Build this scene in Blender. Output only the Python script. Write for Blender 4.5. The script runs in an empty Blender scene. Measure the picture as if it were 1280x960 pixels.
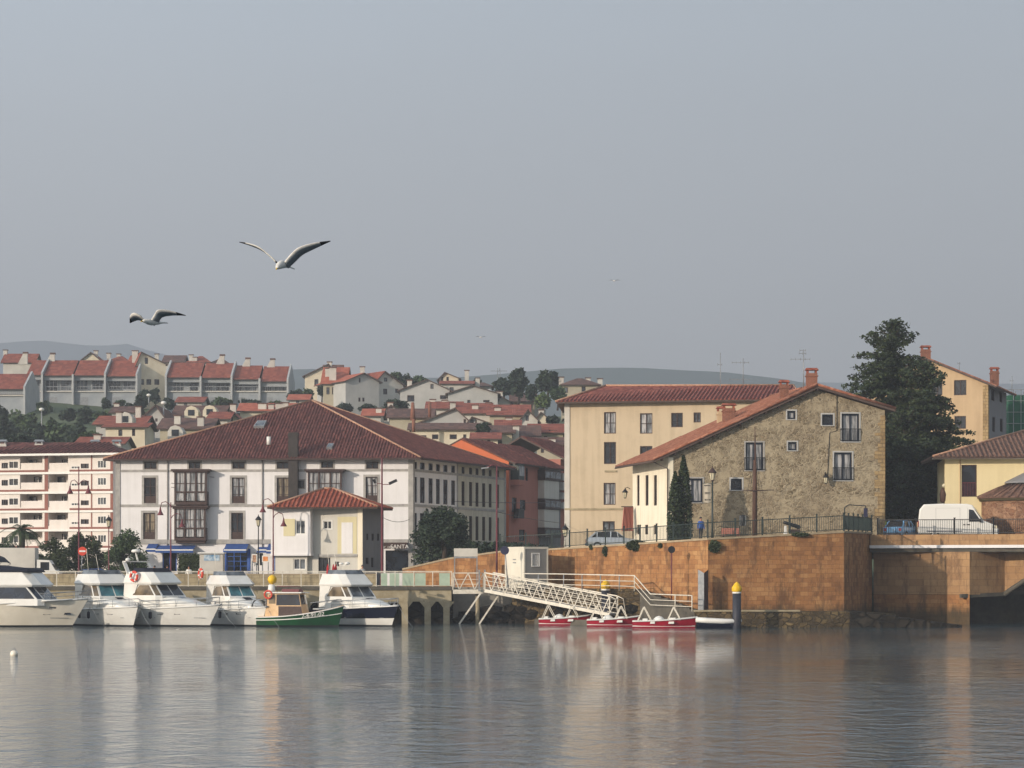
import bpy, bmesh, math, random
from mathutils import Vector, Matrix
from mathutils.geometry import tessellate_polygon
random.seed(7)
R=math.radians
SC=bpy.context.scene
COL=SC.collection
# ---------------------------------------------------------------- camera
F=3300.0; CH=4.0; HOR=715.0; CX=640.0
cd=bpy.data.cameras.new('camera'); cam=bpy.data.objects.new('camera',cd); COL.objects.link(cam)
cam.location=(0,0,CH); cam.rotation_euler=(R(90),0,0)
cd.sensor_width=36; cd.lens=F/1280*36; cd.shift_y=(HOR-480)/1280; cd.clip_start=1; cd.clip_end=12000
SC.camera=cam
# ---------------------------------------------------------------- light
SUN_AZ=R(42)      # angle off the -X axis towards the camera side
SUN_EL=R(15)
W=bpy.data.worlds.new('World'); SC.world=W; W.use_nodes=True
nt=W.node_tree; nt.nodes.clear()
wo=nt.nodes.new('ShaderNodeOutputWorld'); bg=nt.nodes.new('ShaderNodeBackground')
sky=nt.nodes.new('ShaderNodeTexSky'); sky.sky_type='NISHITA'; sky.sun_disc=False
sky.sun_elevation=SUN_EL; sky.sun_rotation=R(-(90+42)); sky.air_density=1.5; sky.dust_density=5; sky.ozone_density=1.5
hs=nt.nodes.new('ShaderNodeHueSaturation'); hs.inputs['Saturation'].default_value=.55; hs.inputs['Value'].default_value=1.0
tc=nt.nodes.new('ShaderNodeTexCoord'); sx=nt.nodes.new('ShaderNodeSeparateXYZ'); cr=nt.nodes.new('ShaderNodeValToRGB')
mx=nt.nodes.new('ShaderNodeMix'); mx.data_type='RGBA'; mx.inputs['Factor'].default_value=.78
cr.color_ramp.elements[0].position=0.0; cr.color_ramp.elements[0].color=(4.55,4.3,4.05,1)
cr.color_ramp.elements[1].position=.07; cr.color_ramp.elements[1].color=(4.4,4.35,4.3,1)
e=cr.color_ramp.elements.new(.24); e.color=(3.9,4.75,5.7,1)
nt.links.new(tc.outputs['Generated'],sx.inputs[0]); nt.links.new(sx.outputs['Z'],cr.inputs[0])
nt.links.new(sky.outputs[0],hs.inputs['Color'])
nt.links.new(hs.outputs[0],mx.inputs['A']); nt.links.new(cr.outputs[0],mx.inputs['B'])
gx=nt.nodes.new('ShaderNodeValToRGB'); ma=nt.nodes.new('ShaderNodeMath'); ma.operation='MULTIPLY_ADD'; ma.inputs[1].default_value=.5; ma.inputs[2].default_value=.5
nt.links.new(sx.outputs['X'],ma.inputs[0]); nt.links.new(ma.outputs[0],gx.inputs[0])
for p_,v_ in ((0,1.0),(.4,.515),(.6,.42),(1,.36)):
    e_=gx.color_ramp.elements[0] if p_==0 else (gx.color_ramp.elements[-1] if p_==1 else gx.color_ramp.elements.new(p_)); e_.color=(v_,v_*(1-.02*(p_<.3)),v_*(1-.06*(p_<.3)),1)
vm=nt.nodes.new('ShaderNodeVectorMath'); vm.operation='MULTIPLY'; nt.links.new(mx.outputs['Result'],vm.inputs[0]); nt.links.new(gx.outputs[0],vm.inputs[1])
cn=nt.nodes.new('ShaderNodeTexNoise'); cn.inputs['Scale'].default_value=3.2; cn.inputs['Detail'].default_value=5
cm=nt.nodes.new('ShaderNodeMapping'); cm.inputs['Scale'].default_value=(1,1,4.5); nt.links.new(tc.outputs['Generated'],cm.inputs[0]); nt.links.new(cm.outputs[0],cn.inputs['Vector'])
cv=nt.nodes.new('ShaderNodeMapRange'); cv.inputs['From Min'].default_value=.3; cv.inputs['From Max'].default_value=.7; cv.inputs['To Min'].default_value=.965; cv.inputs['To Max'].default_value=1.035; nt.links.new(cn.outputs['Fac'],cv.inputs['Value'])
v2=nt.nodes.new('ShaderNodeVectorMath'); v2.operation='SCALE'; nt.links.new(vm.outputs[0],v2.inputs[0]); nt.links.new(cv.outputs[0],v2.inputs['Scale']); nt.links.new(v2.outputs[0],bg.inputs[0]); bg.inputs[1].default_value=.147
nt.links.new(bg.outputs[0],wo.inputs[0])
sl=bpy.data.lights.new('sun','SUN'); so=bpy.data.objects.new('sun',sl); COL.objects.link(so)
sl.energy=2.0; sl.angle=R(.6); sl.color=(1,.87,.72)
SD=Vector((-math.cos(SUN_AZ)*math.cos(SUN_EL),-math.sin(SUN_AZ)*math.cos(SUN_EL),math.sin(SUN_EL)))
so.rotation_euler=SD.to_track_quat('Z','Y').to_euler()
SC.view_settings.view_transform='Standard'; SC.view_settings.look='None'; SC.view_settings.exposure=1.03
SC.view_settings.gamma=1.0
HAZE_D=.00036
# ---------------------------------------------------------------- projection helpers
def P(px,py,Y): return Vector(((px-CX)/F*Y,Y,CH+(HOR-py)/F*Y))
def XY(px,Y): return Vector(((px-CX)/F*Y,Y))
def ZY(py,Y): return CH+(HOR-py)/F*Y
def lin(h):
    h=h.lstrip('#'); o=[]
    for i in (0,2,4):
        c=int(h[i:i+2],16)/255; o.append(c/12.92 if c<=.04045 else ((c+.055)/1.055)**2.4)
    return (*o,1)
# ---------------------------------------------------------------- materials
def newmat(name):
    m=bpy.data.materials.new(name); m.use_nodes=True; n=m.node_tree.nodes; b=n['Principled BSDF']
    return m,n,m.node_tree.links,b
def setcol(c): return lin(c) if isinstance(c,str) else (*c,1)
def pbr(name,c1,c2=None,scale=3,rough=.8,bump=0,metal=0,coat=0,detail=4,stretch=(1,1,1),spec=.4,c3=None,c3pos=.7,uv=False):
    m,n,L,b=newmat(name)
    b.inputs['Roughness'].default_value=rough; b.inputs['Metallic'].default_value=metal
    b.inputs['Specular IOR Level'].default_value=spec
    if coat: b.inputs['Coat Weight'].default_value=coat
    if c2 is None: b.inputs['Base Color'].default_value=setcol(c1); 
    if c2 is not None or bump:
        tc=n.new('ShaderNodeTexCoord'); mp=n.new('ShaderNodeMapping'); mp.inputs['Scale'].default_value=stretch
        L.new(tc.outputs['UV' if uv else 'Object'],mp.inputs[0])
        nz=n.new('ShaderNodeTexNoise'); nz.inputs['Scale'].default_value=scale; nz.inputs['Detail'].default_value=detail; nz.inputs['Roughness'].default_value=.65
        L.new(mp.outputs[0],nz.inputs['Vector'])
        if c2 is not None:
            r=n.new('ShaderNodeValToRGB'); r.color_ramp.elements[0].position=.36; r.color_ramp.elements[1].position=.64
            r.color_ramp.elements[0].color=setcol(c1); r.color_ramp.elements[1].color=setcol(c2)
            if c3: 
                e=r.color_ramp.elements.new(c3pos); e.color=setcol(c3)
            L.new(nz.outputs['Fac'],r.inputs[0]); L.new(r.outputs[0],b.inputs['Base Color'])
        if bump:
            bp=n.new('ShaderNodeBump'); bp.inputs['Strength'].default_value=bump; bp.inputs['Distance'].default_value=.05
            L.new(nz.outputs['Fac'],bp.inputs['Height']); L.new(bp.outputs[0],b.inputs['Normal'])
    return m
def plaster(name,c1,stain,amt=.35,rough=.9):
    """render coat: base tone, big soft patches, vertical run stains and fine grain"""
    m,n,L,b=newmat(name); b.inputs['Roughness'].default_value=rough; b.inputs['Specular IOR Level'].default_value=.2
    tc=n.new('ShaderNodeTexCoord')
    a=n.new('ShaderNodeTexNoise'); a.inputs['Scale'].default_value=.35; a.inputs['Detail'].default_value=6; a.inputs['Roughness'].default_value=.7
    L.new(tc.outputs['UV'],a.inputs['Vector'])
    mp=n.new('ShaderNodeMapping'); mp.inputs['Scale'].default_value=(2.2,.14,1); L.new(tc.outputs['UV'],mp.inputs[0])
    s=n.new('ShaderNodeTexNoise'); s.inputs['Scale'].default_value=1; s.inputs['Detail'].default_value=5; L.new(mp.outputs[0],s.inputs['Vector'])
    ad=n.new('ShaderNodeMath'); ad.operation='MULTIPLY_ADD'; ad.inputs[1].default_value=.5
    L.new(s.outputs['Fac'],ad.inputs[0]); 
    h=n.new('ShaderNodeMath'); h.operation='MULTIPLY'; h.inputs[1].default_value=.5; L.new(a.outputs['Fac'],h.inputs[0]); L.new(h.outputs[0],ad.inputs[2])
    mr=n.new('ShaderNodeMapRange'); mr.inputs['From Min'].default_value=.46; mr.inputs['From Max'].default_value=.72; mr.inputs['To Max'].default_value=amt*1.6
    L.new(ad.outputs[0],mr.inputs['Value'])
    mx=n.new('ShaderNodeMix'); mx.data_type='RGBA'; mx.inputs['A'].default_value=setcol(c1); mx.inputs['B'].default_value=setcol(stain)
    L.new(mr.outputs[0],mx.inputs['Factor']); L.new(mx.outputs['Result'],b.inputs['Base Color'])
    g=n.new('ShaderNodeTexNoise'); g.inputs['Scale'].default_value=9; L.new(tc.outputs['UV'],g.inputs['Vector'])
    bp=n.new('ShaderNodeBump'); bp.inputs['Strength'].default_value=.25; bp.inputs['Distance'].default_value=.03; L.new(g.outputs['Fac'],bp.inputs['Height']); L.new(bp.outputs[0],b.inputs['Normal'])
    return m
def tilemat(name,c1,c2,c3,tw=.25,tl=.38,bump=False,moss='5f4f45',period=.5):
    """clay tiles: every tile its own tone, weather patches over them; optional rib bump for far roofs"""
    m,n,L,b=newmat(name); b.inputs['Roughness'].default_value=.85; b.inputs['Specular IOR Level'].default_value=.2
    tc=n.new('ShaderNodeTexCoord'); mp=n.new('ShaderNodeMapping'); mp.inputs['Scale'].default_value=(1/tw,1/tl,1); L.new(tc.outputs['UV'],mp.inputs[0])
    fl=n.new('ShaderNodeVectorMath'); fl.operation='FLOOR'; L.new(mp.outputs[0],fl.inputs[0])
    wn=n.new('ShaderNodeTexWhiteNoise'); wn.noise_dimensions='2D'; L.new(fl.outputs[0],wn.inputs['Vector'])
    r=n.new('ShaderNodeValToRGB'); r.color_ramp.elements[0].color=setcol(c1); r.color_ramp.elements[1].color=setcol(c3); e=r.color_ramp.elements.new(.5); e.color=setcol(c2)
    L.new(wn.outputs['Value'],r.inputs[0])
    nz=n.new('ShaderNodeTexNoise'); nz.inputs['Scale'].default_value=.55; nz.inputs['Detail'].default_value=7; nz.inputs['Roughness'].default_value=.7; L.new(tc.outputs['UV'],nz.inputs['Vector'])
    mr=n.new('ShaderNodeMapRange'); mr.inputs['From Min'].default_value=.45; mr.inputs['From Max'].default_value=.75; mr.inputs['To Max'].default_value=.7; L.new(nz.outputs['Fac'],mr.inputs['Value'])
    mx=n.new('ShaderNodeMix'); mx.data_type='RGBA'; L.new(mr.outputs[0],mx.inputs['Factor']); L.new(r.outputs[0],mx.inputs['A']); mx.inputs['B'].default_value=setcol(moss)
    L.new(mx.outputs['Result'],b.inputs['Base Color'])
    if bump:
        wv=n.new('ShaderNodeTexWave'); wv.bands_direction='X'; wv.inputs['Scale'].default_value=6.283/(20*period)*1.0; wv.inputs['Distortion'].default_value=.3; L.new(tc.outputs['UV'],wv.inputs['Vector'])
        bp=n.new('ShaderNodeBump'); bp.inputs['Strength'].default_value=.35; bp.inputs['Distance'].default_value=.04; L.new(wv.outputs['Fac'],bp.inputs['Height']); L.new(bp.outputs[0],b.inputs['Normal'])
    return m
def ashlar(name,c1,c2,c3,dark,bw=.8,bh=.38,mortar='5a4636',msize=.02):
    """squared sandstone: brick courses, each block its own tone, weathering over it"""
    m,n,L,b=newmat(name); b.inputs['Roughness'].default_value=.9; b.inputs['Specular IOR Level'].default_value=.2
    tc=n.new('ShaderNodeTexCoord')
    nd=n.new('ShaderNodeTexNoise'); nd.inputs['Scale'].default_value=1.2; L.new(tc.outputs['UV'],nd.inputs['Vector'])
    ad=n.new('ShaderNodeVectorMath'); ad.operation='MULTIPLY_ADD'; ad.inputs[1].default_value=(.16,.12,0); L.new(nd.outputs['Color'],ad.inputs[0]); L.new(tc.outputs['UV'],ad.inputs[2])
    br=n.new('ShaderNodeTexBrick'); br.inputs['Scale'].default_value=1; br.inputs['Brick Width'].default_value=bw; br.inputs['Row Height'].default_value=bh
    br.inputs['Mortar Size'].default_value=msize; br.inputs['Mortar Smooth'].default_value=.4; br.inputs['Color1'].default_value=(0,0,0,1); br.inputs['Color2'].default_value=(1,1,1,1); br.inputs['Mortar'].default_value=(.4,.4,.4,1)
    L.new(ad.outputs[0],br.inputs['Vector'])
    n2=n.new('ShaderNodeTexNoise'); n2.inputs['Scale'].default_value=.45; n2.inputs['Detail'].default_value=6; n2.inputs['Roughness'].default_value=.7; L.new(tc.outputs['UV'],n2.inputs['Vector'])
    mm=n.new('ShaderNodeMix'); mm.data_type='FLOAT'; mm.inputs['Factor'].default_value=.73; L.new(br.outputs['Color'],mm.inputs['A']); L.new(n2.outputs['Fac'],mm.inputs['B'])
    r=n.new('ShaderNodeValToRGB'); r.color_ramp.elements[0].position=.2; r.color_ramp.elements[0].color=setcol(c1); r.color_ramp.elements[1].position=.8; r.color_ramp.elements[1].color=setcol(c3); e=r.color_ramp.elements.new(.5); e.color=setcol(c2)
    L.new(mm.outputs['Result'],r.inputs[0])
    mp=n.new('ShaderNodeMapping'); mp.inputs['Scale'].default_value=(1.1,.3,1); mp.inputs['Location'].default_value=(13,7,0); L.new(tc.outputs['UV'],mp.inputs[0])
    n3=n.new('ShaderNodeTexNoise'); n3.inputs['Scale'].default_value=1; n3.inputs['Detail'].default_value=7; n3.inputs['Roughness'].default_value=.75; L.new(mp.outputs[0],n3.inputs['Vector'])
    mr=n.new('ShaderNodeMapRange'); mr.inputs['From Min'].default_value=.49; mr.inputs['From Max'].default_value=.62; mr.inputs['To Max'].default_value=.7; L.new(n3.outputs['Fac'],mr.inputs['Value'])
    x1=n.new('ShaderNodeMix'); x1.data_type='RGBA'; L.new(mr.outputs[0],x1.inputs['Factor']); L.new(r.outputs[0],x1.inputs['A']); x1.inputs['B'].default_value=setcol(dark)
    mf=n.new('ShaderNodeMath'); mf.operation='MULTIPLY'; mf.inputs[1].default_value=.55; L.new(br.outputs['Fac'],mf.inputs[0])
    x2=n.new('ShaderNodeMix'); x2.data_type='RGBA'; L.new(mf.outputs[0],x2.inputs['Factor']); L.new(x1.outputs['Result'],x2.inputs['A']); x2.inputs['B'].default_value=setcol(mortar)
    # weed and wet band left by the tide: wall UVs run in metres above the water
    sp_=n.new('ShaderNodeSeparateXYZ'); L.new(tc.outputs['UV'],sp_.inputs[0]); wz=n.new('ShaderNodeMath'); wz.operation='MULTIPLY_ADD'; wz.inputs[1].default_value=-1.6; L.new(n3.outputs['Fac'],wz.inputs[0]); L.new(sp_.outputs['Y'],wz.inputs[2])
    wr=n.new('ShaderNodeMapRange'); wr.inputs['From Min'].default_value=.0; wr.inputs['From Max'].default_value=.9; wr.inputs['To Min'].default_value=.82; wr.inputs['To Max'].default_value=0; L.new(wz.outputs[0],wr.inputs['Value'])
    x3=n.new('ShaderNodeMix'); x3.data_type='RGBA'; L.new(wr.outputs[0],x3.inputs['Factor']); L.new(x2.outputs['Result'],x3.inputs['A']); x3.inputs['B'].default_value=(.035,.035,.022,1)
    L.new(x3.outputs['Result'],b.inputs['Base Color'])
    g=n.new('ShaderNodeTexNoise'); g.inputs['Scale'].default_value=5; g.inputs['Detail'].default_value=5; L.new(tc.outputs['UV'],g.inputs['Vector'])
    sb=n.new('ShaderNodeMath'); sb.operation='SUBTRACT'; L.new(g.outputs['Fac'],sb.inputs[0]); L.new(br.outputs['Fac'],sb.inputs[1])
    bp=n.new('ShaderNodeBump'); bp.inputs['Strength'].default_value=.5; bp.inputs['Distance'].default_value=.05; L.new(sb.outputs[0],bp.inputs['Height']); L.new(bp.outputs[0],b.inputs['Normal'])
    return m
def rubble(name,c1,c2,c3,mort,dark,sc=2.6,cover=.5):
    """rubble masonry half hidden under worn lime render"""
    m,n,L,b=newmat(name); b.inputs['Roughness'].default_value=.95; b.inputs['Specular IOR Level'].default_value=.15
    tc=n.new('ShaderNodeTexCoord'); mp=n.new('ShaderNodeMapping'); mp.inputs['Scale'].default_value=(1,1.7,1); L.new(tc.outputs['UV'],mp.inputs[0])
    nd=n.new('ShaderNodeTexNoise'); nd.inputs['Scale'].default_value=2; L.new(mp.outputs[0],nd.inputs['Vector'])
    ad=n.new('ShaderNodeVectorMath'); ad.operation='MULTIPLY_ADD'; ad.inputs[1].default_value=(.35,.35,0); L.new(nd.outputs['Color'],ad.inputs[0]); L.new(mp.outputs[0],ad.inputs[2])
    v=n.new('ShaderNodeTexVoronoi'); v.inputs['Scale'].default_value=sc; L.new(ad.outputs[0],v.inputs['Vector'])
    ve=n.new('ShaderNodeTexVoronoi'); ve.feature='DISTANCE_TO_EDGE'; ve.inputs['Scale'].default_value=sc; L.new(ad.outputs[0],ve.inputs['Vector'])
    se=n.new('ShaderNodeSeparateColor'); L.new(v.outputs['Color'],se.inputs[0])
    r=n.new('ShaderNodeValToRGB'); r.color_ramp.elements[0].color=setcol(c1); r.color_ramp.elements[1].color=setcol(c3); e=r.color_ramp.elements.new(.45); e.color=setcol(c2); L.new(se.outputs[0],r.inputs[0])
    ed=n.new('ShaderNodeMapRange'); ed.inputs['From Min'].default_value=.03; ed.inputs['From Max'].default_value=.12; L.new(ve.outputs['Distance'],ed.inputs['Value'])
    n2=n.new('ShaderNodeTexNoise'); n2.inputs['Scale'].default_value=.8; n2.inputs['Detail'].default_value=9; n2.inputs['Roughness'].default_value=.75; L.new(tc.outputs['UV'],n2.inputs['Vector'])
    cv=n.new('ShaderNodeMapRange'); cv.inputs['From Min'].default_value=cover-.06; cv.inputs['From Max'].default_value=cover+.08; L.new(n2.outputs['Fac'],cv.inputs['Value'])
    mu=n.new('ShaderNodeMath'); mu.operation='MULTIPLY'; L.new(ed.outputs[0],mu.inputs[0]); L.new(cv.outputs[0],mu.inputs[1])
    x1=n.new('ShaderNodeMix'); x1.data_type='RGBA'; L.new(mu.outputs[0],x1.inputs['Factor']); x1.inputs['A'].default_value=setcol(mort); L.new(r.outputs[0],x1.inputs['B'])
    n3=n.new('ShaderNodeTexNoise'); n3.inputs['Scale'].default_value=.22; n3.inputs['Detail'].default_value=8; n3.inputs['Roughness'].default_value=.72
    m3=n.new('ShaderNodeMapping'); m3.inputs['Location'].default_value=(3.3,8.1,0); L.new(tc.outputs['UV'],m3.inputs[0]); L.new(m3.outputs[0],n3.inputs['Vector'])
    mr=n.new('ShaderNodeMapRange'); mr.inputs['From Min'].default_value=.48; mr.inputs['From Max'].default_value=.66; mr.inputs['To Max'].default_value=.7; L.new(n3.outputs['Fac'],mr.inputs['Value'])
    x2=n.new('ShaderNodeMix'); x2.data_type='RGBA'; L.new(mr.outputs[0],x2.inputs['Factor']); L.new(x1.outputs['Result'],x2.inputs['A']); x2.inputs['B'].default_value=setcol(dark)
    L.new(x2.outputs['Result'],b.inputs['Base Color'])
    bp=n.new('ShaderNodeBump'); bp.inputs['Strength'].default_value=.8; bp.inputs['Distance'].default_value=.09; 
    s2=n.new('ShaderNodeMath'); s2.operation='ADD'; L.new(mu.outputs[0],s2.inputs[0]); L.new(n2.outputs['Fac'],s2.inputs[1]); L.new(s2.outputs[0],bp.inputs['Height']); L.new(bp.outputs[0],b.inputs['Normal'])
    return m
def leafmat(name,c1,c2,c3):
    m,n,L,b=newmat(name); b.inputs['Roughness'].default_value=.7; b.inputs['Specular IOR Level'].default_value=.25
    gi=n.new('ShaderNodeNewGeometry'); nz=n.new('ShaderNodeTexNoise'); nz.inputs['Scale'].default_value=.9
    tc=n.new('ShaderNodeTexCoord'); L.new(tc.outputs['Object'],nz.inputs['Vector'])
    ad=n.new('ShaderNodeMath'); ad.operation='MULTIPLY_ADD'; ad.inputs[1].default_value=.5; L.new(gi.outputs['Random Per Island'],ad.inputs[0])
    hf=n.new('ShaderNodeMath'); hf.operation='MULTIPLY'; hf.inputs[1].default_value=.6; L.new(nz.outputs['Fac'],hf.inputs[0]); L.new(hf.outputs[0],ad.inputs[2])
    r=n.new('ShaderNodeValToRGB'); r.color_ramp.elements[0].position=.15; r.color_ramp.elements[0].color=setcol(c1); r.color_ramp.elements[1].position=.85; r.color_ramp.elements[1].color=setcol(c3); e=r.color_ramp.elements.new(.5); e.color=setcol(c2)
    L.new(ad.outputs[0],r.inputs[0]); L.new(r.outputs[0],b.inputs['Base Color'])
    return m
def glassmat(name,c,c2=None,rough=.12,curtain=False):
    m,n,L,b=newmat(name); b.inputs['Roughness'].default_value=rough; b.inputs['Specular IOR Level'].default_value=.6
    if c2:
        tc=n.new('ShaderNodeTexCoord'); nz=n.new('ShaderNodeTexNoise'); mp=n.new('ShaderNodeMapping'); mp.inputs['Scale'].default_value=(5,.5,1) if curtain else (1,1,1)
        L.new(tc.outputs['UV'],mp.inputs[0]); L.new(mp.outputs[0],nz.inputs['Vector']); nz.inputs['Scale'].default_value=1.0; nz.inputs['Detail'].default_value=3
        r=n.new('ShaderNodeValToRGB'); r.color_ramp.elements[0].position=.4; r.color_ramp.elements[1].position=.6; r.color_ramp.elements[0].color=setcol(c); r.color_ramp.elements[1].color=setcol(c2)
        L.new(nz.outputs['Fac'],r.inputs[0]); L.new(r.outputs[0],b.inputs['Base Color'])
    else: b.inputs['Base Color'].default_value=setcol(c)
    return m
M={}
M['white_plaster']=plaster('white_plaster','dfdcdb','b9b6b2',.3)
M['grey_stone']=pbr('grey_trim_stone','8f8c88','a8a49e',2,.9,.1)
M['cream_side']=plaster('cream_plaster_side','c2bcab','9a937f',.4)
M['beige_plaster']=plaster('beige_plaster','c0ae93','9b8b73',.45)
M['beige_band']=pbr('beige_band','a29579','8d8168',2,.9)
M['cream_wall']=plaster('warm_cream_wall','e6dcc6','c4b698',.4)
M['yellow_plaster']=plaster('yellow_plaster','ddcda2','bfad84',.3)
M['back_plaster']=plaster('tan_plaster','bea482','9a8266',.4)
M['brick_band']=pbr('brick_band','8f6055','7f554b',2,.9)
M['apt']=plaster('apartment_plaster','ddd5cd','bfb5aa',.3)
M['grey_shade_plaster']=plaster('grey_and_shaded_side_plaster','7d7c7e','696869',.5)  # plain grey, and the shade of two house sides put into the colour
M['salmon']=plaster('salmon_plaster','aa7062','935e51',.35)
M['orange']=plaster('orange_plaster','c46c48','ad5f40',.3)
M['annex']=plaster('annex_plaster','c8c4ba','aaa498',.4)
M['annex_yellow']=plaster('pale_yellow_plaster','d0c6a0','bbb08e',.3)
M['far_white']=pbr('far_white_plaster','c9c4ba','b5b0a7',.4,.9)
M['far_grey']=pbr('far_grey_plaster','b4b2ae','a5a4a0',.4,.9)
M['far_cream']=pbr('far_cream_plaster','d6ccb6','c6baa2',.4,.9)
M['far_tan']=pbr('far_tan_plaster','b0a793','a1977f',.4,.9)
M['party_wall']=pbr('party_wall','b2b3b2','a2a4a4',.5,.9)
M['terrace_wall']=pbr('terrace_wall_grey','a0a4a6','90959a',.5,.9)
M['tile_dark']=tilemat('tile_maroon','452624','5f3834','7f4e45',moss='4a3533')
M['tile_red']=tilemat('tile_red','7a3c2d','914d3a','a35c47',moss='6d4035')
M['tile_beige']=tilemat('tile_brick_red','6a342d','83473c','9b5d50',moss='563a35')
M['tile_sun']=tilemat('tile_orange','7c4a38','945e48','a87660',moss='5f4a40')
M['tile_old']=tilemat('tile_weathered_brown','574038','6c5044','7e6254',moss='4b4039')
M['far_tile']=tilemat('far_tile_red','7a4034','8b4c3d','9c5a48',.6,.8,True,moss='6b453c',period=.3)
M['far_tile_bright']=tilemat('far_tile_bright','9d5341','a95f4a','b36a54',.6,.8,True,moss='935443',period=.3)
M['far_tile_dark']=tilemat('far_tile_dark','57423c','664b43','75574d',.6,.8,True,moss='4d413d',period=.3)
M['ridge_tile']=pbr('ridge_tile','b48d74','9b7560',3,.9)
M['soffit']=pbr('eave_timber','4a3b35','5a4941',4,.8)
M['stone_quay']=ashlar('quay_sandstone','6f4c33','9a6d45','b38a5d','573f2e',.6,.33,'664c36',.012)
M['stone_bridge']=ashlar('bridge_sandstone','8c6a4a','9f7d59','b08d66','6a503c',1.2,.5,'77604a')
M['stone_pale']=ashlar('pale_quay_stone','94866c','a5977a','b5a88c','6b6250',.9,.4,'6f6552')
M['stone_rough']=rubble('ledge_rubble','4d4232','65563d','7a6849','4a4032','332c22',1.7,.42)
M['rubble']=rubble('rubble_house_wall','64573f','8b7b63','ab9c84','a5977e','80715c',3.0,.49)
M['tower_stone']=rubble('tower_rubble','74503d','8f6a52','a58166','9b7a62','6f5444',2.4,.42)
M['quoin']=ashlar('quoin_stone','8c7450','a38a63','b59c74','6f5a40',.6,.3,'6b5a44',.03)
M['concrete']=pbr('jetty_concrete','8c8066','a59980',1.3,.9,.3,c3='6e654f',c3pos=.75)
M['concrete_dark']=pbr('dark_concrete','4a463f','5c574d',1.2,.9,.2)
M['kerb']=pbr('coping_stone','a8967a','92826a',2,.9,.1)
M['asphalt']=pbr('asphalt',(.05,.05,.05),(.065,.065,.062),3,.9)
M['paving']=pbr('paving',(.22,.2,.17),(.28,.25,.21),2,.9)
M['dark_wood']=pbr('dark_brown_timber','33201d','44302a',6,.6)
M['mast_wood']=pbr('mast_wood','3f2c23','55392b',4,.7,stretch=(3,3,.4))
M['blue_frame']=pbr('blue_black_frame','141c2c',rough=.4)
M['white_paint']=pbr('white_paint','d8d6d0',rough=.45)
M['rail_white']=pbr('galvanised_white','d9d2c4','c2baaa',3,.5)
M['steel']=pbr('grey_steel','7f8183','97999b',3,.45,metal=.3)
M['iron']=pbr('dark_green_iron','1f2a28','2b3734',3,.5)
M['black_iron']=pbr('black_iron','17171a',rough=.5)
M['maroon_iron']=pbr('maroon_iron','5a2028','6a2a31',3,.5)
M['glass_dark']=glassmat('window_glass_dark','14161b','242a33')
M['glass_mid']=glassmat('window_glass_grey','30353b','6a7076')
M['glass_net']=glassmat('window_net_curtain','56595c','b1afae',.2,True)
M['glass_tan']=glassmat('window_tan','4b4236','8a7c66',.2,True)  # tan curtain tone in the pane
M['gel']=pbr('gelcoat_white','dcdad4','cfccc5',.6,.25,coat=.4)
M['gel_cream']=pbr('gelcoat_cream','e0d8c8','d2c9b8',.6,.3,coat=.4)
M['boat_glass']=glassmat('boat_window','0e1420','1c2636',.08)
M['boat_teal']=glassmat('boat_window_teal','2c5660','47808a',.08)
M['boat_tan']=glassmat('boat_window_tan','4d4234','7b6b53',.1)
M['navy']=pbr('navy_gelcoat','080c22',rough=.2,coat=.4)
M['navy_cloth']=pbr('navy_canvas','0f1322','171c2d',6,.9)
M['boat_green']=pbr('green_hull_paint','0b4a24','0d3c21',1.5,.4,coat=.2)
M['boat_wood']=pbr('varnished_cabin','d6b48a','c6a276',2,.5)
M['boat_red']=pbr('red_hull_paint','a8142f','941229',2,.35,coat=.3)
M['antifoul']=pbr('dark_bottom_paint','14181c',rough=.6)
M['red_plastic']=pbr('orange_red_plastic','c9412c',rough=.5)
M['red_cloth']=pbr('red_cloth','9c1a22','b0232b',6,.9)
M['yellow']=pbr('yellow_paint','e2b714','cfa30f',5,.5)
M['pile']=pbr('pile_blue_grey','20222c','2c2e39',2,.6)
M['blue']=pbr('awning_blue','27457f','30508c',3,.8)
M['shop_blue']=pbr('shop_blue_paint','24509a',rough=.5)
M['poster_orange']=pbr('poster_print_orange','c25a2b','e0a060',4,.6)
M['poster_blue']=pbr('poster_print_blue','4a7aa0','c6d2d8',2.5,.6)
M['poster_food']=pbr('poster_print_brown','6b4a3a','c9a183',4,.6)
M['frost']=pbr('frosted_green_glass','a9b8a4','9cac98',2,.3)
M['container']=pbr('container_white','d8d2c2','cfc8b8',.7,.6)
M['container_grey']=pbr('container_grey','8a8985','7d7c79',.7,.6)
M['chimney_brick']=ashlar('chimney_brick','6f4234','84503f','95604c','5a362c',.25,.09,'a08a78',.012)
M['black_pipe']=pbr('flue_dark','2b2624','3a3330',3,.7)
M['trunk']=pbr('bark','2e2620','41362c',5,.9,.3,stretch=(1,1,.3))
M['leaf_dark']=leafmat('leaf_dark',(.012,.022,.016),(.022,.038,.024),(.04,.06,.03))
M['leaf_con']=leafmat('needle_dark',(.010,.018,.011),(.020,.034,.016),(.055,.072,.024))
M['leaf_mid']=leafmat('leaf_mid',(.025,.045,.022),(.045,.075,.032),(.075,.11,.045))
M['leaf_light']=leafmat('leaf_light',(.06,.09,.03),(.09,.13,.045),(.13,.17,.06))
M['leaf_hedge']=leafmat('leaf_hedge',(.02,.03,.012),(.035,.05,.018),(.05,.065,.025))
M['grass']=pbr('hill_grass',(.05,.075,.03),(.09,.11,.045),.06,.95,detail=8,c3=(.03,.045,.025))
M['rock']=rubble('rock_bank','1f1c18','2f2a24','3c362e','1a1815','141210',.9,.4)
M['hill']=pbr('hill_wood',(.035,.06,.045),(.05,.08,.06),.01,.95,detail=10)
M['mountain']=pbr('mountain_slope',(.05,.07,.07),(.07,.09,.09),.004,.95,detail=10)
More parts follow.
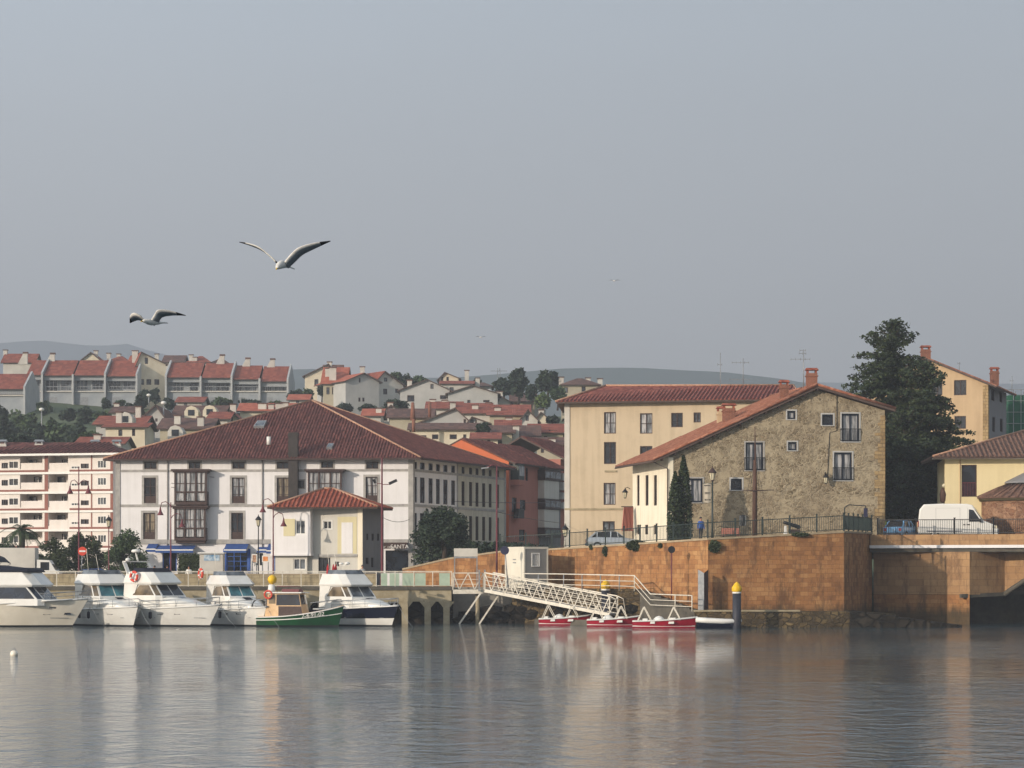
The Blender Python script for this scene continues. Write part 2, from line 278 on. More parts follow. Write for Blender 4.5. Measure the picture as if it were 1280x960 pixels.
M['car_silver']=pbr('silver_car_paint','b9bfc4',rough=.25,metal=.4,coat=.6)
M['car_blue']=pbr('light_blue_car_paint','6d9cc4',rough=.25,coat=.6)
M['car_dark']=pbr('dark_blue_car_paint','1c2433',rough=.25,coat=.6)
M['tyre']=pbr('tyre_rubber','151515',rough=.9)
M['plastic_blue']=pbr('grey_blue_bumper','27324a',rough=.6)
M['lamp_red']=pbr('tail_lamp_red','8a1414',rough=.3)
M['lamp_glass']=pbr('lamp_glass','c9c0a4',rough=.2)
M['gull_white']=pbr('gull_white','cfccc6','bcb9b3',20,.8)
M['gull_grey']=pbr('gull_grey','9a989a','858488',15,.8)
M['gull_black']=pbr('gull_black','26262a',rough=.8)
M['net_green']=pbr('scaffold_net','184a36','215a42',1,.9)
M['banner']=pbr('banner_cloth','b6ac9b','a89e8c',3,.9)
M['text_grey']=pbr('printed_grey','5b5650',rough=.8)
M['text_white']=pbr('printed_white','d6d2cc',rough=.7)
M['skin']=pbr('skin','a87a62',rough=.6)
M['sign_blue']=pbr('sign_dark_blue','2a2a44',rough=.5)
M['green_box']=pbr('yellow_green_plastic','a8b43a',rough=.6)
# ---------------------------------------------------------------- mesh builder
class MB:
    def __init__(s): s.v=[]; s.f=[]; s.m=[]; s.sm=[]
    def add(s,vs,fs,mi=0,smooth=False):
        o=len(s.v); s.v+= [Vector(v) for v in vs]
        for f in fs: s.f.append([o+i for i in f]); s.m.append(mi); s.sm.append(smooth)
    def poly(s,vs,mi=0): s.add(vs,[list(range(len(vs)))],mi)
    def hexa(s,c,mi=0,smooth=False):
        # c: 4 bottom (ccw from above), 4 top
        s.add(c,[(3,2,1,0),(4,5,6,7),(0,1,5,4),(1,2,6,5),(2,3,7,6),(3,0,4,7)],mi,smooth)
    def box(s,x0,x1,y0,y1,z0,z1,mi=0,T=None):
        c=[Vector(p) for p in ((x0,y0,z0),(x1,y0,z0),(x1,y1,z0),(x0,y1,z0),(x0,y0,z1),(x1,y0,z1),(x1,y1,z1),(x0,y1,z1))]
        if T: c=[T@p for p in c]
        s.hexa(c,mi)
    def bar(s,a,b,w,h=None,mi=0):
        """square bar from a to b"""
        a=Vector(a); b=Vector(b); d=(b-a).normalized(); h=h or w
        u=d.cross(Vector((0,0,1)))
        if u.length<1e-3: u=Vector((1,0,0))
        u.normalize(); v=u.cross(d).normalized(); u*=w/2; v*=h/2
        s.hexa([a-u-v,a+u-v,b+u-v,b-u-v,a-u+v,a+u+v,b+u+v,b-u+v],mi)
    def tube(s,pts,r,n=6,mi=0,cap=True,smooth=True):
        pts=[Vector(p) for p in pts]; rs=r if isinstance(r,(list,tuple)) else [r]*len(pts)
        rings=[]; prev=None
        for i,p in enumerate(pts):
            d=(pts[min(i+1,len(pts)-1)]-pts[max(i-1,0)]).normalized()
            u=d.cross(Vector((0,0,1))) if abs(d.z)<.95 else d.cross(Vector((0,1,0)))
            u.normalize(); w=u.cross(d).normalized()
            rings.append([p+(u*math.cos(2*math.pi*k/n)+w*math.sin(2*math.pi*k/n))*rs[i] for k in range(n)])
        s.loft(rings,mi,smooth,cap)
    def loft(s,rings,mi=0,smooth=True,cap=True,closed=True):
        n=len(rings[0]); vs=[p for r in rings for p in r]; fs=[]
        for i in range(len(rings)-1):
            for k in range(n if closed else n-1):
                a=i*n+k; b=i*n+(k+1)%n; fs.append((a,b,b+n,a+n))
        if cap and closed: fs.append(list(range(n))[::-1]); fs.append([(len(rings)-1)*n+k for k in range(n)])
        s.add(vs,fs,mi,smooth)
    def lathe(s,c,prof,n=12,mi=0,smooth=True):
        c=Vector(c); s.loft([[c+Vector((r*math.cos(2*math.pi*k/n),r*math.sin(2*math.pi*k/n),z)) for k in range(n)] for r,z in prof],mi,smooth,True)
    def torus(s,c,R_,r,T=None,n=16,k=8,mi=0,mis=None):
        c=Vector(c); vs=[];fs=[]
        for i in range(n):
            a=2*math.pi*i/n
            for j in range(k):
                b=2*math.pi*j/k; p=Vector(((R_+r*math.cos(b))*math.cos(a),r*math.sin(b),(R_+r*math.cos(b))*math.sin(a)))
                vs.append(c+(T@p if T else p))
        o=len(s.v); s.v+=vs
        for i in range(n):
            for j in range(k):
                s.f.append([o+i*k+j,o+i*k+(j+1)%k,o+((i+1)%n)*k+(j+1)%k,o+((i+1)%n)*k+j]); s.m.append(mis[i%len(mis)] if mis else mi); s.sm.append(True)
    def build(s,name,mats,parent=None,world=True,origin=None,bevel=0):
        if not isinstance(mats,(list,tuple)): mats=[mats]
        mats=[M[m] if isinstance(m,str) else m for m in mats]
        if world and parent is not None: org=ORG[parent]
        elif parent is None and world:
            if origin is None:
                xs=[p.x for p in s.v]; ys=[p.y for p in s.v]; origin=Vector(((min(xs)+max(xs))/2,(min(ys)+max(ys))/2,min(p.z for p in s.v)))
            org=Vector(origin)
        else: org=Vector((0,0,0))
        me=bpy.data.meshes.new(name); me.from_pydata([p-org for p in s.v],[],s.f); 
        for m in mats: me.materials.append(m)
        me.polygons.foreach_set('material_index',s.m); me.polygons.foreach_set('use_smooth',s.sm)
        uv=me.uv_layers.new(name='UVMap'); dat=[0.0]*(len(me.loops)*2)
        for p in me.polygons:
            nrm=p.normal
            if abs(nrm.z)>.995: t=Vector((1,0,0)); g=Vector((0,1,0))
            else:
                t=Vector((-nrm.y,nrm.x,0)).normalized(); g=nrm.cross(t)
            for li in p.loop_indices:
                co=s.v[me.loops[li].vertex_index]; dat[2*li]=co.dot(t); dat[2*li+1]=co.dot(g)
        uv.data.foreach_set('uv',dat)
        me.update()
        o=bpy.data.objects.new(name,me); COL.objects.link(o)
        ORG[o]=org
        if parent is not None: o.parent=parent
        elif world: o.location=org
        if bevel:
            b=o.modifiers.new('bevel','BEVEL'); b.width=bevel; b.segments=2; b.limit_method='ANGLE'
        return o
ORG={}
def tag(o,label=None,cat=None,group=None,kind=None):
    if label: o['label']=label
    if cat: o['category']=cat
    if group: o['group']=group
    if kind: o['kind']=kind
    return o
def thing(name,loc,label,cat,group=None,rz=0):
    o=bpy.data.objects.new(name,None); COL.objects.link(o); o.location=loc; o.rotation_euler=(0,0,rz); o.empty_display_size=.5
    ORG[o]=Vector(loc) if not rz else Vector((0,0,0))
    return tag(o,label,cat,group)
def struct(name,mb,mat,kind='structure'): return tag(mb.build(name,mat,origin=(0,0,0)),kind=kind)
# ---------------------------------------------------------------- facades
class Fac:
    """vertical plane through two plan points p (left) and q (right) as seen from outside"""
    def __init__(s,p,q):
        s.p=Vector(p).to_2d(); s.q=Vector(q).to_2d(); d=s.q-s.p; s.L=d.length; s.t=d/s.L; s.n=Vector((s.t.y,-s.t.x))
    def at(s,px,py):
        k=(px-CX)/F   # X=k*Y ; p+t*a
        a=(k*s.p.y-s.p.x)/(s.t.x-k*s.t.y); Y=s.p.y+s.t.y*a
        return a,ZY(py,Y)
    def w(s,a,z,off=0): v=s.p+s.t*a+s.n*off; return Vector((v.x,v.y,z))
    def rect(s,x0,y0,x1,y1):
        a0,_=s.at(x0,y0); a1,_=s.at(x1,y0); _,z1=s.at((x0+x1)/2,y0); _,z0=s.at((x0+x1)/2,y1)
        return a0,a1,z0,z1
    def box(s,mb,a0,a1,z0,z1,o0,o1,mi=0):
        mb.hexa([s.w(a0,z0,o1),s.w(a1,z0,o1),s.w(a1,z0,o0),s.w(a0,z0,o0),s.w(a0,z1,o1),s.w(a1,z1,o1),s.w(a1,z1,o0),s.w(a0,z1,o0)],mi)
    def wall(s,mb,outer,holes=(),reveal=.2,mi=0,back=True):
        """outer: [(a,z)..]; holes: [(a0,a1,z0,z1)]"""
        loops=[[Vector((a,z,0)) for a,z in outer]]
        for a0,a1,z0,z1 in holes: loops.append([Vector(q) for q in ((a0,z0,0),(a0,z1,0),(a1,z1,0),(a1,z0,0))])
        flat=[p for l in loops for p in l]
        tr=tessellate_polygon(loops)
        vs=[s.w(p.x,p.y) for p in flat]; fs=[]
        for t in tr:
            a,b,c=(flat[i] for i in t)
            cr=(b-a).cross(c-a).z
            fs.append(t if cr>0 else t[::-1])
        mb.add(vs,fs,mi)
        for a0,a1,z0,z1 in holes:
            r=[(a0,z0),(a1,z0),(a1,z1),(a0,z1)]
            for i in range(4):
                A=r[i];B=r[(i+1)%4]; mb.poly([s.w(A[0],A[1],0),s.w(B[0],B[1],0),s.w(B[0],B[1],-reveal),s.w(A[0],A[1],-reveal)],mi)
def window(fc,r,parent,cols=2,rows=1,fw=.07,frame='dark_wood',glass='glass_dark',depth=.12,trim=None,tw=.12,sill=None,name='window',split=None,off=0):
    a0,a1,z0,z1=r; mb=MB()
    o1=-depth+.06+off; o0=-depth-.02+off
    fc.box(mb,a0,a0+fw,z0,z1,o0,o1); fc.box(mb,a1-fw,a1,z0,z1,o0,o1)
    fc.box(mb,a0+fw,a1-fw,z0,z0+fw,o0,o1); fc.box(mb,a0+fw,a1-fw,z1-fw,z1,o0,o1)
    W_=a1-a0-2*fw; H_=z1-z0-2*fw; mw=fw*.8
    for i in range(1,cols):
        c=a0+fw+W_*i/cols; fc.box(mb,c-mw/2,c+mw/2,z0+fw,z1-fw,o0+.005,o1-.005)
    for j in range(1,rows):
        c=z0+fw+H_*j/rows; 
        for i in range(cols):
            b0=a0+fw+W_*i/cols+(mw/2 if i else 0); b1=a0+fw+W_*(i+1)/cols-(mw/2 if i<cols-1 else 0)
            fc.box(mb,b0,b1,c-mw*.35,c+mw*.35,o0+.01,o1-.01)
    if split:   # solid lower panel
        zs=z0+(z1-z0)*split; fc.box(mb,a0+fw,a1-fw,z0+fw,zs,o0+.012,o1-.012)
    wn=mb.build(name,frame,parent)
    g=MB(); g.poly([fc.w(a0,z0,-depth-.05+off),fc.w(a1,z0,-depth-.05+off),fc.w(a1,z1,-depth-.05+off),fc.w(a0,z1,-depth-.05+off)])
    g.build('pane',glass,wn)
    if trim:
        t=MB()
        fc.box(t,a0-tw,a0,z0-tw*.6,z1+tw,-.02,.03); fc.box(t,a1,a1+tw,z0-tw*.6,z1+tw,-.02,.03); fc.box(t,a0,a1,z1,z1+tw,-.02,.03)
        fc.box(t,a0,a1,z0-tw*.6,z0,-.02,.06)
        t.build('surround',trim,wn)
    return wn
# ---------------------------------------------------------------- roofs
def roof_plane(mb,pts,th=.16,ribs=None,rr=.075,mi=0,under=1):
    """pts: polygon, first edge = eave, ccw seen from above."""
    pts=[Vector(p) for p in pts]; n=(pts[1]-pts[0]).cross(pts[2]-pts[1]).normalized()
    if n.z<0: n=-n
    t=(pts[1]-pts[0]).normalized(); g=n.cross(t).normalized()
    if g.z<0: g=-g
    k=len(pts); low=[p-n*th for p in pts]
    mb.poly(pts,mi); mb.poly(low[::-1],under)
    for i in range(k): 
        j=(i+1)%k; mb.poly([low[i],low[j],pts[j],pts[i]],under)
    if ribs:
        o=pts[0]; q=[((p-o).dot(t),(p-o).dot(g)) for p in pts]
        lo=min(a for a,_ in q); hi=max(a for a,_ in q); N=int((hi-lo)/ribs); st=(hi-lo)/max(N,1)
        for i in range(N):
            c=lo+st*(i+.5); ys=[]
            for a in range(k):
                (x0,y0),(x1,y1)=q[a],q[(a+1)%k]
                if (x0-c)*(x1-c)<0: ys.append(y0+(y1-y0)*(c-x0)/(x1-x0))
            if len(ys)<2: continue
            y0,y1=min(ys),max(ys)
            if y1-y0<.15: continue
            a=o+t*c+g*(y0-.03); b=o+t*c+g*y1
            # tapered courses: slightly wavy half pipes
            seg=max(1,int((y1-y0)/1.3)); rings=[]
            for s_ in range(seg+1):
                f=s_/seg; p=a.lerp(b,f); j=random.uniform(-.012,.012)
                rings.append([p-t*(rr+j)+n*.0,p-t*rr*.6+n*(rr*.95+j),p+t*rr*.6+n*(rr*.95+j),p+t*(rr+j)])
            mb.loft(rings,mi,True,False,False)
            e=rings[0]; mb.add(e,[(0,1,2,3)],mi)
def cap_line(mb,a,b,r=.11,mi=0):
    a=Vector(a);b=Vector(b); mb.tube([a,b],r,6,mi)
def hip_roof(parent,corners,ze,ridge,tile='tile_dark',ribs=.3,rr=.075,over=.0,caps='ridge_tile',name='roof'):
    """corners plan FL,FR,BR,BL; ridge [(x,y,z)] one or two points (left,right)"""
    c=[Vector((p[0],p[1],ze)) for p in corners]; r=[Vector(p) for p in ridge]
    rl,rr_=r[0],r[-1]; mb=MB()
    two=len(r)==2
    roof_plane(mb,[c[0],c[1],rr_,rl] if two else [c[0],c[1],rl],ribs=ribs,rr=rr)
    roof_plane(mb,[c[1],c[2],rr_],ribs=ribs,rr=rr)
    roof_plane(mb,[c[2],c[3],rl,rr_] if two else [c[2],c[3],rl])
    roof_plane(mb,[c[3],c[0],rl],ribs=ribs,rr=rr)
    o=mb.build(name,[tile,'soffit'],parent)
    if caps:
        k=MB()
        up=Vector((0,0,.05))
        for i,q in ((0,rl),(1,rr_),(2,rr_),(3,rl)): cap_line(k,c[i]+up,q+up,.1)
        if two: cap_line(k,rl+up,rr_+up,.1)
        k.build('ridge_tiles',caps,o)
    return o
def chimney(parent,x,y,z0,z1,w=.8,d=.6,mat='chimney_brick',cap='tile_red',pots=0,name='chimney'):
    mb=MB(); mb.box(x-w/2,x+w/2,y-d/2,y+d/2,z0,z1)
    mb.box(x-w/2-.06,x+w/2+.06,y-d/2-.06,y+d/2+.06,z1-.28,z1-.18)
    o=mb.build(name,mat,parent)
    k=MB()
    for sx_ in (-1,1):
        for sy in (-1,1): k.box(x+sx_*w*.38-.07,x+sx_*w*.38+.07,y+sy*d*.36-.07,y+sy*d*.36+.07,z1,z1+.22)
    k.hexa([Vector((x-w/2-.1,y-d/2-.1,z1+.22)),Vector((x+w/2+.1,y-d/2-.1,z1+.22)),Vector((x+w/2+.1,y+d/2+.1,z1+.22)),Vector((x-w/2-.1,y+d/2+.1,z1+.22)),
            Vector((x-w/2,y-.05,z1+.42)),Vector((x+w/2,y-.05,z1+.42)),Vector((x+w/2,y+.05,z1+.42)),Vector((x-w/2,y+.05,z1+.42))])
    k.build('chimney_cap',cap,o)
    return o
def text_part(txt,size,mat,parent,T,name='lettering',ext=.01):
    cu=bpy.data.curves.new('t','FONT'); cu.body=txt; cu.size=size; cu.extrude=ext; cu.align_x='CENTER'; cu.align_y='CENTER'
    tmp=bpy.data.objects.new('t',cu); COL.objects.link(tmp); bpy.context.view_layer.update()
    me=bpy.data.meshes.new_from_object(tmp.evaluated_get(bpy.context.evaluated_depsgraph_get())); bpy.data.objects.remove(tmp)
    mb=MB(); mb.add([T@v.co for v in me.vertices],[list(p.vertices) for p in me.polygons]); return mb
def facT(fc,a,z,off):
    """matrix mapping text plane (x right, y up) onto facade"""
    o=fc.w(a,z,off); t=Vector((fc.t.x,fc.t.y,0)); n=Vector((fc.n.x,fc.n.y,0)); u=Vector((0,0,1))
    return Matrix(((t.x,u.x,n.x,o.x),(t.y,u.y,n.y,o.y),(t.z,u.z,n.z,o.z),(0,0,0,1)))
# ================================================================ SETTING
# water
mb=MB(); mb.poly([(-900,-150,0),(900,-150,0),(900,300,0),(-900,300,0)])
def watermat():
    m,n,L,b=newmat('harbour_water'); b.inputs['Base Color'].default_value=(.045,.08,.1,1)
    b.inputs['Roughness'].default_value=.03; b.inputs['IOR'].default_value=1.333; b.inputs['Specular IOR Level'].default_value=.5
    tc=n.new('ShaderNodeTexCoord'); 
    def nz(sx,sy,det,dist=0):
        mp=n.new('ShaderNodeMapping'); mp.inputs['Scale'].default_value=(sx,sy,1); mp.inputs['Rotation'].default_value=(0,0,R(8)); L.new(tc.outputs['Object'],mp.inputs[0])
        z=n.new('ShaderNodeTexNoise'); z.inputs['Scale'].default_value=1; z.inputs['Detail'].default_value=det; z.inputs['Distortion'].default_value=dist; z.inputs['Roughness'].default_value=.55; L.new(mp.outputs[0],z.inputs['Vector']); return z
    a=nz(.8,.6,2.5,.7); c=nz(4.6,4.2,3,.5); d=nz(.035,.05,4,.8)
    m1=n.new('ShaderNodeMath'); m1.operation='MULTIPLY_ADD'; m1.inputs[1].default_value=.26; L.new(c.outputs['Fac'],m1.inputs[0]); L.new(a.outputs['Fac'],m1.inputs[2])
    mr=n.new('ShaderNodeMapRange'); mr.inputs['From Min'].default_value=.35; mr.inputs['From Max'].default_value=.65; mr.inputs['To Min'].default_value=.35; mr.inputs['To Max'].default_value=1.25; L.new(d.outputs['Fac'],mr.inputs['Value'])
    bp=n.new('ShaderNodeBump'); bp.inputs['Distance'].default_value=WAVE; L.new(mr.outputs[0],bp.inputs['Strength']); bp.inputs['Strength'].default_value=1; L.new(m1.outputs[0],bp.inputs['Height'])
    L.new(bp.outputs[0],b.inputs['Normal']); return m
WAVE=.115
M['water']=watermat(); struct('water',mb,'water')
# ground sheet: seabed, streets' base and hills in one heightfield
def lerp_tab(t,x):
    if x<=t[0][0]: return t[0][1]
    for (a,b),(c,d) in zip(t,t[1:]):
        if x<=c: return b+(d-b)*(x-a)/(c-a)
    return t[-1][1]
HT=[(-200,-3),(209,-3),(211,2.2),(285,2.3),(330,13),(400,23),(470,31),(500,35.5),(560,42),(640,45),(800,42),(1100,22),(1600,8),(2500,0),(5000,-2)]
def smooth(a,b,x): t=min(1,max(0,(x-a)/(b-a))); return t*t*(3-2*t)
def H(x,y):
    h=lerp_tab(HT,y)
    if y>285: 
        f=1-.55*smooth(5,90,x*500/y)-.1*smooth(-60,-10,x*500/y); h=2.3+(h-2.3)*f+1.2*math.sin(x*.07+y*.03)*smooth(290,360,y)
    return h
xs=[-2600,-1500,-900,-500]+[-300+6*i for i in range(101)]+[500,900,1500,2600]
ys=[-150,60,180,205,209,211,230,260,285]+[300+10*i for i in range(40)]+[740,800,900,1000,1200,1600,2200,3000,4800]
mb=MB(); nx=len(xs); mb.add([(x,y,H(x,y)) for y in ys for x in xs],[(j*nx+i,j*nx+i+1,(j+1)*nx+i+1,(j+1)*nx+i) for j in range(len(ys)-1) for i in range(nx-1)],0,True)
struct('ground',mb,'grass')
# far hills
def ridge(name,Y,prof,depth,mat,seed,rough=6):
    rnd=random.Random(seed); mb=MB(); x0,x1=prof[0][0],prof[-1][0]; N=120; rows=8
    ph=[rnd.uniform(0,6.3) for _ in range(8)]
    pts=[]
    for j in range(rows+1):
        f=j/rows; y=Y-depth+depth*f if f<=1 else 0
        for i in range(N+1):
            px=x0+(x1-x0)*i/N; top=ZY(lerp_tab(prof,px),Y)
            z=top*(f**.8)+rough*(1-abs(f-.5))*sum(math.sin(i*.13*(k+1)+ph[k]+f*3*k)/(k+1.5) for k in range(8))*.35*min(1,f*2)
            pts.append(((px-CX)/F*y,y,z-3))
    mb.add(pts,[(j*(N+1)+i,j*(N+1)+i+1,(j+1)*(N+1)+i+1,(j+1)*(N+1)+i) for j in range(rows) for i in range(N)],0,True)
    # back slope
    b=[(p[0],p[1]+depth*.6,-5) for p in pts[-(N+1):]]
    mb.add(pts[-(N+1):]+b,[(i,i+1,N+2+i,N+1+i) for i in range(N)],0,True)
    struct(name,mb,mat)
ridge('hills',2500,[(-900,470),(200,480),(320,463),(385,458),(470,470),(560,469),(640,462),(700,457),(800,455),(900,458),(985,470),(1060,485),(1140,483),(1300,490),(2200,480)],700,'hill',3,7)
ridge('mountains',4400,[(-900,450),(-200,440),(0,427),(50,423),(90,428),(125,431),(155,426),(200,440),(300,458),(420,466),(600,476),(2200,480)],900,'mountain',5,10)
# left street, upper street
QL=XY(-60,206)
mb=MB()
def slab(mb,poly,z1,z0,mi=0):
    top=[Vector((p[0],p[1],z1 if not callable(z1) else z1(p))) for p in poly]; bot=[Vector((p.x,p.y,z0)) for p in top]; n=len(top)
    mb.poly(top,mi)
    for i in range(n): j=(i+1)%n; mb.poly([bot[i],bot[j],top[j],top[i]],mi)
slab(mb,[(-90,208),(10.2,208),(10.2,204.3),(16,199),(16,203),(9,212),(6,300),(-90,300)],2.8,-2)
struct('street',mb,'paving')
mb=MB(); slab(mb,[(-90,211.5),(-12,211.5),(-8,232),(-90,232)],2.806,2.7); struct('road',mb,'asphalt')
# quay wall polyline: px,Y,top z
WP=[(503,214),(560,213),(625,210.5),(690,207.5),(780,200),(885,192),(1055,194),(1090,205.5)]
WZ=[4.15,5.0,5.55,5.72,6.0,6.33,6.88,6.95]
WV=[XY(a,b) for a,b in WP]
mb=MB(); top=[Vector((p.x,p.y+.25,z-.12)) for p,z in zip(WV,WZ)]
back=[Vector((p.x*1.0+ (0 if i>2 else 1.5),300,6.6)) for i,p in enumerate(WV)]
for i in range(len(WV)-1): mb.poly([top[i],top[i+1],back[i+1],back[i]])
x0=WV[-1].x
mb.poly([(x0,204.8,6.83),(XY(1390,199).x,198.5,6.83),(150,198,6.83),(150,300,7.2),(x0,300,6.9)])
struct('upper_street',mb,'paving')
# ================================================================ QUAY
qw=thing('quay_wall',(WV[4].x,WV[4].y,1),'orange brown sandstone quay wall rising beside the gangway','quay wall')
for i in range(len(WV)-1):
    mb=MB(); fc=Fac(WV[i],WV[i+1]); zb=-1.5 if i>3 else -.5
    vs=[fc.w(0,zb,0),fc.w(fc.L,zb,0),fc.w(fc.L,WZ[i+1],0),fc.w(0,WZ[i],0)]; bk=[fc.w(0,zb,-.6),fc.w(fc.L,zb,-.6),fc.w(fc.L,WZ[i+1],-.6),fc.w(0,WZ[i],-.6)]
    mb.hexa([vs[0],vs[1],bk[1],bk[0],vs[3],vs[2],bk[2],bk[3]])
    mb.build('wall_section','stone_quay',qw)
    k=MB(); k.hexa([fc.w(0,WZ[i]+.002,.06),fc.w(fc.L,WZ[i+1]+.002,.06),fc.w(fc.L,WZ[i+1]+.002,-.55),fc.w(0,WZ[i]+.002,-.55),fc.w(0,WZ[i]+.14,.06),fc.w(fc.L,WZ[i+1]+.14,.06),fc.w(fc.L,WZ[i+1]+.14,-.55),fc.w(0,WZ[i]+.14,-.55)])
    k.build('coping','kerb',qw)
# drain pipe on wall
f45=Fac(WV[4],WV[5])
# railing on quay wall
def railing(name,label,pts,zs,h=1.12,post=2.0,bars=.13,mat='iron',mesh=False,posth=1.3,group=None):
    t=thing(name,(pts[0][0],pts[0][1],zs[0]),label,'railing',group)
    r=MB(); b=MB(); pm=[]
    for i in range(len(pts)-1):
        a=Vector((*pts[i],zs[i])); c=Vector((*pts[i+1],zs[i+1])); L_=(c-a).length
        up=Vector((0,0,1)); r.bar(a+up*h,c+up*h,.06,.06); r.bar(a+up*.12,c+up*.12,.045,.05)
        if mesh:
            r.bar(a+up*(h*.88),c+up*(h*.88),.02,.02)
        n=max(1,round(L_/bars))
        for k in range(1,n): 
            p=a.lerp(c,k/n); b.bar(p+up*.14,p+up*(h-.03),.028,.028)
        n=max(1,round(L_/post))
        for k in range(n+(1 if i==len(pts)-2 else 0)):
            p=a.lerp(c,k/n); q=MB(); q.bar(p+up*0,p+up*posth,.11,.11); q.bar(p+up*posth,p+up*(posth+.05),.15,.15); q.build('post',mat,t)
    r.build('rail',mat,t); b.build('bars',mat,t)
    return t
rp=[(p.x,p.y+.2) for p in WV]; rz=[z+.14 for z in WZ]
railing('railing','dark green iron railing with posts along the top of the sandstone quay wall',rp[2:],rz[2:],post=2.1,bars=.17)
# ledge at water, steps and slipway
mb=MB()
Lg=[XY(868,189.2),XY(1000,189.6),XY(1062,190.2),XY(1120,196),XY(1092,205.5),XY(1055,193.9),XY(885,191.9),XY(868,193.3)]
slab(mb,Lg,lambda p:1.15 if p[1]<195 else .9,-1.5)
ld=mb.build('quay_ledge','stone_rough',origin=(20,190,0)); tag(ld,'low rough stone ledge at the waterline below the corner of the quay wall','ledge')
mb=MB(); e=[XY(868,189.2),XY(1000,189.6)]; fc=Fac(*e); fc.box(mb,0,fc.L,1.155,1.27,-.9,.08); mb.build('edge_slab','concrete',ld,world=True)
# slipway steps going down right
sp=thing('slipway',(XY(1130,194).x,194,0),'dark wet stone steps running down to the water by the bridge','slipway')
a=XY(1062,190.3); b_=XY(1210,187.5); 
for k in range(7):
    mb=MB(); f=k/7; z=1.12*(1-f)+.02; y0=189.9-.25*k*.2
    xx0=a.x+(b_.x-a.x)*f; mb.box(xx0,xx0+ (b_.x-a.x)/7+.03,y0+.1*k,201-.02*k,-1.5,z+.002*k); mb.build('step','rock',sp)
# landing with stairs in front of wall (right of container)
lz=2.74
mb=MB(); slab(mb,[XY(640,205.2),XY(800,197.2),XY(800,199.2),XY(690,207.2),XY(640,209.8)],lz,-1.5); 
ln=mb.build('landing','stone_rough',origin=(5,200,0)); tag(ln,'raised rough stone landing between gangway and sandstone wall','landing')
st=thing('stone_stairs',(XY(830,194).x,194,1),'dark stone stairs descending from the landing towards the ledge','stairs')
for k in range(8):
    mb=MB(); pa=800+70*k/8; pb=800+70*(k+1)/8+.4; z=lz-(lz-1.2)*(k+.5)/8
    A=XY(pa,195.6-6*k/8);B=XY(pb,195.6-6*(k+1)/8); C_=XY(pb,198.2-4.6*(k+1)/8); D=XY(pa,198.2-4.6*k/8)
    slab(mb,[A,B,C_,D],z,-1.5); mb.build('step','concrete_dark',st)
# handrail of landing
hr=thing('handrail',(XY(660,201).x,200,lz),'cream painted pipe handrail running along the landing and down the stairs','handrail')
hp=[P(655,717,201),P(700,717.5,199.4),P(793,719.5,195.8),P(813,742.5,193.5),P(865,744.5,189.8)]
mb=MB(); mb.tube(hp,.045,6); 
for dz in (.42,.8): mb.tube([p-Vector((0,0,dz)) for p in hp],.03,5)
mb.build('rail','rail_white',hr)
for px,i,f in ((672,0,.4),(705,1,.05),(728,1,.3),(751,1,.55),(775,1,.8),(793,2,0),(845,3,.6),(865,4,0)):
    A=hp[i]; B=hp[min(i+1,4)]; p=A.lerp(B,f); q=MB(); q.tube([p,(p.x,p.y,p.z-1.15)],.04,6); q.build('post','rail_white' if px>790 else 'steel',hr)
# rock bank under platform
rk=random.Random(4)
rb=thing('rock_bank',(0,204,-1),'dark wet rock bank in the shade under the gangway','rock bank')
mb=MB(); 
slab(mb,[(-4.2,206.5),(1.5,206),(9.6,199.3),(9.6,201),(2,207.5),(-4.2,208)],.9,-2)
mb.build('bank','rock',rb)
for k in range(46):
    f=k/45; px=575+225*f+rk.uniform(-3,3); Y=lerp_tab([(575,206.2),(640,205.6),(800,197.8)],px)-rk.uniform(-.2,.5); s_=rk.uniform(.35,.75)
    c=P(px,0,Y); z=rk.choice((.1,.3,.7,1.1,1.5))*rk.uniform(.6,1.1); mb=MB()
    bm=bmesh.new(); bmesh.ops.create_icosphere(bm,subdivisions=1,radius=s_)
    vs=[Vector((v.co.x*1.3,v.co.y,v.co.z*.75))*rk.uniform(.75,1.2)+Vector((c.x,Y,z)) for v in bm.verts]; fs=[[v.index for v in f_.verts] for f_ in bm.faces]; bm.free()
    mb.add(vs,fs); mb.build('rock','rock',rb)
# ================================================================ JETTY
JY=203.5
jx0,jx1=XY(-260,JY).x,XY(565,JY).x
jt=thing('jetty',(jx0,JY,0),'long concrete jetty on pillars with a pale railing behind the moored boats','jetty')
mb=MB(); mb.box(jx0,jx1,JY,JY+4.2,2.62,2.88); mb.build('deck','concrete_dark',jt)
mb=MB(); mb.box(jx0,jx1-.05,JY+.12,JY+.6,1.72,2.615); mb.build('beam','concrete',jt)
k=0
for px in [558,534.5,506,475,444,413,382,351,320,289,258,227,196,165,134,103,72,41,10,-21,-52,-83,-114,-145,-176,-207,-238]:
    p=XY(px,JY).x; mb=MB(); mb.box(p-.24,p+.24,JY-.02,JY+.55,-1.2,1.715)
    for s_ in (-1,1):
        mb.hexa([Vector((p+s_*.24,JY+.1,1.25)),Vector((p+s_*.245,JY+.1,1.25)),Vector((p+s_*.245,JY+.5,1.25)),Vector((p+s_*.24,JY+.5,1.25)),Vector((p+s_*.24,JY+.1,1.712)),Vector((p+s_*.62,JY+.1,1.712)),Vector((p+s_*.62,JY+.5,1.712)),Vector((p+s_*.24,JY+.5,1.712))][::1])
    mb.build('pillar','concrete',jt)
mb=MB(); mb.box(jx0,jx1,JY+3.6,JY+4.1,-1.2,2.6); mb.build('back_wall','rock',jt)  # dark rock colour paints the shade under the deck
mb=MB(); r2=ZY(714.3,JY)
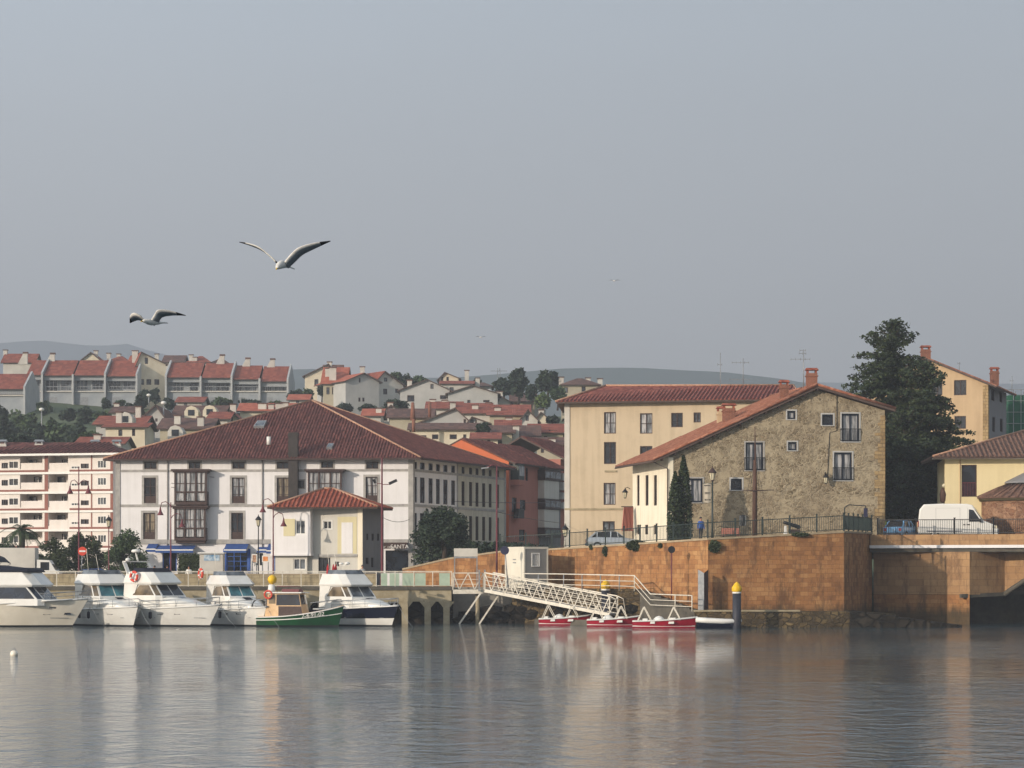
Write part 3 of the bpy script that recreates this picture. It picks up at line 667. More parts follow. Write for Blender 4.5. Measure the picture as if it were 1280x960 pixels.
mb.bar((jx0,JY+.1,r2),(jx1,JY+.1,r2),.07,.06); mb.bar((jx0,JY+.1,2.95),(jx1,JY+.1,2.95),.04,.04); mb.bar((jx0,JY+.1,r2-.1),(jx1,JY+.1,r2-.1),.03,.03)
mb.build('rail','rail_white',jt)
n=int((jx1-jx0)/1.45)
for i in range(n+1):
    x=jx1-.04-i*1.45; q=MB(); q.box(x-.03,x+.03,JY+.05,JY+.13,2.882,r2-.03); q.build('post','rail_white',jt)
for i,(a,b) in enumerate(((476,484),(487,499),(503,517.5),(518.5,532),(549,562.5))):
    A=XY(a,JY).x; B=XY(b,JY).x; q=MB(); q.box(A,B,JY+.07,JY+.1,2.93,r2-.14); q.build('glass_panel','frost',jt)
# pale stone parapet behind the jetty, along the street edge
mb=MB(); x0=XY(-260,208).x; x1=XY(470,208).x
mb.box(x0,x1,207.75,208.15,-1,3.78); 
pw=mb.build('parapet_wall','stone_pale',origin=(x0,208,2.8)); tag(pw,'pale stone parapet wall along the street edge behind the jetty','parapet wall')
k=MB(); k.box(x0,x1,207.7,208.2,3.783,3.86); k.build('coping','kerb',pw)
# shore wall right of the parapet, low (so the gap under the jetty stays dark)
# ================================================================ GANGWAY
gw=thing('gangway',(XY(605,202).x,202,2.7),'white metal truss gangway sloping from the jetty down to the red boats','gangway')
GA=P(606,737,202.6); GB=P(762,767,196.5)
dirg=(GB-GA); side=Vector((-dirg.y,dirg.x,0)).normalized()*1.15   # far side
hgt=Vector((0,0,1.3))
d_=MB(); d_.hexa([GA-Vector((0,0,.1)),GB-Vector((0,0,.1)),GB+side-Vector((0,0,.1)),GA+side-Vector((0,0,.1)),GA,GB,GB+side,GA+side]); d_.build('deck','steel',gw)
for off,nm in ((Vector((0,0,0)),'truss'),(side,'truss')):
    t=MB(); A=GA+off; B=GB+off
    t.bar(A-Vector((0,0,.08)),B-Vector((0,0,.08)),.1,.24); t.bar(A+hgt,B+hgt,.09,.09)
    for f in (.3,.55,.78): t.bar(A+hgt*f,B+hgt*f,.03,.035)
    n=9
    for i in range(n):
        p=A.lerp(B,i/n); q=A.lerp(B,(i+.5)/n); r_=A.lerp(B,(i+1)/n)
        t.bar(p+hgt,q,.06,.06); t.bar(q,r_+hgt,.06,.06)
    t.bar(A,A+hgt,.09); t.bar(B,B+hgt,.09)
    e=dirg.normalized(); t.tube([B+hgt,B+hgt+e*.5-Vector((0,0,.12)),B+e*.75-Vector((0,0,.1))],.04,6)
    t.build(nm,'rail_white',gw)
# platform between jetty and gangway
pf=thing('bridge_platform',(XY(585,203).x,203,2.7),'white railed platform joining the jetty to the gangway','platform')
a=P(566,739,203.2); b=P(604,739,203.2)
mb=MB(); mb.hexa([a-Vector((0,0,.2)),b-Vector((0,0,.2)),b+Vector((0,1.6,-.2)),a+Vector((0,1.6,-.2)),a+Vector((0,0,.12)),b+Vector((0,0,.12)),b+Vector((0,1.6,.12)),a+Vector((0,1.6,.12))]); mb.build('deck','rail_white',pf)
for oy in (0,1.55):
    t=MB(); A=a+Vector((0,oy,.12)); B=b+Vector((0,oy,.12)); h_=Vector((0,0,1.28))
    t.bar(A+h_,B+h_,.07); 
    for f in (.33,.62): t.bar(A+h_*f,B+h_*f,.03)
    for i in range(2):
        p=A.lerp(B,i/2); q=A.lerp(B,(i+.42)/2); r_=A.lerp(B,(i+1)/2); t.bar(p+h_,q,.055); t.bar(q,r_+h_,.055)
    t.bar(A,A+h_,.07); t.bar(B,B+h_,.07); t.build('rail_frame','rail_white',pf)
for x in (599,606):
    p=P(x,739,203.0); q=MB(); q.bar(p,p+Vector((0,0,1.65)),.13,.13); q.build('gate_post','steel',pf)
for (xa,ya,xb,yb) in ((601,741,574,777),(623,744,599,777)):
    q=MB(); q.bar(P(xa,ya,203),P(xb,yb+3,203),.13,.13); q.build('strut','rail_white',pf)
q=MB(); p=P(597,741,203.8); q.tube([p,(p.x,p.y,-1)],.16,8); q.build('pile','concrete',pf)
# ================================================================ BRIDGE (right)
br=thing('stone_bridge',(XY(1180,206).x,206,0),'stone road bridge with pale parapet and dark arch at the right edge','bridge')
BA=XY(1092,205.5); BB=XY(1212,201); BC=XY(1256,203); BD=XY(1390,199)
f1=Fac(BA,BB); f2=Fac(BB,BC); f3=Fac(BC,BD)
zt=ZY(690,203); zm=ZY(743,203)
mb=MB(); f1.wall(mb,[(0,-1.5),(f1.L,-1.5),(f1.L,zm),(0,zm)]); 
# side return of the abutment, facing right
rt=Fac(BB,(BB.x+.6,BB.y+5)); rt.wall(mb,[(0,-1.5),(rt.L,-1.5),(rt.L,zm),(0,zm)]); mb.build('abutment','stone_quay',br)
mb=MB(); f1.wall(mb,[(0,zm+.01),(f1.L,zm+.01),(f1.L,zt),(0,zt)]); mb.build('spandrel_wall','stone_bridge',br)
mb=MB(); f2.wall(mb,[(0,zm),(f2.L,zm),(f2.L,zt),(0,zt)]); mb.build('spandrel_wall','stone_bridge',br)
a0,_=f3.at(1258,740); 
mb=MB(); f3.wall(mb,[(0,ZY(741,202)),(f3.at(1263,740)[0],ZY(741,202)),(f3.at(1270,734)[0],ZY(734,202)),(f3.at(1280,728)[0],ZY(728,202)),(f3.L,ZY(712,202)),(f3.L,zt),(0,zt)]); mb.build('spandrel_wall','stone_bridge',br)
q=MB(); q.bar(f2.w(0,zm-.1,.15)+Vector((-.8,0,0)),f3.w(0,zm+.02,.2),.25,.28); q.tube([f3.w(0,zm,.2),f3.w(f3.at(1266,738)[0],ZY(736,202),.2),f3.w(f3.at(1281,726)[0],ZY(726,202),.2),f3.w(f3.L,ZY(710,202),.2)],.2,6); q.build('ledge_moulding','concrete_dark',br)
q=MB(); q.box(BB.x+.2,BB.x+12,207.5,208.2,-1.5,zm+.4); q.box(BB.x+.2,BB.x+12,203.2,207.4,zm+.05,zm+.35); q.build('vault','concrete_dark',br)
# cornice, deck and parapet follow one line
BL=[XY(1088,204.2),XY(1392,198.15)]; fb=Fac(*BL)
q=MB(); fb.box(q,0,fb.L,ZY(685,202),ZY(681.3,202),-1.5,.35); q.build('cornice','white_plaster',br)
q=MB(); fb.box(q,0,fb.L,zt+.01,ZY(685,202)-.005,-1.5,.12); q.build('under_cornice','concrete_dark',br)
q=MB(); fb.box(q,0,fb.L,ZY(681.3,202)+.003,ZY(668,202),-.5,.0); q.build('parapet','stone_bridge',br)
zr=ZY(668,202)
ew=XY(1391,198.6); fe=Fac(ew,(150,197.5)); q=MB(); fe.box(q,0,fe.L,-1.5,7.0,-.6,0); o_=q.build('embankment_wall','stone_quay',origin=(ew.x,198.6,0)); tag(o_,'sandstone embankment wall continuing right of the bridge','wall')
q=MB(); fe.box(q,0,fe.L,7.003,7.7,-.5,-.1); q.build('parapet','stone_bridge',o_)
railing('bridge_railing','black iron railing with thin bars on the pale bridge parapet',[tuple(BL[0]+Vector((.6,.25))),tuple(BL[1]+Vector((0,.25)))],[zr,zr],h=1.15,post=3.2,bars=.14,mat='black_iron',posth=1.25)
# ================================================================ WHITE HOUSE
def eave_box(fc,mb,ze): fc.box(mb,-.9,fc.L+.9,ze-.05,ze+.12,0,.9)
A=XY(145,241);B=XY(516,239);C_=XY(632,262.5);D=A+(C_-B)
G0=2.7
wh=thing('white_house',(A.x,A.y,G0),'large white three storey house with grey stone bands and a maroon pyramid roof','house')
ff=Fac(A,B); fs=Fac(B,C_); ze=ZY(573,240)
rects={}
top=[(180.3,577.5,195.9,586.3),(236,577.5,250.5,586),(290.5,577.5,306,586),(346,577.5,361,586),(401.5,577,416.6,585),(457.8,577,473,586)]
mid=[(180,597,195,629),(290,597,306,629),(346,597,361,629),(373,600.5,380,610),(457,596,472,628)]
low=[(179,641,194,674),(289,641,304,674),(345,641,352,674),(457,641,470,673)]
shop=[(203,690,221,715),(283,688,310,715),(318,690,330,708),(347,690,358,715)]
hol=[ff.rect(*r) for r in top+mid+low]
mb=MB(); ff.wall(mb,[(0,G0),(ff.L,G0),(ff.L,ze),(0,ze)],hol+[ff.rect(*r) for r in shop])
sa=lambda px: fs.at(px,600)[0]
sw=[(515.6+.6,521.3),(525,531),(535.7,541),(545,550),(554,559.6),(564,569),(577,581),(586.5,590.5),(594.4,598.4),(602.8,606.8),(611,614.7),(620,624)]
zt0,zt1=ff.rect(457.8,577,473,586)[2:]; zm0,zm1=ff.rect(457,596,472,628)[2:]; zl0,zl1=ff.rect(457,641,470,673)[2:]
sh=[]
for a,b in sw: 
    for z0,z1 in ((zt0,zt1),(zm0,zm1),(zl0,zl1)): sh.append((max(.35,sa(a)),sa(b),z0,z1))
half=sa(571.5)
m1=[h for h in sh if h[1]<half]; m2=[h for h in sh if h[1]>half]
fs.wall(mb,[(0,G0),(half,G0),(half,ze),(0,ze)],m1)
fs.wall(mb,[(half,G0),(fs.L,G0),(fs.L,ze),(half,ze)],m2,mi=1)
for p,q in ((C_,D),(D,A)): f_=Fac(p,q); f_.wall(mb,[(0,G0),(f_.L,G0),(f_.L,ze),(0,ze)])
mb.build('wall',['white_plaster','cream_side'],wh)
for i,r in enumerate(hol):
    small=i<len(top); nm='glass_dark' if small or i%3==0 else ('glass_net' if i%3==1 else 'glass_tan')
    if i==9: window(ff,r,wh,1,1,glass='glass_dark',trim='grey_stone'); continue
    window(ff,r,wh,2,1 if small else 3,glass=nm,trim='grey_stone',tw=.2 if not small else .14,split=None if small else .28)
for i,r in enumerate(sh): window(fs,r,wh,1 if i%3==0 else 2,1 if i%3==0 else 2,fw=.05,frame='dark_wood',glass=['glass_dark','glass_mid','glass_dark'][i%3] if i<18 else 'glass_dark')
# stone bands, pilasters
mb=MB()
zb1=ff.at(300,588.3)[1]; zb2=ff.at(300,632)[1]; zb3=ff.at(300,677)[1]
for z,h in ((zb1,.22),(zb2,.24),(zb3,.4)):
    ff.box(mb,.42,ff.L-.42,z-h/2,z+h/2,.0,.035 if h<.3 else .14)
    fs.box(mb,.42,fs.L,z-h/2,z+h/2,.0,.035 if h<.3 else .14)
ff.box(mb,-.04,.4,G0,ze-.02,0,.07); ff.box(mb,ff.L-.4,ff.L+.045,G0,ze-.02,0,.07); fs.box(mb,-.02,.4,G0,ze-.02,0,.05); fs.box(mb,fs.L-.4,fs.L,G0,ze-.02,0,.05)
fs.box(mb,half-.12,half+.12,G0,ze-.02,0,.06)
mb.build('stone_trim','grey_stone',wh)
o=.95; cen=(A+B+C_+D)/4
cor=[A+(A-cen).normalized()*o*1.3,B+(B-cen).normalized()*o*1.3,C_+(C_-cen).normalized()*o*1.3,D+(D-cen).normalized()*o*1.3]
apx=P(390,501,252)
rf=hip_roof(wh,cor,ze-.02,[apx],ribs=.29,rr=.068)
mb=MB()
for i in range(4): 
    p,q=cor[i],cor[(i+1)%4]; mb.bar((p.x,p.y,ze-.12),(q.x,q.y,ze-.12),.14,.14)
mb.build('gutter','dark_wood',rf)
# skylights + vents on the front roof plane
nrm=(Vector((cor[1].x,cor[1].y,ze))-Vector((cor[0].x,cor[0].y,ze))).cross(apx-Vector((cor[1].x,cor[1].y,ze))).normalized()
def onroof(px,py,p0,n):
    d=Vector(((px-CX)/F,1,(HOR-py)/F)); t=(Vector(p0)-Vector((0,0,CH))).dot(n)/d.dot(n); return Vector((0,0,CH))+d*t
p0=(cor[0].x,cor[0].y,ze)
def skylight(par,quad,n,p0):
    v=[onroof(x,y,p0,n)+n*.24 for x,y in quad]; b_=[q-n*.25 for q in v]; mb=MB(); mb.hexa([b_[0],b_[1],b_[2],b_[3],v[0],v[1],v[2],v[3]]); w_=mb.build('skylight','steel',par)
    c=sum(v,Vector())/4; g=MB(); g.poly([c+(q-c)*.8+n*.012 for q in v]); g.build('pane','glass_mid',w_)
skylight(rf,[(317,535.5),(330,535.5),(333.5,528.5),(322,528.5)],nrm,p0)
skylight(rf,[(408,562),(415,562),(417.5,557),(411,557)],nrm,p0)
v=onroof(336,556,p0,nrm); mb=MB(); mb.tube([v,v+Vector((0,0,.75))],.2,8); mb.build('vent_pipe','white_paint',rf)
for px in (209.5,328):
    dp_=MB(); a_=ff.at(px,600)[0]; dp_.tube([ff.w(a_,ze-.1,.1),ff.w(a_,G0+3.2,.1)],.055,6); dp_.build('downpipe','grey_stone',wh)
for px0,py,px1 in ((214,604,222),(214,609,221),(262,596,268)):
    dp_=MB(); a_,z_=ff.at(px0,py); dp_.tube([ff.w(a_,z_,.05),ff.w(ff.at(px1,py)[0],z_-.05,.05)],.02,4); dp_.build('cable','black_iron',wh)
# flue on the facade
a0,a1,z0,z1=ff.rect(362,600,373.5,541); z0=G0+3.5; mb=MB(); z1=ff.at(368,541)[1]
ff.box(mb,a0,a1,z0,z1,.08,.75); ff.box(mb,a0-.06,a1+.06,z1-.35,z1-.1,.02,.81); ff.box(mb,a0-.05,a1+.05,ff.at(368,568)[1],ff.at(368,566)[1],.03,.8); fl=mb.build('flue','black_pipe',wh)
# galleries (miradors)
def gallery(par,fc,px0,px1,py0,py1,cols=3,depth=1.0):
    a0,_=fc.at(px0,600); a1,_=fc.at(px1,600); z1=fc.at(px0,py0)[1]; z0=fc.at(px0,py1)[1]; hh=z1-z0
    mb=MB(); 
    fc.box(mb,a0,a1,z0,z0+.28,0,depth); fc.box(mb,a0+.1,a1-.1,z0-.22,z0,0,depth*.75)
    fc.box(mb,a0-.12,a1+.12,z1-.3,z1-.16,0,depth+.15); fc.box(mb,a0-.25,a1+.25,z1-.16,z1,0,depth+.28)
    zb=z0+hh*.36
    fc.box(mb,a0,a1,zb-.07,zb+.05,depth-.1,depth)
    zc=z0+hh*.60; fc.box(mb,a0,a1,zc-.04,zc+.03,depth-.07,depth-.01)
    n=cols
    for i in range(n+1):
        c=a0+(a1-a0)*i/n; c=min(max(c,a0+.08),a1-.08); fc.box(mb,c-.075,c+.075,z0+.28,z1-.3,depth-.12,depth+.02)
    for i in range(n):
        c=a0+(a1-a0)*(i+.5)/n; fc.box(mb,c-.02,c+.02,zb+.05,z1-.3,depth-.06,depth-.02)
    for s_ in (a0,a1-.1): 
        fc.box(mb,s_,s_+.1,z0+.28,z0+hh*.33,.0,depth-.1); fc.box(mb,s_,s_+.1,z1-.38,z1-.3,0,depth-.1); fc.box(mb,s_,s_+.1,zb-.07,zb+.03,0,depth-.1)
    fc.box(mb,a0+.1,a1-.1,z0+.28,z0+.34,0.05,.1)
    g=mb.build('gallery','dark_wood',par)
    p=MB(); 
    for i in range(n):
        b0=a0+(a1-a0)*i/n+.08; b1=a0+(a1-a0)*(i+1)/n-.08
        fc.box(p,b0,b1,zb+.05,z1-.31,depth-.09,depth-.075,0); fc.box(p,b0+.06,b1-.06,z0+.36,zb-.12,depth-.09,depth-.075,0)
    for s_ in (a0+.04,a1-.06): fc.box(p,s_,s_+.02,zb+.05,z1-.38,.05,depth-.13,0)
    p.build('pane','glass_net',g)
gallery(wh,ff,220.5,261,587,631.2); gallery(wh,ff,220.5,259.5,632.5,676,)
gallery(wh,ff,386.5,429,587,631.2)
# shop doors & windows
for k,(r,gl,fm) in enumerate(((shop[0],'glass_dark','shop_blue'),(shop[1],'glass_dark','shop_blue'),(shop[2],'glass_dark','white_paint'),(shop[3],'glass_dark','shop_blue'))):
    rr_=ff.rect(*r); window(ff,rr_,wh,3 if k in (1,3) else 2,4 if k in (1,3) else 1,fw=.1,frame=fm,glass=gl,name='shop_front')
for (x0,x1) in ((279,283),(310.2,313),(343,346.6),(358.4,361)): 
    mb=MB(); a0,a1,z0,z1=ff.rect(x0,686,x1,716); ff.box(mb,a0,a1,z0,z1,.0,.05); mb.build('shop_surround','shop_blue',wh)
# awnings: hang on the house front
for k,(x0,x1,y0,y1) in enumerate(((186,198,681,689),(198,245,683,690),(283,311,681,690),(324,336,685,690),(336,360,681,691))):
    a0,a1,z0,z1=ff.rect(x0,y0,x1,y1); aw=MB(); z1+=.1
    T=[ff.w(a0,z1,.02),ff.w(a1,z1,.02),ff.w(a1,z0+.22,1.3),ff.w(a0,z0+.22,1.3)]; Bm=[q-Vector((0,0,.04)) for q in T]
    aw.hexa([Bm[3],Bm[2],Bm[1],Bm[0],T[3],T[2],T[1],T[0]]); o_=aw.build('awning','blue',wh)
    v=MB(); ff.box(v,a0,a1,z0+.12,z0+.225,1.3,1.34); v.build('trim','white_paint',o_); v=MB(); ff.box(v,a0,a1,z0-.08,z0+.12,1.3,1.33); v.build('valance','blue',o_)
# dark canopy with sign at the right end
a0,a1,z0,z1=ff.rect(480,679,510,686); mb=MB(); ff.box(mb,a0,a1,z1-.12,z1+.05,0,1.1); ff.box(mb,a0,a1,z0,z1-.12,1.0,1.08); o_=mb.build('shop_canopy','dark_wood',wh)
mb=text_part('SANTA',.52,None,None,facT(ff,a0+1.55,(z0+z1)/2-.08,1.1)); mb.build('lettering','text_white',o_)
mb=text_part('bar  cafe',.3,None,None,facT(ff,a0+.4,(z0+z1)/2-.08,1.1)); mb.build('lettering','text_white',o_)
mb=MB(); a0,a1,z0,z1=ff.rect(482,688,513,716); ff.box(mb,a0,a1,z0,z1,.0,.06); mb.build('shop_front','glass_dark',wh)
# kiosk, hedge box, posters in front of shops
def quadpanel(name,label,cat,px0,px1,py0,py1,Y,mat,frame='white_paint',thick=.08,legs=False,group=None,printmat=None,zg=2.8):
    a=P(px0,py1,Y); b=P(px1,py0,Y); t=thing(name,((a.x+b.x)/2,Y,zg),label,cat,group)
    mb=MB(); mb.box(a.x,b.x,Y,Y+thick,a.z,b.z); mb.build('panel',frame,t)
    if printmat: q=MB(); q.box(a.x+.08,b.x-.08,Y-.012,Y-.002,a.z+.08,b.z-.08); q.build('print',printmat,t)
    if legs:
        for x in (a.x+.05,b.x-.05):
            q=MB(); q.box(x-.04,x+.04,Y+.01,Y+.07,zg,a.z-.002); q.build('leg','steel',t)
    return t
ko=thing('kiosk',(XY(264,226).x,226,2.8),'small white street kiosk with a blue picture panel in front of the white house','kiosk')
a=P(249.5,692,226);b=P(278.5,716,226); mb=MB(); mb.box(a.x,b.x,226,227.6,2.8,a.z); mb.build('cabin','far_white',ko)
mb=MB(); mb.box(a.x-.15,b.x+.1,225.8,227.8,a.z+.002,a.z+.12); mb.build('roof','white_paint',ko)
c=P(255,693.5,226);d=P(274.5,701,226); mb=MB(); mb.box(c.x,d.x,225.96,225.99,d.z,c.z); mb.build('picture_panel','poster_blue',ko)
quadpanel('poster_board','framed food poster standing right of the blue shop door','poster',314.5,321.5,692.5,704,229,'white_paint','white_paint',printmat='poster_food',legs=True)
quadpanel('poster_board','orange poster board between the two blue shop doors','poster',327.5,336,694.5,702.5,229,'white_paint','white_paint',printmat='poster_orange',legs=True)
# ================================================================ ANNEX
A=XY(346,223.5);B=XY(453,222);C_=XY(479.5,227.3);D=A+(C_-B)+Vector((0,1))
an=thing('annex_house',(A.x,A.y,2.8),'small two storey cream house with red hipped roof in front of the white house','house')
ff=Fac(A,B); fs=Fac(B,C_); ze=ZY(634,222)
h1=ff.rect(404.5,651,414.7,661.5); d1=ff.rect(398,697,413,716); d2=ff.rect(419,702,424,708)
mb=MB(); ff.wall(mb,[(0,2.8),(ff.L,2.8),(ff.L,ze),(0,ze)],[h1,d1,d2])
sh=[fs.rect(458,667,460.5,675),fs.rect(464.5,667,467.5,676),fs.rect(471.5,667,474,676),fs.rect(457,697,461,705),fs.rect(464,697,467,709)]
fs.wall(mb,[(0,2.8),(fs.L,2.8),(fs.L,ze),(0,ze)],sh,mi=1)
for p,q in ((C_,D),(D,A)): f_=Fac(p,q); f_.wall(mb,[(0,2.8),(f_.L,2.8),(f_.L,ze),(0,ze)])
mb.build('wall',['annex','grey_shade_plaster'],an)  # right side in shade is coloured grey
window(ff,h1,an,2,1,frame='white_paint',trim='white_paint',tw=.08); window(ff,d1,an,3,1,frame='black_iron'); window(ff,d2,an,1,1)
for r in sh: window(fs,r,an,1,1,fw=.03)
mb=MB(); a0,a1,z0,z1=ff.rect(422,646,446,692); ff.box(mb,a0,a1,z0,z1,0,.03); mb.build('yellow_panel','annex_yellow',an)
mb=MB(); a0,a1,z0,z1=ff.rect(427,653,441,692); ff.box(mb,a0,a1,z0+.0,z1,.032,.06); mb.build('white_panel','white_plaster',an)
mb=MB(); a0,a1,z0,z1=ff.rect(447.5,636,453,714); ff.box(mb,a0,a1+.03,z0,z1,0,.08); mb.build('corner_pilaster','cream_wall',an)
mb=MB(); a0,a1,z0,z1=ff.rect(398,693,453,696); ff.box(mb,a0,a1-.4,z0,z1,0,.12); mb.build('string_course','grey_stone',an)
# bay
fb_=Fac(ff.w(-.25,0,.9).to_2d(),ff.w(ff.at(391.5,650)[0],0,.9).to_2d()); zb=fb_.at(360,692)[1]
r=fb_.rect(369,650,382,668); r0=fb_.rect(354.5,648.5,384,670)
mb=MB(); fb_.wall(mb,[(0,zb),(fb_.L,zb),(fb_.L,ze),(0,ze)],[r]); 
q=Fac(fb_.q,ff.w(ff.at(391.5,650)[0],0,0).to_2d()); q.wall(mb,[(0,zb),(q.L,zb),(q.L,ze),(0,ze)]); q=Fac(ff.w(-.25,0,-.4).to_2d(),fb_.p); q.wall(mb,[(0,zb),(q.L,zb),(q.L,ze),(0,ze)])
fb_.box(mb,-.05,fb_.L+.05,zb-.18,zb,-.9,.05); bay=mb.build('bay','white_plaster',an)
mb=MB(); fb_.box(mb,r0[0],r[0]-.02,r0[2],r0[3],0,.04); mb.build('shutter_panel','annex_yellow',bay); window(fb_,r,bay,2,1,frame='white_paint',glass='glass_mid',fw=.09)
ql=Fac(ff.w(-.1,0,-.5).to_2d(),ff.w(-.1,0,.55).to_2d())
mb=MB(); g0=ff.w(0,0,.45); g1=ff.w(ff.at(390,650)[0]-.3,0,.45); fb2=Fac(g0.to_2d(),g1.to_2d()); w2=fb2.rect(367,698,382,712)
fb2.wall(mb,[(0,2.8),(fb2.L,2.8),(fb2.L,zb-.19),(0,zb-.19)],[w2]); q=Fac(fb2.q,fb2.w(fb2.L,0,-.5).to_2d()); q.wall(mb,[(0,2.8),(q.L,2.8),(q.L,zb-.19),(0,zb-.19)])
mb.build('ground_floor_front','annex',an); window(fb2,w2,an,2,1,frame='white_paint',glass='glass_mid')
cen=(A+B+C_+D)/4; o=.8
e1=ff.w(-1.0,0,1.7).to_2d(); e2=ff.w(ff.L+.9,0,.9).to_2d(); e3=C_+(C_-A).normalized()*1.1; e4=D+Vector((-.9,.7))
e1=P(334,634,221.6).to_2d(); e2=P(472,634,220.9).to_2d(); e3=P(491,638,228.2).to_2d(); e4=(e1+e3-e2)
rf=hip_roof(an,[e1,e2,e3,e4],ze,[P(405,611,225.2),P(416,611,225.4)],tile='tile_red',ribs=.36,rr=.1)
# ================================================================ far left apartment block
A=XY(-40,262);B=XY(141.5,258); ab=thing('apartment_block',(A.x,A.y,2.8),'long white four storey apartment block with red brick bands at the left edge','apartment block')
ff=Fac(A,B); D=A+Vector((1,11)); C_=B+Vector((1,11)); ze=ZY(567.5,260)
zs=[ff.at(60,y)[1] for y in (590,614.5,638,661.5,685)]
mb=MB(); holes=[]
recess=[(25,53),(60.5,85)]; lv=[568.5]+[590,614.5,638,661.5]; lb=[587,611.5,634.5,658,683]
for x0,x1 in recess:
    for i in range(5): holes.append(ff.rect(x0,lv[i]+1.5,x1,lb[i]-.5))
wins=[]
for i in range(5):
    y0=lv[i]; y1=lb[i]
    for x0,x1,ya,yb in ((2,10,10,17),(11,23,8,17),(89,100,14,17.5),(101,111,11,17),(122,133,7,16.5)): wins.append(ff.rect(x0,y0+ya,x1,y0+yb))
    wins.append(ff.rect(-25,y0+8,-12,y0+17))
ff.wall(mb,[(0,2.7),(ff.L,2.7),(ff.L,ze),(0,ze)],holes+wins,reveal=.12)
for a0,a1,z0,z1 in holes: 
    r=[(a0,z0),(a1,z0),(a1,z1),(a0,z1)]
    for i in range(4):
        a=r[i];b=r[(i+1)%4]; mb.poly([ff.w(a[0],a[1],-.12),ff.w(b[0],b[1],-.12),ff.w(b[0],b[1],-1.6),ff.w(a[0],a[1],-1.6)])
    mb.poly([ff.w(a,z,-1.6) for a,z in r])
fs=Fac(B,C_); fs.wall(mb,[(0,2.7),(fs.L,2.7),(fs.L,ze),(0,ze)]); fs=Fac(D,A); fs.wall(mb,[(0,2.7),(fs.L,2.7),(fs.L,ze),(0,ze)])
mb.build('wall','apt',ab)
for i,r in enumerate(wins): window(ff,r,ab,2 if i%2 else 3,1,fw=.05,frame='white_paint' if i%3 else 'dark_wood',glass='glass_dark' if i%2 else 'glass_mid',depth=.06)
for i,h in enumerate(holes):
    a0,a1,z0,z1=h
    q=MB(); ff.box(q,a0+.05,a1-.05,z0,z0+.62,-.15,-.08); q.build('balcony_front','apt',ab)
    w_=(a1-a0); window(ff,(a0+.3+.5*(i%2),a0+.3+.5*(i%2)+.8,z0+.15,z1-.3),ab,1,1,fw=.05,glass='glass_dark',off=-1.44,depth=.06)
    if i%2: window(ff,(a1-1.15,a1-.3,z0+.5,z1-.3),ab,2,1,fw=.05,frame='white_paint',glass='glass_mid',off=-1.44,depth=.06)
mb=MB(); mw=MB()
for z in zs:
    ff.box(mw,0,ff.L,z-.22,z,0,.14)
    for x0,x1 in ((-40,24.8),(25,55.5),(87,114),(115.5,140.5)):
        a0,_=ff.at(x0,600);a1,_=ff.at(x1,600); ff.box(mb,a0,a1,z+.002,z+.2,.0,.04)
for x0,x1 in ((55.8,60.2),(113.8,115.3),(138,141.5)):
    a0,_=ff.at(x0,600);a1,_=ff.at(x1,600); ff.box(mb,a0,a1,zs[-1]+.3,ze-.05,0,.03)
mb.build('brick_band','brick_band',ab); mw.build('floor_slab','white_paint',ab)
e=[A+Vector((-.7,-.8)),B+Vector((.7,-.8)),C_+Vector((.7,.8)),D+Vector((-.7,.8))]
rd=P(-34,553,266);re=P(136,553,263.5); mb=MB(); V=lambda p:Vector((p.x,p.y,ze))
roof_plane(mb,[V(e[0]),V(e[1]),re,rd],ribs=.5,rr=.1); roof_plane(mb,[V(e[2]),V(e[3]),rd,re]); roof_plane(mb,[V(e[1]),V(e[2]),re]); mb.build('roof',['tile_dark','soffit'],ab)
mb=MB(); mb.bar(V(e[0])-Vector((0,.05,.1)),V(e[1])-Vector((0,.05,.1)),.16,.2); mb.build('gutter','white_paint',ab)
for x in (3,49,119,166-20): chimney(ab,P(x,0,264).x,264,ZY(560,264),ZY(553.5,264)-.1,.8,.6,'far_white','steel')
# ================================================================ RED STREET BUILDINGS
S0=XY(636,264.3); dv=Vector((.335,.942)); S1=S0+dv*9.3; S2=S1+dv*7.0; S3=S2+dv*10
rb_=thing('salmon_house',(S0.x,S0.y,4),'salmon red house with orange gable wall and maroon roof on the narrow street','house')
back=Vector((-.942,.335)); ze=ZY(577.5,266)
fo=Fac(S0+back*9.6,S0); fr=Fac(S0,S1)
zr_=ZY(548,266.3)
mb=MB(); fo.wall(mb,[(0,3),(fo.L,3),(fo.L,ze),(4.5,zr_),(0,ze)]); mb.build('gable_wall','orange',rb_)
wn=[fr.rect(648.6,585,653,601),fr.rect(657,585,660,601),fr.rect(650,625,657,638),fr.rect(649,662,656,676),fr.rect(640,622,646,640)]
mb=MB(); fr.wall(mb,[(0,3),(fr.L,3),(fr.L,ze),(0,ze)],wn); q=Fac(S1+back*9.6,S0+back*9.6); q.wall(mb,[(0,3),(q.L,3),(q.L,ze),(0,ze)]); q=Fac(S1,S1+back*9.6); q.wall(mb,[(0,3),(q.L,3),(q.L,ze),(0,ze)]); mb.build('wall','salmon',rb_)
for r in wn: window(fr,r,rb_,2,1,fw=.06,frame='dark_wood',glass='glass_mid')
r=fr.rect(638,580,645,600); mb=MB(); fr.box(mb,r[0],r[1],r[2],r[3],.0,.9); g=mb.build('gallery','iron',rb_); mb=MB(); fr.box(mb,r[0]+.1,r[1]-.1,r[2]+.4,r[3]-.25,.91,.93); mb.build('pane','glass_net',g)
r=fr.rect(638,600,646,607); mb=MB(); fr.box(mb,r[0],r[1],r[2],r[3],.0,.9); mb.build('gallery_base','salmon',rb_)
r=fr.rect(638.5,636,646,648); mb=MB(); fr.box(mb,r[0],r[1],r[2],r[3],.3,.8); mb.build('balcony_rail','black_iron',rb_)
def V3(p,z): return Vector((p.x,p.y,z))
n_=Vector((.942,-.335)); mb=MB()
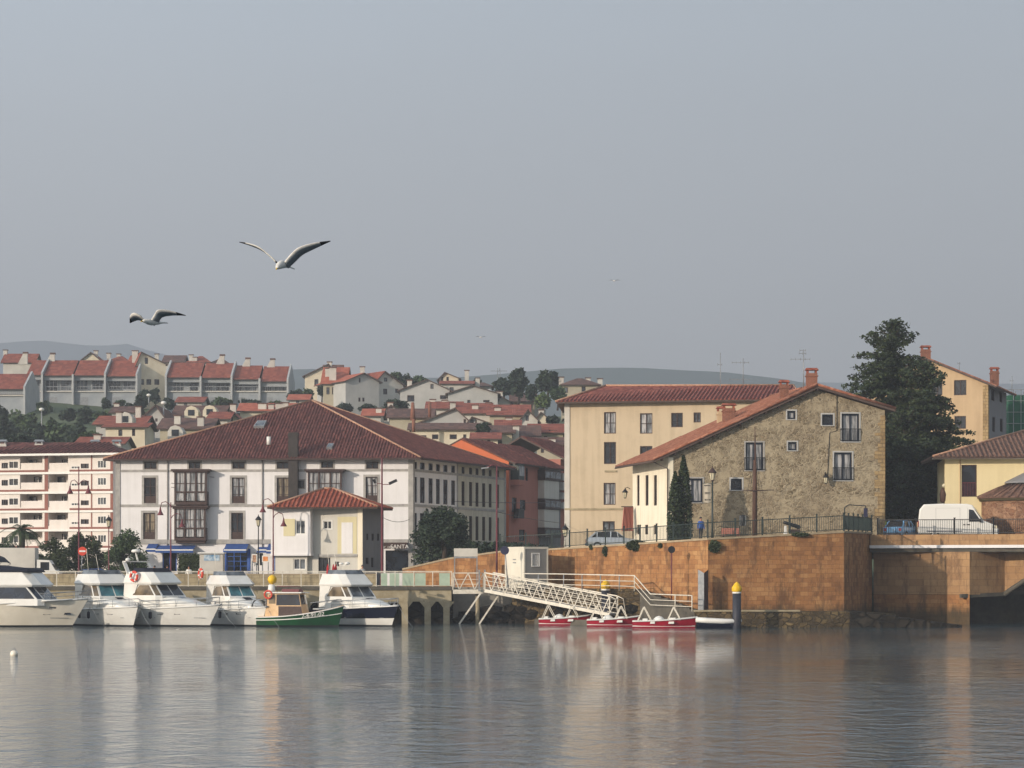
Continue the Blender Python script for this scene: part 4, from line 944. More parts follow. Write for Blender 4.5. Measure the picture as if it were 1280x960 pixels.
roof_plane(mb,[V3(S0+n_*.7,ze-.2),V3(S1+n_*.7,ze-.2),V3(S1+back*5.1,zr_),V3(S0+back*5.1,zr_)],ribs=.45,rr=.1)
roof_plane(mb,[V3(S1+back*9.9,ze),V3(S0+back*9.9,ze),V3(S0+back*5.1,zr_),V3(S1+back*5.1,zr_)]); mb.build('roof',['tile_dark','soffit'],rb_)
gb=thing('grey_bay_house',(S1.x,S1.y,4),'pale house with stacked dark glazed bays beyond the salmon house','house')
fg=Fac(S1,S2); ze2=ZY(583,272); mb=MB(); fg.wall(mb,[(0,3),(fg.L,3),(fg.L,ze2),(0,ze2)]); q=Fac(S2,S2+back*9); q.wall(mb,[(0,3),(q.L,3),(q.L,ze2),(0,ze2)]); mb.build('wall','grey_shade_plaster',gb)
for y0,y1 in ((588,601),(624,637),(660,672)):
    r=fg.rect(672,y0,692,y1); mb=MB(); fg.box(mb,r[0],r[1],r[2],r[3],.0,.8); g=mb.build('glazed_bay','dark_wood',gb); mb=MB()
    for i in range(3): w_=(r[1]-r[0])/3; fg.box(mb,r[0]+w_*i+.12,r[0]+w_*(i+1)-.12,r[2]+.25,r[3]-.2,.81,.83)
    mb.build('pane','glass_mid',g)
for y0,y1 in ((601,624),(637,660)): r=fg.rect(672.5,y0+.3,691,y1-.3); mb=MB(); fg.box(mb,r[0],r[1],r[2],r[3],.0,.7); mb.build('bay_panel','annex',gb)
mb=MB(); zz=ZY(573,277); roof_plane(mb,[V3(S1+n_*.9,ze2-.1),V3(S2+n_*.9,ze2-.1),V3(S2+back*4.5,zz+1.4),V3(S1+back*4.5,zz+1.4)],ribs=.45,rr=.1); roof_plane(mb,[V3(S2+back*9,ze2),V3(S1+back*9,ze2),V3(S1+back*4.5,zz+1.4),V3(S2+back*4.5,zz+1.4)]); mb.build('roof',['tile_dark','soffit'],gb)
hb=thing('balcony_house',(S2.x,S2.y,4),'maroon timber house with white balcony grid squeezed beside the beige building','house')
fg=Fac(S2,S3); ze3=ZY(575,282); mb=MB(); fg.wall(mb,[(0,3),(fg.L,3),(fg.L,ze3),(0,ze3)]); q=Fac(S2+back*9,S2); q.wall(mb,[(0,3),(q.L,3),(q.L,ze3),(0,ze3)]);mb.build('wall','salmon',hb)
for y0,y1 in ((592,601),(603,613),(616,624),(628,636)): r=fg.rect(697,y0,705,y1); mb=MB(); fg.box(mb,r[0],r[1],r[2],r[3],.0,.6); mb.build('balcony_panel','far_white',hb)
mb=MB(); zz=ZY(565,287); roof_plane(mb,[V3(S2+n_*.8,ze3-.1),V3(S3+n_*.8,ze3-.1),V3(S3+back*4.5,zz+1.4),V3(S2+back*4.5,zz+1.4)],ribs=.45,rr=.1);roof_plane(mb,[V3(S3+back*9,ze3),V3(S2+back*9,ze3),V3(S2+back*4.5,zz+1.4),V3(S3+back*4.5,zz+1.4)]); mb.build('roof',['tile_dark','soffit'],hb)
# ================================================================ BEIGE BUILDING
A=XY(706,233);B=XY(990,229); C_=B+Vector((.8,12)); D=A+Vector((.8,12))
bb=thing('beige_building',(A.x,A.y,6),'plain beige four storey building with a brick red hipped roof behind the stone house','building')
ff=Fac(A,B); ze=ZY(503.5,232)
w_=[(755,515,770,542),(800,516.5,815.5,542),(755,552.5,770,580),(800,557.5,815.5,585),(754.5,603.5,769.5,631),(753.5,651.5,768.5,672),(839,516,853.5,534),(867,515.5,876,528)]
rs=[ff.rect(*q) for q in w_]
mb=MB(); ff.wall(mb,[(0,4),(ff.L,4),(ff.L,ze),(0,ze)],rs)
for p,q in ((D,A),(B,C_),(C_,D)): f_=Fac(p,q); f_.wall(mb,[(0,4),(f_.L,4),(f_.L,ze),(0,ze)])
mb.build('wall','beige_plaster',bb)
for i,r in enumerate(rs): window(ff,r,bb,2,1 if i in (2,6,7) else 2,frame='dark_wood',glass=('glass_net','glass_net','glass_dark','glass_dark','glass_net','glass_mid','glass_dark','glass_mid')[i],fw=.08)
mb=MB(); z=ff.at(740,636)[1]; ff.box(mb,0,ff.L*.28,z-.1,z+.06,0,.1); ff.box(mb,ff.at(756,588)[0],ff.at(771,588)[0],ff.at(760,590)[1],ff.at(760,588)[1],0,.1)
mb.build('string_course','beige_band',bb)
mb=MB(); ff.box(mb,-.02,.45,4,ze,0,.08); mb.build('corner_pilaster','far_white',bb)
e=[A+Vector((-.8,-.8)),B+Vector((.8,-.8)),C_+Vector((.8,.8)),D+Vector((-.8,.8))]
hip_roof(bb,e,ze+.1,[P(757,482.5,239),P(992,482,236)],tile='tile_beige',ribs=.34,rr=.1)
# ================================================================ STONE HOUSE
SA=XY(836,205);SB=XY(1106,206.4); perp=Vector((-2.25,12.2)); SC_=SB+perp; SDd=SA+perp
sh_=thing('stone_house',(SA.x,SA.y,6),'old rubble stone gabled house with orange tiled roof on the quay','house')
ff=Fac(SA,SB); fl_=Fac(SDd,SA)
zl=ff.at(836,570)[1]; zrr=ff.at(1106,513)[1]; ar,zp=ff.at(1020,487)
w_=[(932,553,954,588,2),(984,513.5,994.5,524,1),(985,552.5,996,563,1),(1027.5,518,1041.5,531.5,1),(1052,517,1074,552,2),(1042.5,565.5,1065,600.5,2),(913.5,598.5,927.5,612.5,1),(852,598,878.5,628,2),(926,646,931,656,1)]
rs=[ff.rect(*q[:4]) for q in w_]
mb=MB(); ff.wall(mb,[(0,5),(ff.L,5),(ff.L,zrr),(ar,zp),(0,zl)],rs,reveal=.3)
f_=Fac(SB,SC_); f_.wall(mb,[(0,5),(f_.L,5),(f_.L,zrr),(0,zrr)])
f_=Fac(SC_,SDd); f_.wall(mb,[(0,5),(f_.L,5),(f_.L,zl),(f_.L-ar,zp),(0,zrr)]); mb.build('wall','rubble',sh_)
ls=[fl_.rect(x0,594,x1,632) for x0,x1 in ((796,799.3),(806.5,810.5),(817,821))]+[fl_.rect(x0,656,x1,668) for x0,x1 in ((796,799),(806,810),(817,820.5))]
mb=MB(); fl_.wall(mb,[(0,5),(fl_.L,5),(fl_.L,zl),(0,zl)],ls); mb.build('side_wall','cream_wall',sh_)
for r in ls: window(fl_,r,sh_,1,1,fw=.04)
for q,r in zip(w_,rs):
    wn=window(ff,r,sh_,q[4],1,fw=.13,frame='blue_frame',glass='glass_net' if q[4]==2 or q[0]<1000 and q[0]>980 else 'glass_dark',depth=.2,trim='far_grey' if q[0] not in (852,926,932) else 'grey_stone',tw=.11)
    if q[4]==2 and q[0]!=852:
        b=MB(); a0,a1,z0,z1=r; zt_=z0+(z1-z0)*.45; ff.box(b,a0-.12,a1+.12,zt_-.03,zt_+.03,.05,.08); ff.box(b,a0-.12,a1+.12,z0+.05,z0+.1,.05,.08)
        k=12
        for i in range(k+1): c=a0-.1+(a1-a0+.2)*i/k; ff.box(b,c-.012,c+.012,z0+.1,zt_-.03,.055,.075)
        b.build('balcony_rail','black_iron',sh_)
# quoins at right corner: irregular long and short blocks
qn=MB(); rq=random.Random(2); z=5
while z<zrr-.4:
    h=rq.uniform(.22,.36); L_=rq.choice((.35,.55,.8)); ff.box(qn,ff.L-L_,ff.L+.02,z,z+h-.02,-.3,rq.uniform(.02,.06)); z+=h
qn.build('corner_stones','quoin',sh_)
mb=MB(); ff.box(mb,-.03,.35,5,zl-.1,0,.05); mb.build('corner_pilaster','cream_wall',sh_)
# roof slabs
def R3(p,z): return Vector((p[0],p[1],z))
t3=Vector((ff.t.x,ff.t.y)); pd=perp.normalized(); apx=SA+t3*ar
slL=(zp-zl)/ar; slR=(zp-zrr)/(ff.L-ar); ovf=.55; lo=1.35; ro=.7
mb=MB(); up=.28
eL=SA-t3*lo; eR=SB+t3*ro
zeL=zl-slL*lo+up; zeR=zrr-slR*ro+up; zpp=zp+up
f0=-pd*ovf; b0=perp+pd*.4
roof_plane(mb,[R3(eL+b0,zeL),R3(eL+f0,zeL),R3(apx+f0,zpp),R3(apx+b0,zpp)],th=.2,ribs=.36,rr=.1)
roof_plane(mb,[R3(eR+f0,zeR),R3(eR+b0,zeR),R3(apx+b0,zpp),R3(apx+f0,zpp)],th=.2,ribs=.36,rr=.1)
rf=mb.build('roof',['tile_sun','soffit'],sh_)
mb=MB(); mb.tube([R3(apx+f0,zpp+.06),R3(apx+b0,zpp+.06)],.13,6); mb.tube([R3(eL+f0,zeL+.07),R3(apx+f0,zpp+.07)],.11,6); mb.tube([R3(eR+f0,zeR+.07),R3(apx+f0,zpp+.07)],.11,6); mb.build('ridge_tiles','tile_sun',rf)
mb=MB()
for i in range(13):
    f=i/12; p=SA+t3*(ar*f-0.6*(1-f)); z=zl+(zp-zl)*f-.02+(-slL*.6*(1-f)); mb.bar(R3(p-pd*.5,z),R3(p,z),.12,.16)
mb.build('rafter_ends','dark_wood',rf)
mb=MB(); mb.tube([R3(eL+f0,zeL-.12),R3(eL+b0,zeL-.12)],.07,6); mb.tube([R3(eL+f0+Vector((.05,.3)),zeL-.15),R3(SA+Vector((-.1,-.12)),zl-1),R3(SA+Vector((-.1,-.12)),6)],.05,6); mb.build('gutter','soffit',rf)
def onleft(px,py,back_=3):   # chimney spot on the left slope
    return None
for px,y0,y1,bk,w,d in ((1014.5,482,461,1.2,.85,.6),(980,497,476,2.5,.7,.6),(911,528,505,5,1.0,.8),(901,532,509,7.5,.6,.6)):
    base=SA+t3*0; Y=206+bk; p=XY(px,Y); chimney(rf,p.x,p.y,ZY(y0,Y)-1.0,ZY(y1,Y)-.35,w,d,'chimney_brick' if w!=.6 else 'back_plaster','tile_red')
# cables on gable
mb=MB(); pts=[ff.w(*ff.at(1046,490),.04),ff.w(*ff.at(1046,538),.04),ff.w(*ff.at(1037,541),.04),ff.w(*ff.at(1034,600),.04)]; mb.tube(pts,.025,4); mb.build('cable','black_iron',sh_)
# antennas
def antenna(name,label,px,py0,py1,Y,arms,lean=0,group='television antennas on the roofs'):
    a=P(px,py0,Y); b=P(px,py1,Y); t=thing(name,a,label,'antenna',group); mb=MB(); mb.tube([a,b],.035,5); mb.build('mast','steel',t)
    for (f,w,n) in arms:
        q=MB(); z=a.z+(b.z-a.z)*f; q.bar((a.x-w,Y,z),(a.x+w*.5,Y,z),.035)
        for i in range(n): x=a.x-w+i*(w*1.5)/max(1,n-1); q.bar((x,Y-.3,z),(x,Y+.3,z),.02); q.bar((x,Y,z-.12),(x,Y,z+.12),.02)
        q.build('aerial_arm','steel',t)
antenna('television_antenna','tall thin whip antenna above the beige building roof',900.5,500,441,236,[(.75,.25,2)])
antenna('television_antenna','antenna with two long combs, right of the thin whip antenna',929,483,448,236,[(.25,1.2,6),(.85,1.0,5)])
antenna('television_antenna','multi-armed antenna beside the ridge chimney of the stone house',1004.5,485,437,208,[(.75,1.0,5),(.9,.35,3),(.98,.3,2)])
# ================================================================ BACK HOUSE, YELLOW HOUSE, TOWER
KA=XY(1085,262);KB=XY(1235,258); KC=XY(1258,270); KD=KA+(KC-KB)
kh=thing('tan_house',(KA.x,KA.y,7),'tall tan gabled house with grey shaded side beyond the conifer','house')
ff=Fac(KA,KB); fs=Fac(KB,KC); zk=ZY(481,258); a_,zp=ff.at(1158,450)
rs=[ff.rect(1192.5,475,1208,494),ff.rect(1193,520,1207.5,536),ff.rect(1165,475,1178,494)]
ss=[fs.rect(1239,486,1243,501),fs.rect(1249.5,489,1253,503),fs.rect(1240.5,521,1244,540),fs.rect(1250,523,1253.5,540)]
zkl=zp-(zk and (zp-zk)/(ff.L-a_))*a_
mb=MB(); ff.wall(mb,[(0,6),(ff.L,6),(ff.L,zk),(a_,zp),(0,zkl)],rs); fs.wall(mb,[(0,6),(fs.L,6),(fs.L,zk),(0,zk)],ss,mi=1); mb.build('wall',['back_plaster','grey_shade_plaster'],kh)  # shade of the right side put into its grey colour
for r in rs: window(ff,r,kh,2,1,frame='dark_wood',glass='glass_dark')
for r in ss: window(fs,r,kh,1,1)
mb=MB(); ff.box(mb,ff.L-.5,ff.L+.03,6,zk-.05,0,.05); fs.box(mb,0,.5,6,zk-.05,0,.04); mb.build('corner_stones','quoin',kh)
t3=ff.t; dp=(KC-KB); dn=dp.normalized(); ap=KA+t3*a_; s2=(zp-zk)/(ff.L-a_); mb=MB(); u=.2
roof_plane(mb,[R3(KB+t3*.9-dn*.5,zk-s2*.9+u),R3(KC+t3*.9+dn*.8,zk-s2*.9+u),R3(ap+dp+dn*.8,zp+u),R3(ap-dn*.5,zp+u)],ribs=.45,rr=.1)
roof_plane(mb,[R3(KD-dn*0,zkl+u),R3(KA-dn*.5,zkl+u),R3(ap-dn*.5,zp+u),R3(ap+dp,zp+u)],ribs=.45,rr=.1)
rf=mb.build('roof',['tile_sun','soffit'],kh)
p=XY(1157,262); chimney(rf,p.x,p.y,ZY(456,262),ZY(437,262),.9,.8); p=XY(1243,266); chimney(rf,p.x,p.y,ZY(482,266),ZY(464,266),.8,.7)
antenna('television_antenna','short antenna on the slope of the tan house roof',1199,466,453,262,[(.9,.15,2)])
antenna('television_antenna','small antenna near the green scaffolding net',1265,490,470,275,[(.7,.2,2)])
# scaffolding
sc_=thing('scaffolding',(XY(1270,280).x,280,8),'green netted scaffolding behind the tan house at the right edge','scaffolding')
x0=XY(1257,280).x;x1=XY(1286,280).x; zt_=ZY(487,280)
mb=MB(); mb.box(x0+.3,x1-.5,279.9,282.9,14,ZY(494,280)); mb.build('net','net_green',sc_)
mb=MB()
for x in (x0,x0+.8,x0+1.6,x1): 
    for y in (279.8,283): mb.tube([(x,y,8),(x,y,zt_)],.04,5)
for z in [zt_-1.2*i for i in range(7)]: mb.bar((x0,279.75,z),(x1,279.75,z),.05)
mb.build('pole_frame','steel',sc_)
# yellow house
YA=XY(1181,210.8);YB=XY(1330,210.3); yh=thing('yellow_house',(YA.x,YA.y,6.8),'low pale yellow house with maroon tiled hip roof at the right edge','house')
ff=Fac(YA,YB); ze=ZY(573,211); r=[ff.rect(1202,581,1221,621),ff.rect(1160+22,600,1160+22.01,600.1)][:1]
mb=MB(); ff.wall(mb,[(0,6.5),(ff.L,6.5),(ff.L,ze),(0,ze)],r); q=Fac(YA+Vector((1,10)),YA); q.wall(mb,[(0,6.5),(q.L,6.5),(q.L,ze),(0,ze)]); mb.build('wall','yellow_plaster',yh)
wn=window(ff,r[0],yh,1,1,frame='dark_wood',glass='glass_dark',fw=.08); a0,a1,z0,z1=r[0]; q=MB()
for i in range(9): c=a0+.1+(a1-a0-.2)*i/8; ff.box(q,c-.015,c+.015,z0+.1,z0+1.1,-.1,-.07)
ff.box(q,a0+.05,a1-.05,z0+1.1,z0+1.15,-.1,-.06); q.build('balcony_rail','maroon_iron',wn)
q=MB(); q.tube([ff.w(ff.at(1200,577)[0],ze-.1,.05),ff.w(ff.at(1200,577)[0],6.8,.05)],.04,5); q.build('downpipe','back_plaster',yh)
q=MB(); ff.box(q,-1,ff.L,ze-.08,ze+.06,-.1,.95); q.build('eave_board','white_paint',yh)
e=[YA+Vector((-1.1,-1)),YB+Vector((0,-1)),YB+Vector((1,11)),YA+Vector((-.2,11))]
hip_roof(yh,e,ze+.08,[P(1290,536,216.5),P(1340,536,216.5)],tile='tile_old',ribs=.36,rr=.1)
# round tower
tw=thing('round_tower',(XY(1290,210.6).x,210.6,6.8),'small round stone tower with weathered conical tile roof beside the yellow house','tower')
c=Vector((XY(1292,210.6).x,210.6)); zt1=ZY(626,208); rad=(1292-1226)/F*208
mb=MB(); mb.lathe((c.x,c.y,0),[(rad,6.5),(rad,zt1)],24,0,True); mb.build('wall','tower_stone',tw)
mb=MB(); mb.lathe((c.x,c.y,0),[(rad+.15,zt1),(rad+.2,zt1+.12),(rad+.25,zt1+.22)],24); mb.build('cornice','quoin',tw)
mb=MB(); mb.lathe((c.x,c.y,0),[(rad+.35,zt1+.22),(rad+.3,zt1+.32),(2.3,ZY(606,210)),(2.2,ZY(606,210))],24,0,False)
for i in range(40):
    a=2*math.pi*i/40; mb.tube([(c.x+(rad+.34)*math.cos(a),c.y+(rad+.34)*math.sin(a),zt1+.33),(c.x+2.25*math.cos(a),c.y+2.25*math.sin(a),ZY(606,210)+.05)],[.11,.06],5)
mb.build('roof','tile_old',tw)
mb=MB(); mb.lathe((c.x,c.y,0),[(1.9,ZY(607,210)),(1.9,ZY(604,210)),(2.35,ZY(604,210)),(2.3,ZY(602,210)),(.5,ZY(588,210)),(.02,ZY(586,210))],20,0,False); mb.build('lantern_roof','grey_shade_plaster',tw)
# ================================================================ HILLSIDE HOUSES
def rect_win(fc,px0,py0,px1,py1,par,**k): return window(fc,fc.rect(px0,py0,px1,py1),par,**k)
def house(label,x0,x1,yb,ye,yr,Y,depth=9,gable='side',wall='far_white',roof='far_tile',rot=0,wins=(),chim=(),ov=.5,name='house',apex=None,drop=3,side=None,group='houses on the hillside',fr='dark_wood',gl='glass_dark',cat='house'):
    """rot: how far the right end stands behind (+) the left end, metres"""
    A=XY(x0,Y-rot/2);B=XY(x1,Y+rot/2); ff=Fac(A,B); n=-ff.n; D=A+n*depth; C_=B+n*depth
    zb=ZY(yb,Y)-drop; ze=ZY(ye,Y); t=thing(name,(A.x,A.y,ZY(yb,Y)),label,cat,group)
    rs=[ff.rect(*w) for w in wins]; rs=[r for r in rs if r[0]>.05 and r[1]<ff.L-.05]
    mb=MB(); wm=[wall,side or wall]; L_=ff.L
    if gable=='front':
        ap=ff.at(apex,ye)[0] if apex else L_/2; zr=ZY(yr,Y)
        ff.wall(mb,[(0,zb),(L_,zb),(L_,ze),(ap,zr),(0,ze)],rs,reveal=.12)
        for p,q in ((B,C_),(D,A)): f_=Fac(p,q); f_.wall(mb,[(0,zb),(f_.L,zb),(f_.L,ze),(0,ze)],mi=1)
        f_=Fac(C_,D); f_.wall(mb,[(0,zb),(L_,zb),(L_,ze),(L_-ap,zr),(0,ze)])
        mb.build('wall',wm,t)
        ap2=A+ff.t*ap; sL=(zr-ze)/ap; sR=(zr-ze)/(L_-ap); rb=MB(); u=.15; o=n*ov
        roof_plane(rb,[R3(D-ff.t*ov+o,ze-sL*ov+u),R3(A-ff.t*ov-o,ze-sL*ov+u),R3(ap2-o,zr+u),R3(ap2+n*depth+o,zr+u)])
        roof_plane(rb,[R3(B+ff.t*ov-o,ze-sR*ov+u),R3(C_+ff.t*ov+o,ze-sR*ov+u),R3(ap2+n*depth+o,zr+u),R3(ap2-o,zr+u)])
    else:
        zr=CH+(HOR-yr)/F*(Y+depth/2)
        ff.wall(mb,[(0,zb),(L_,zb),(L_,ze),(0,ze)],rs,reveal=.12)
        f_=Fac(C_,D); f_.wall(mb,[(0,zb),(L_,zb),(L_,ze),(0,ze)])
        hip=gable=='hip'; m=depth/2
        for p,q in ((B,C_),(D,A)):
            f_=Fac(p,q); f_.wall(mb,[(0,zb),(f_.L,zb),(f_.L,ze)]+([] if hip else [(m,zr)])+[(0,ze)],mi=1)
        mb.build('wall',wm,t); rb=MB(); s=(zr-ze)/m; u=.15; i=min(m*.9,L_*.42) if hip else 0
        e=[A-ff.t*ov-n*ov,B+ff.t*ov-n*ov,C_+ff.t*ov+n*ov,D-ff.t*ov+n*ov]; z_=ze-s*ov+u
        r1=A+n*m+ff.t*(i if hip else -ov); r2=B+n*m-ff.t*(i if hip else -ov)
        roof_plane(rb,[R3(e[0],z_),R3(e[1],z_),R3(r2,zr+u),R3(r1,zr+u)]); roof_plane(rb,[R3(e[2],z_),R3(e[3],z_),R3(r1,zr+u),R3(r2,zr+u)])
        if hip: roof_plane(rb,[R3(e[1],z_),R3(e[2],z_),R3(r2,zr+u)]); roof_plane(rb,[R3(e[3],z_),R3(e[0],z_),R3(r1,zr+u)])
    rf=rb.build('roof',[roof,'soffit'],t)
    for i,r in enumerate(rs): window(ff,r,t,2 if r[1]-r[0]>1 else 1,1,fw=.1,frame=fr,glass=gl if i%3 else 'glass_mid',depth=.06)
    for c in chim:
        px,y1,y0=c[:3]; Yc=Y+depth*(c[3] if len(c)>3 else .5); p=XY(px,Yc); w=c[4] if len(c)>4 else .8
        mb=MB(); za,zb_=ZY(y0,Yc)-1.5,ZY(y1,Yc); mb.box(p.x-w/2,p.x+w/2,Yc-.35,Yc+.35,za,zb_); ch=mb.build('chimney','far_white',rf)
        k=MB(); k.box(p.x-w/2-.12,p.x+w/2+.12,Yc-.47,Yc+.47,zb_+.002,zb_+.14); k.build('chimney_cap','far_tile_dark',ch)
    return t
# terraced row: each unit between party walls is a house
def terraced(label,x0,x1,ytop,yeave,ybase,Y,wins,chim=None,wallr=True,walll=False,roof='far_tile',shift=0):
    t=thing('terraced_house',(XY(x0,Y).x,Y,ZY(ybase,Y)),label,'terraced house','terraced houses on the ridge')
    A=XY(x0,Y);B=XY(x1,Y); ff=Fac(A,B); ze=ZY(yeave,Y); zb=ZY(ybase,Y)-2; zr=CH+(HOR-ytop)/F*(Y+6.5)
    zm=ZY(490+shift,Y)
    mb=MB(); rs=[ff.rect(*w) for w in wins]
    # facade set back behind balcony
    fi=Fac(A+Vector((0,1.6)),B+Vector((0,1.6))); ri=[fi.rect(*w) for w in wins]
    fi.wall(mb,[(0,zm-.2),(fi.L,zm-.2),(fi.L,ze),(0,ze)],ri,reveal=.15); ff.wall(mb,[(0,zb),(ff.L,zb),(ff.L,zm),(0,zm)])
    ff.wall(mb,[(0,ze-1.1),(ff.L,ze-1.1),(ff.L,ze),(0,ze)]) 
    mb.poly([ff.w(0,ze-1.1),ff.w(ff.L,ze-1.1),fi.w(fi.L,ze-1.1),fi.w(0,ze-1.1)])
    q=Fac(B+Vector((0,12)),A+Vector((0,12))); q.wall(mb,[(0,zb),(q.L,zb),(q.L,ze),(0,ze)])
    mb.poly([ff.w(0,zm),ff.w(ff.L,zm),fi.w(fi.L,zm-.2),fi.w(0,zm-.2)])
    for p_ in (A,B): mb.poly([R3(p_,zb),R3(p_+Vector((0,12)),zb),R3(p_+Vector((0,12)),ze),R3(p_,ze)])
    mb.build('wall','terrace_wall',t)
    s=MB(); ff.box(s,.2,ff.L-.2,zm-.02,zm+.2,-1.55,.35); b=s.build('balcony','far_white',t)
    s=MB(); ff.box(s,.2,ff.L-.2,zm+.95,zm+1.05,.22,.3)
    n=int(ff.L/.35)
    for i in range(n): c=.25+(ff.L-.5)*i/(n-1); ff.box(s,c-.02,c+.02,zm+.2,zm+.95,.24,.28)
    s.build('balcony_rail','steel',b)
    for i,r in enumerate(ri): window(fi,r,t,3 if r[1]-r[0]>2 else 2,1,fw=.08,frame='steel' if i%2 else 'white_paint',glass=('glass_mid','glass_dark')[(int(x0)+i)%2],depth=.08)
    sl=(zr-ze)/6.5; rb=MB(); roof_plane(rb,[R3(A+Vector((.1,-.7)),ze-sl*.7+.1),R3(B+Vector((-.1,-.7)),ze-sl*.7+.1),R3(B+Vector((-.1,6.5)),zr+.1),R3(A+Vector((.1,6.5)),zr+.1)])
    roof_plane(rb,[R3(B+Vector((-.1,13)),ze),R3(A+Vector((.1,13)),ze),R3(A+Vector((.1,6.5)),zr+.1),R3(B+Vector((-.1,6.5)),zr+.1)]); rf=rb.build('roof',[roof,'soffit'],t)
    if not wallr: w=MB(); w.box(B.x-.2,B.x+.15,Y-1.0,Y+1.6,zb,ze-.05); w.build('pillar','party_wall',t)
    for on,x in ((wallr,B.x),(walll,A.x)):
        if not on: continue
        w=MB(); pr=[(Y-1.0,zb),(Y+13.5,zb),(Y+13.5,ze+.5),(Y+6.5,zr+.55),(Y-1.0,ze-sl*1+.65)]
        a=[Vector((x-.17,y,z)) for y,z in pr]; c=[Vector((x+.17,y,z)) for y,z in pr]; w.poly(a[::-1]); w.poly(c)
        for i in range(5): j=(i+1)%5; w.poly([a[i],a[j],c[j],c[i]])
        w.build('party_wall','party_wall',t)
    for c in (chim or []):
        p=P(c[0],c[1],Y+6.3); k=MB(); z0=p.z-1.6
        k.hexa([Vector((p.x-1.5,p.y-.3,z0-.5)),Vector((p.x+.4,p.y-.3,z0-.5)),Vector((p.x+.4,p.y+.3,z0-.5)),Vector((p.x-1.5,p.y+.3,z0-.5)),Vector((p.x-.4,p.y-.3,p.z)),Vector((p.x+.4,p.y-.3,p.z)),Vector((p.x+.4,p.y+.3,p.z)),Vector((p.x-.4,p.y+.3,p.z))]); ch=k.build('chimney','far_white',rf)
        k=MB(); k.box(p.x-.5,p.x+.5,p.y-.4,p.y+.4,p.z+.002,p.z+.3); k.build('chimney_cap','far_tile_dark',ch)
    if wins:
        lo=MB(); zz=zm-.5
        ff.box(lo,.6,ff.L*.45,zz-2.0,zz-.5,.0,.03); lo.build('garage_door','steel',t)
tw=[
 ('terraced house cut by the left edge with its roof lower than its neighbours',-26,31.5,468,485,508,470,[(-10,494,6,502),(9,493,26,504)],[],5),
 ('narrow terraced house with a warm lit front just right of the left edge one',33,53.5,451,467.5,490,500,[(37,474,42,488),(43,474,50,488)],[(32,442)],0),
 ('terraced house with lit balcony windows, third from the left edge',55,92,451,468,498,500,[(57,475,72,489),(76,475,89,488)],[(66,443)],0),
 ('terraced house with dark blue windows left of the tall pale firewall',92.5,132,451,468,502,500,[(95,475,110,487),(115,475,129,487)],[],0),
 ('terraced house with darker roof patch just left of the gap in the row',133.5,171.5,451.5,469,502,500,[(136,476,151,487),(154,476,169,487)],[],0),
 ('first terraced house right of the gap, tall white party wall on its left',208,251.5,454,470.5,505,495,[(216,478,230,492),(237,478,251-3,491)],[],0),
 ('second terraced house right of the gap with sloping white chimney wall',252,290,454.5,471,503,495,[(255,479,266,491),(270,479,287,492)],[(278,445)],0),
 ('third terraced house right of the gap, dark red roof',291,325,457.5,473,503,495,[(293,480,303,492),(306,480,321,492)],[(310,449)],0),
 ('last terraced house at the right end of the row with a sloping gable wall',325.5,360,458.5,475.5,504,495,[(328,482,340,493),(343,482,357,493)],[(341,450)],0)]
for i,(lb,x0,x1,yt,ye,yb,Y,wn,chm,sf) in enumerate(tw): terraced(lb,x0,x1,yt,ye,yb,Y,wn,chm,i not in (2,5,7),i in (5,),shift=sf)
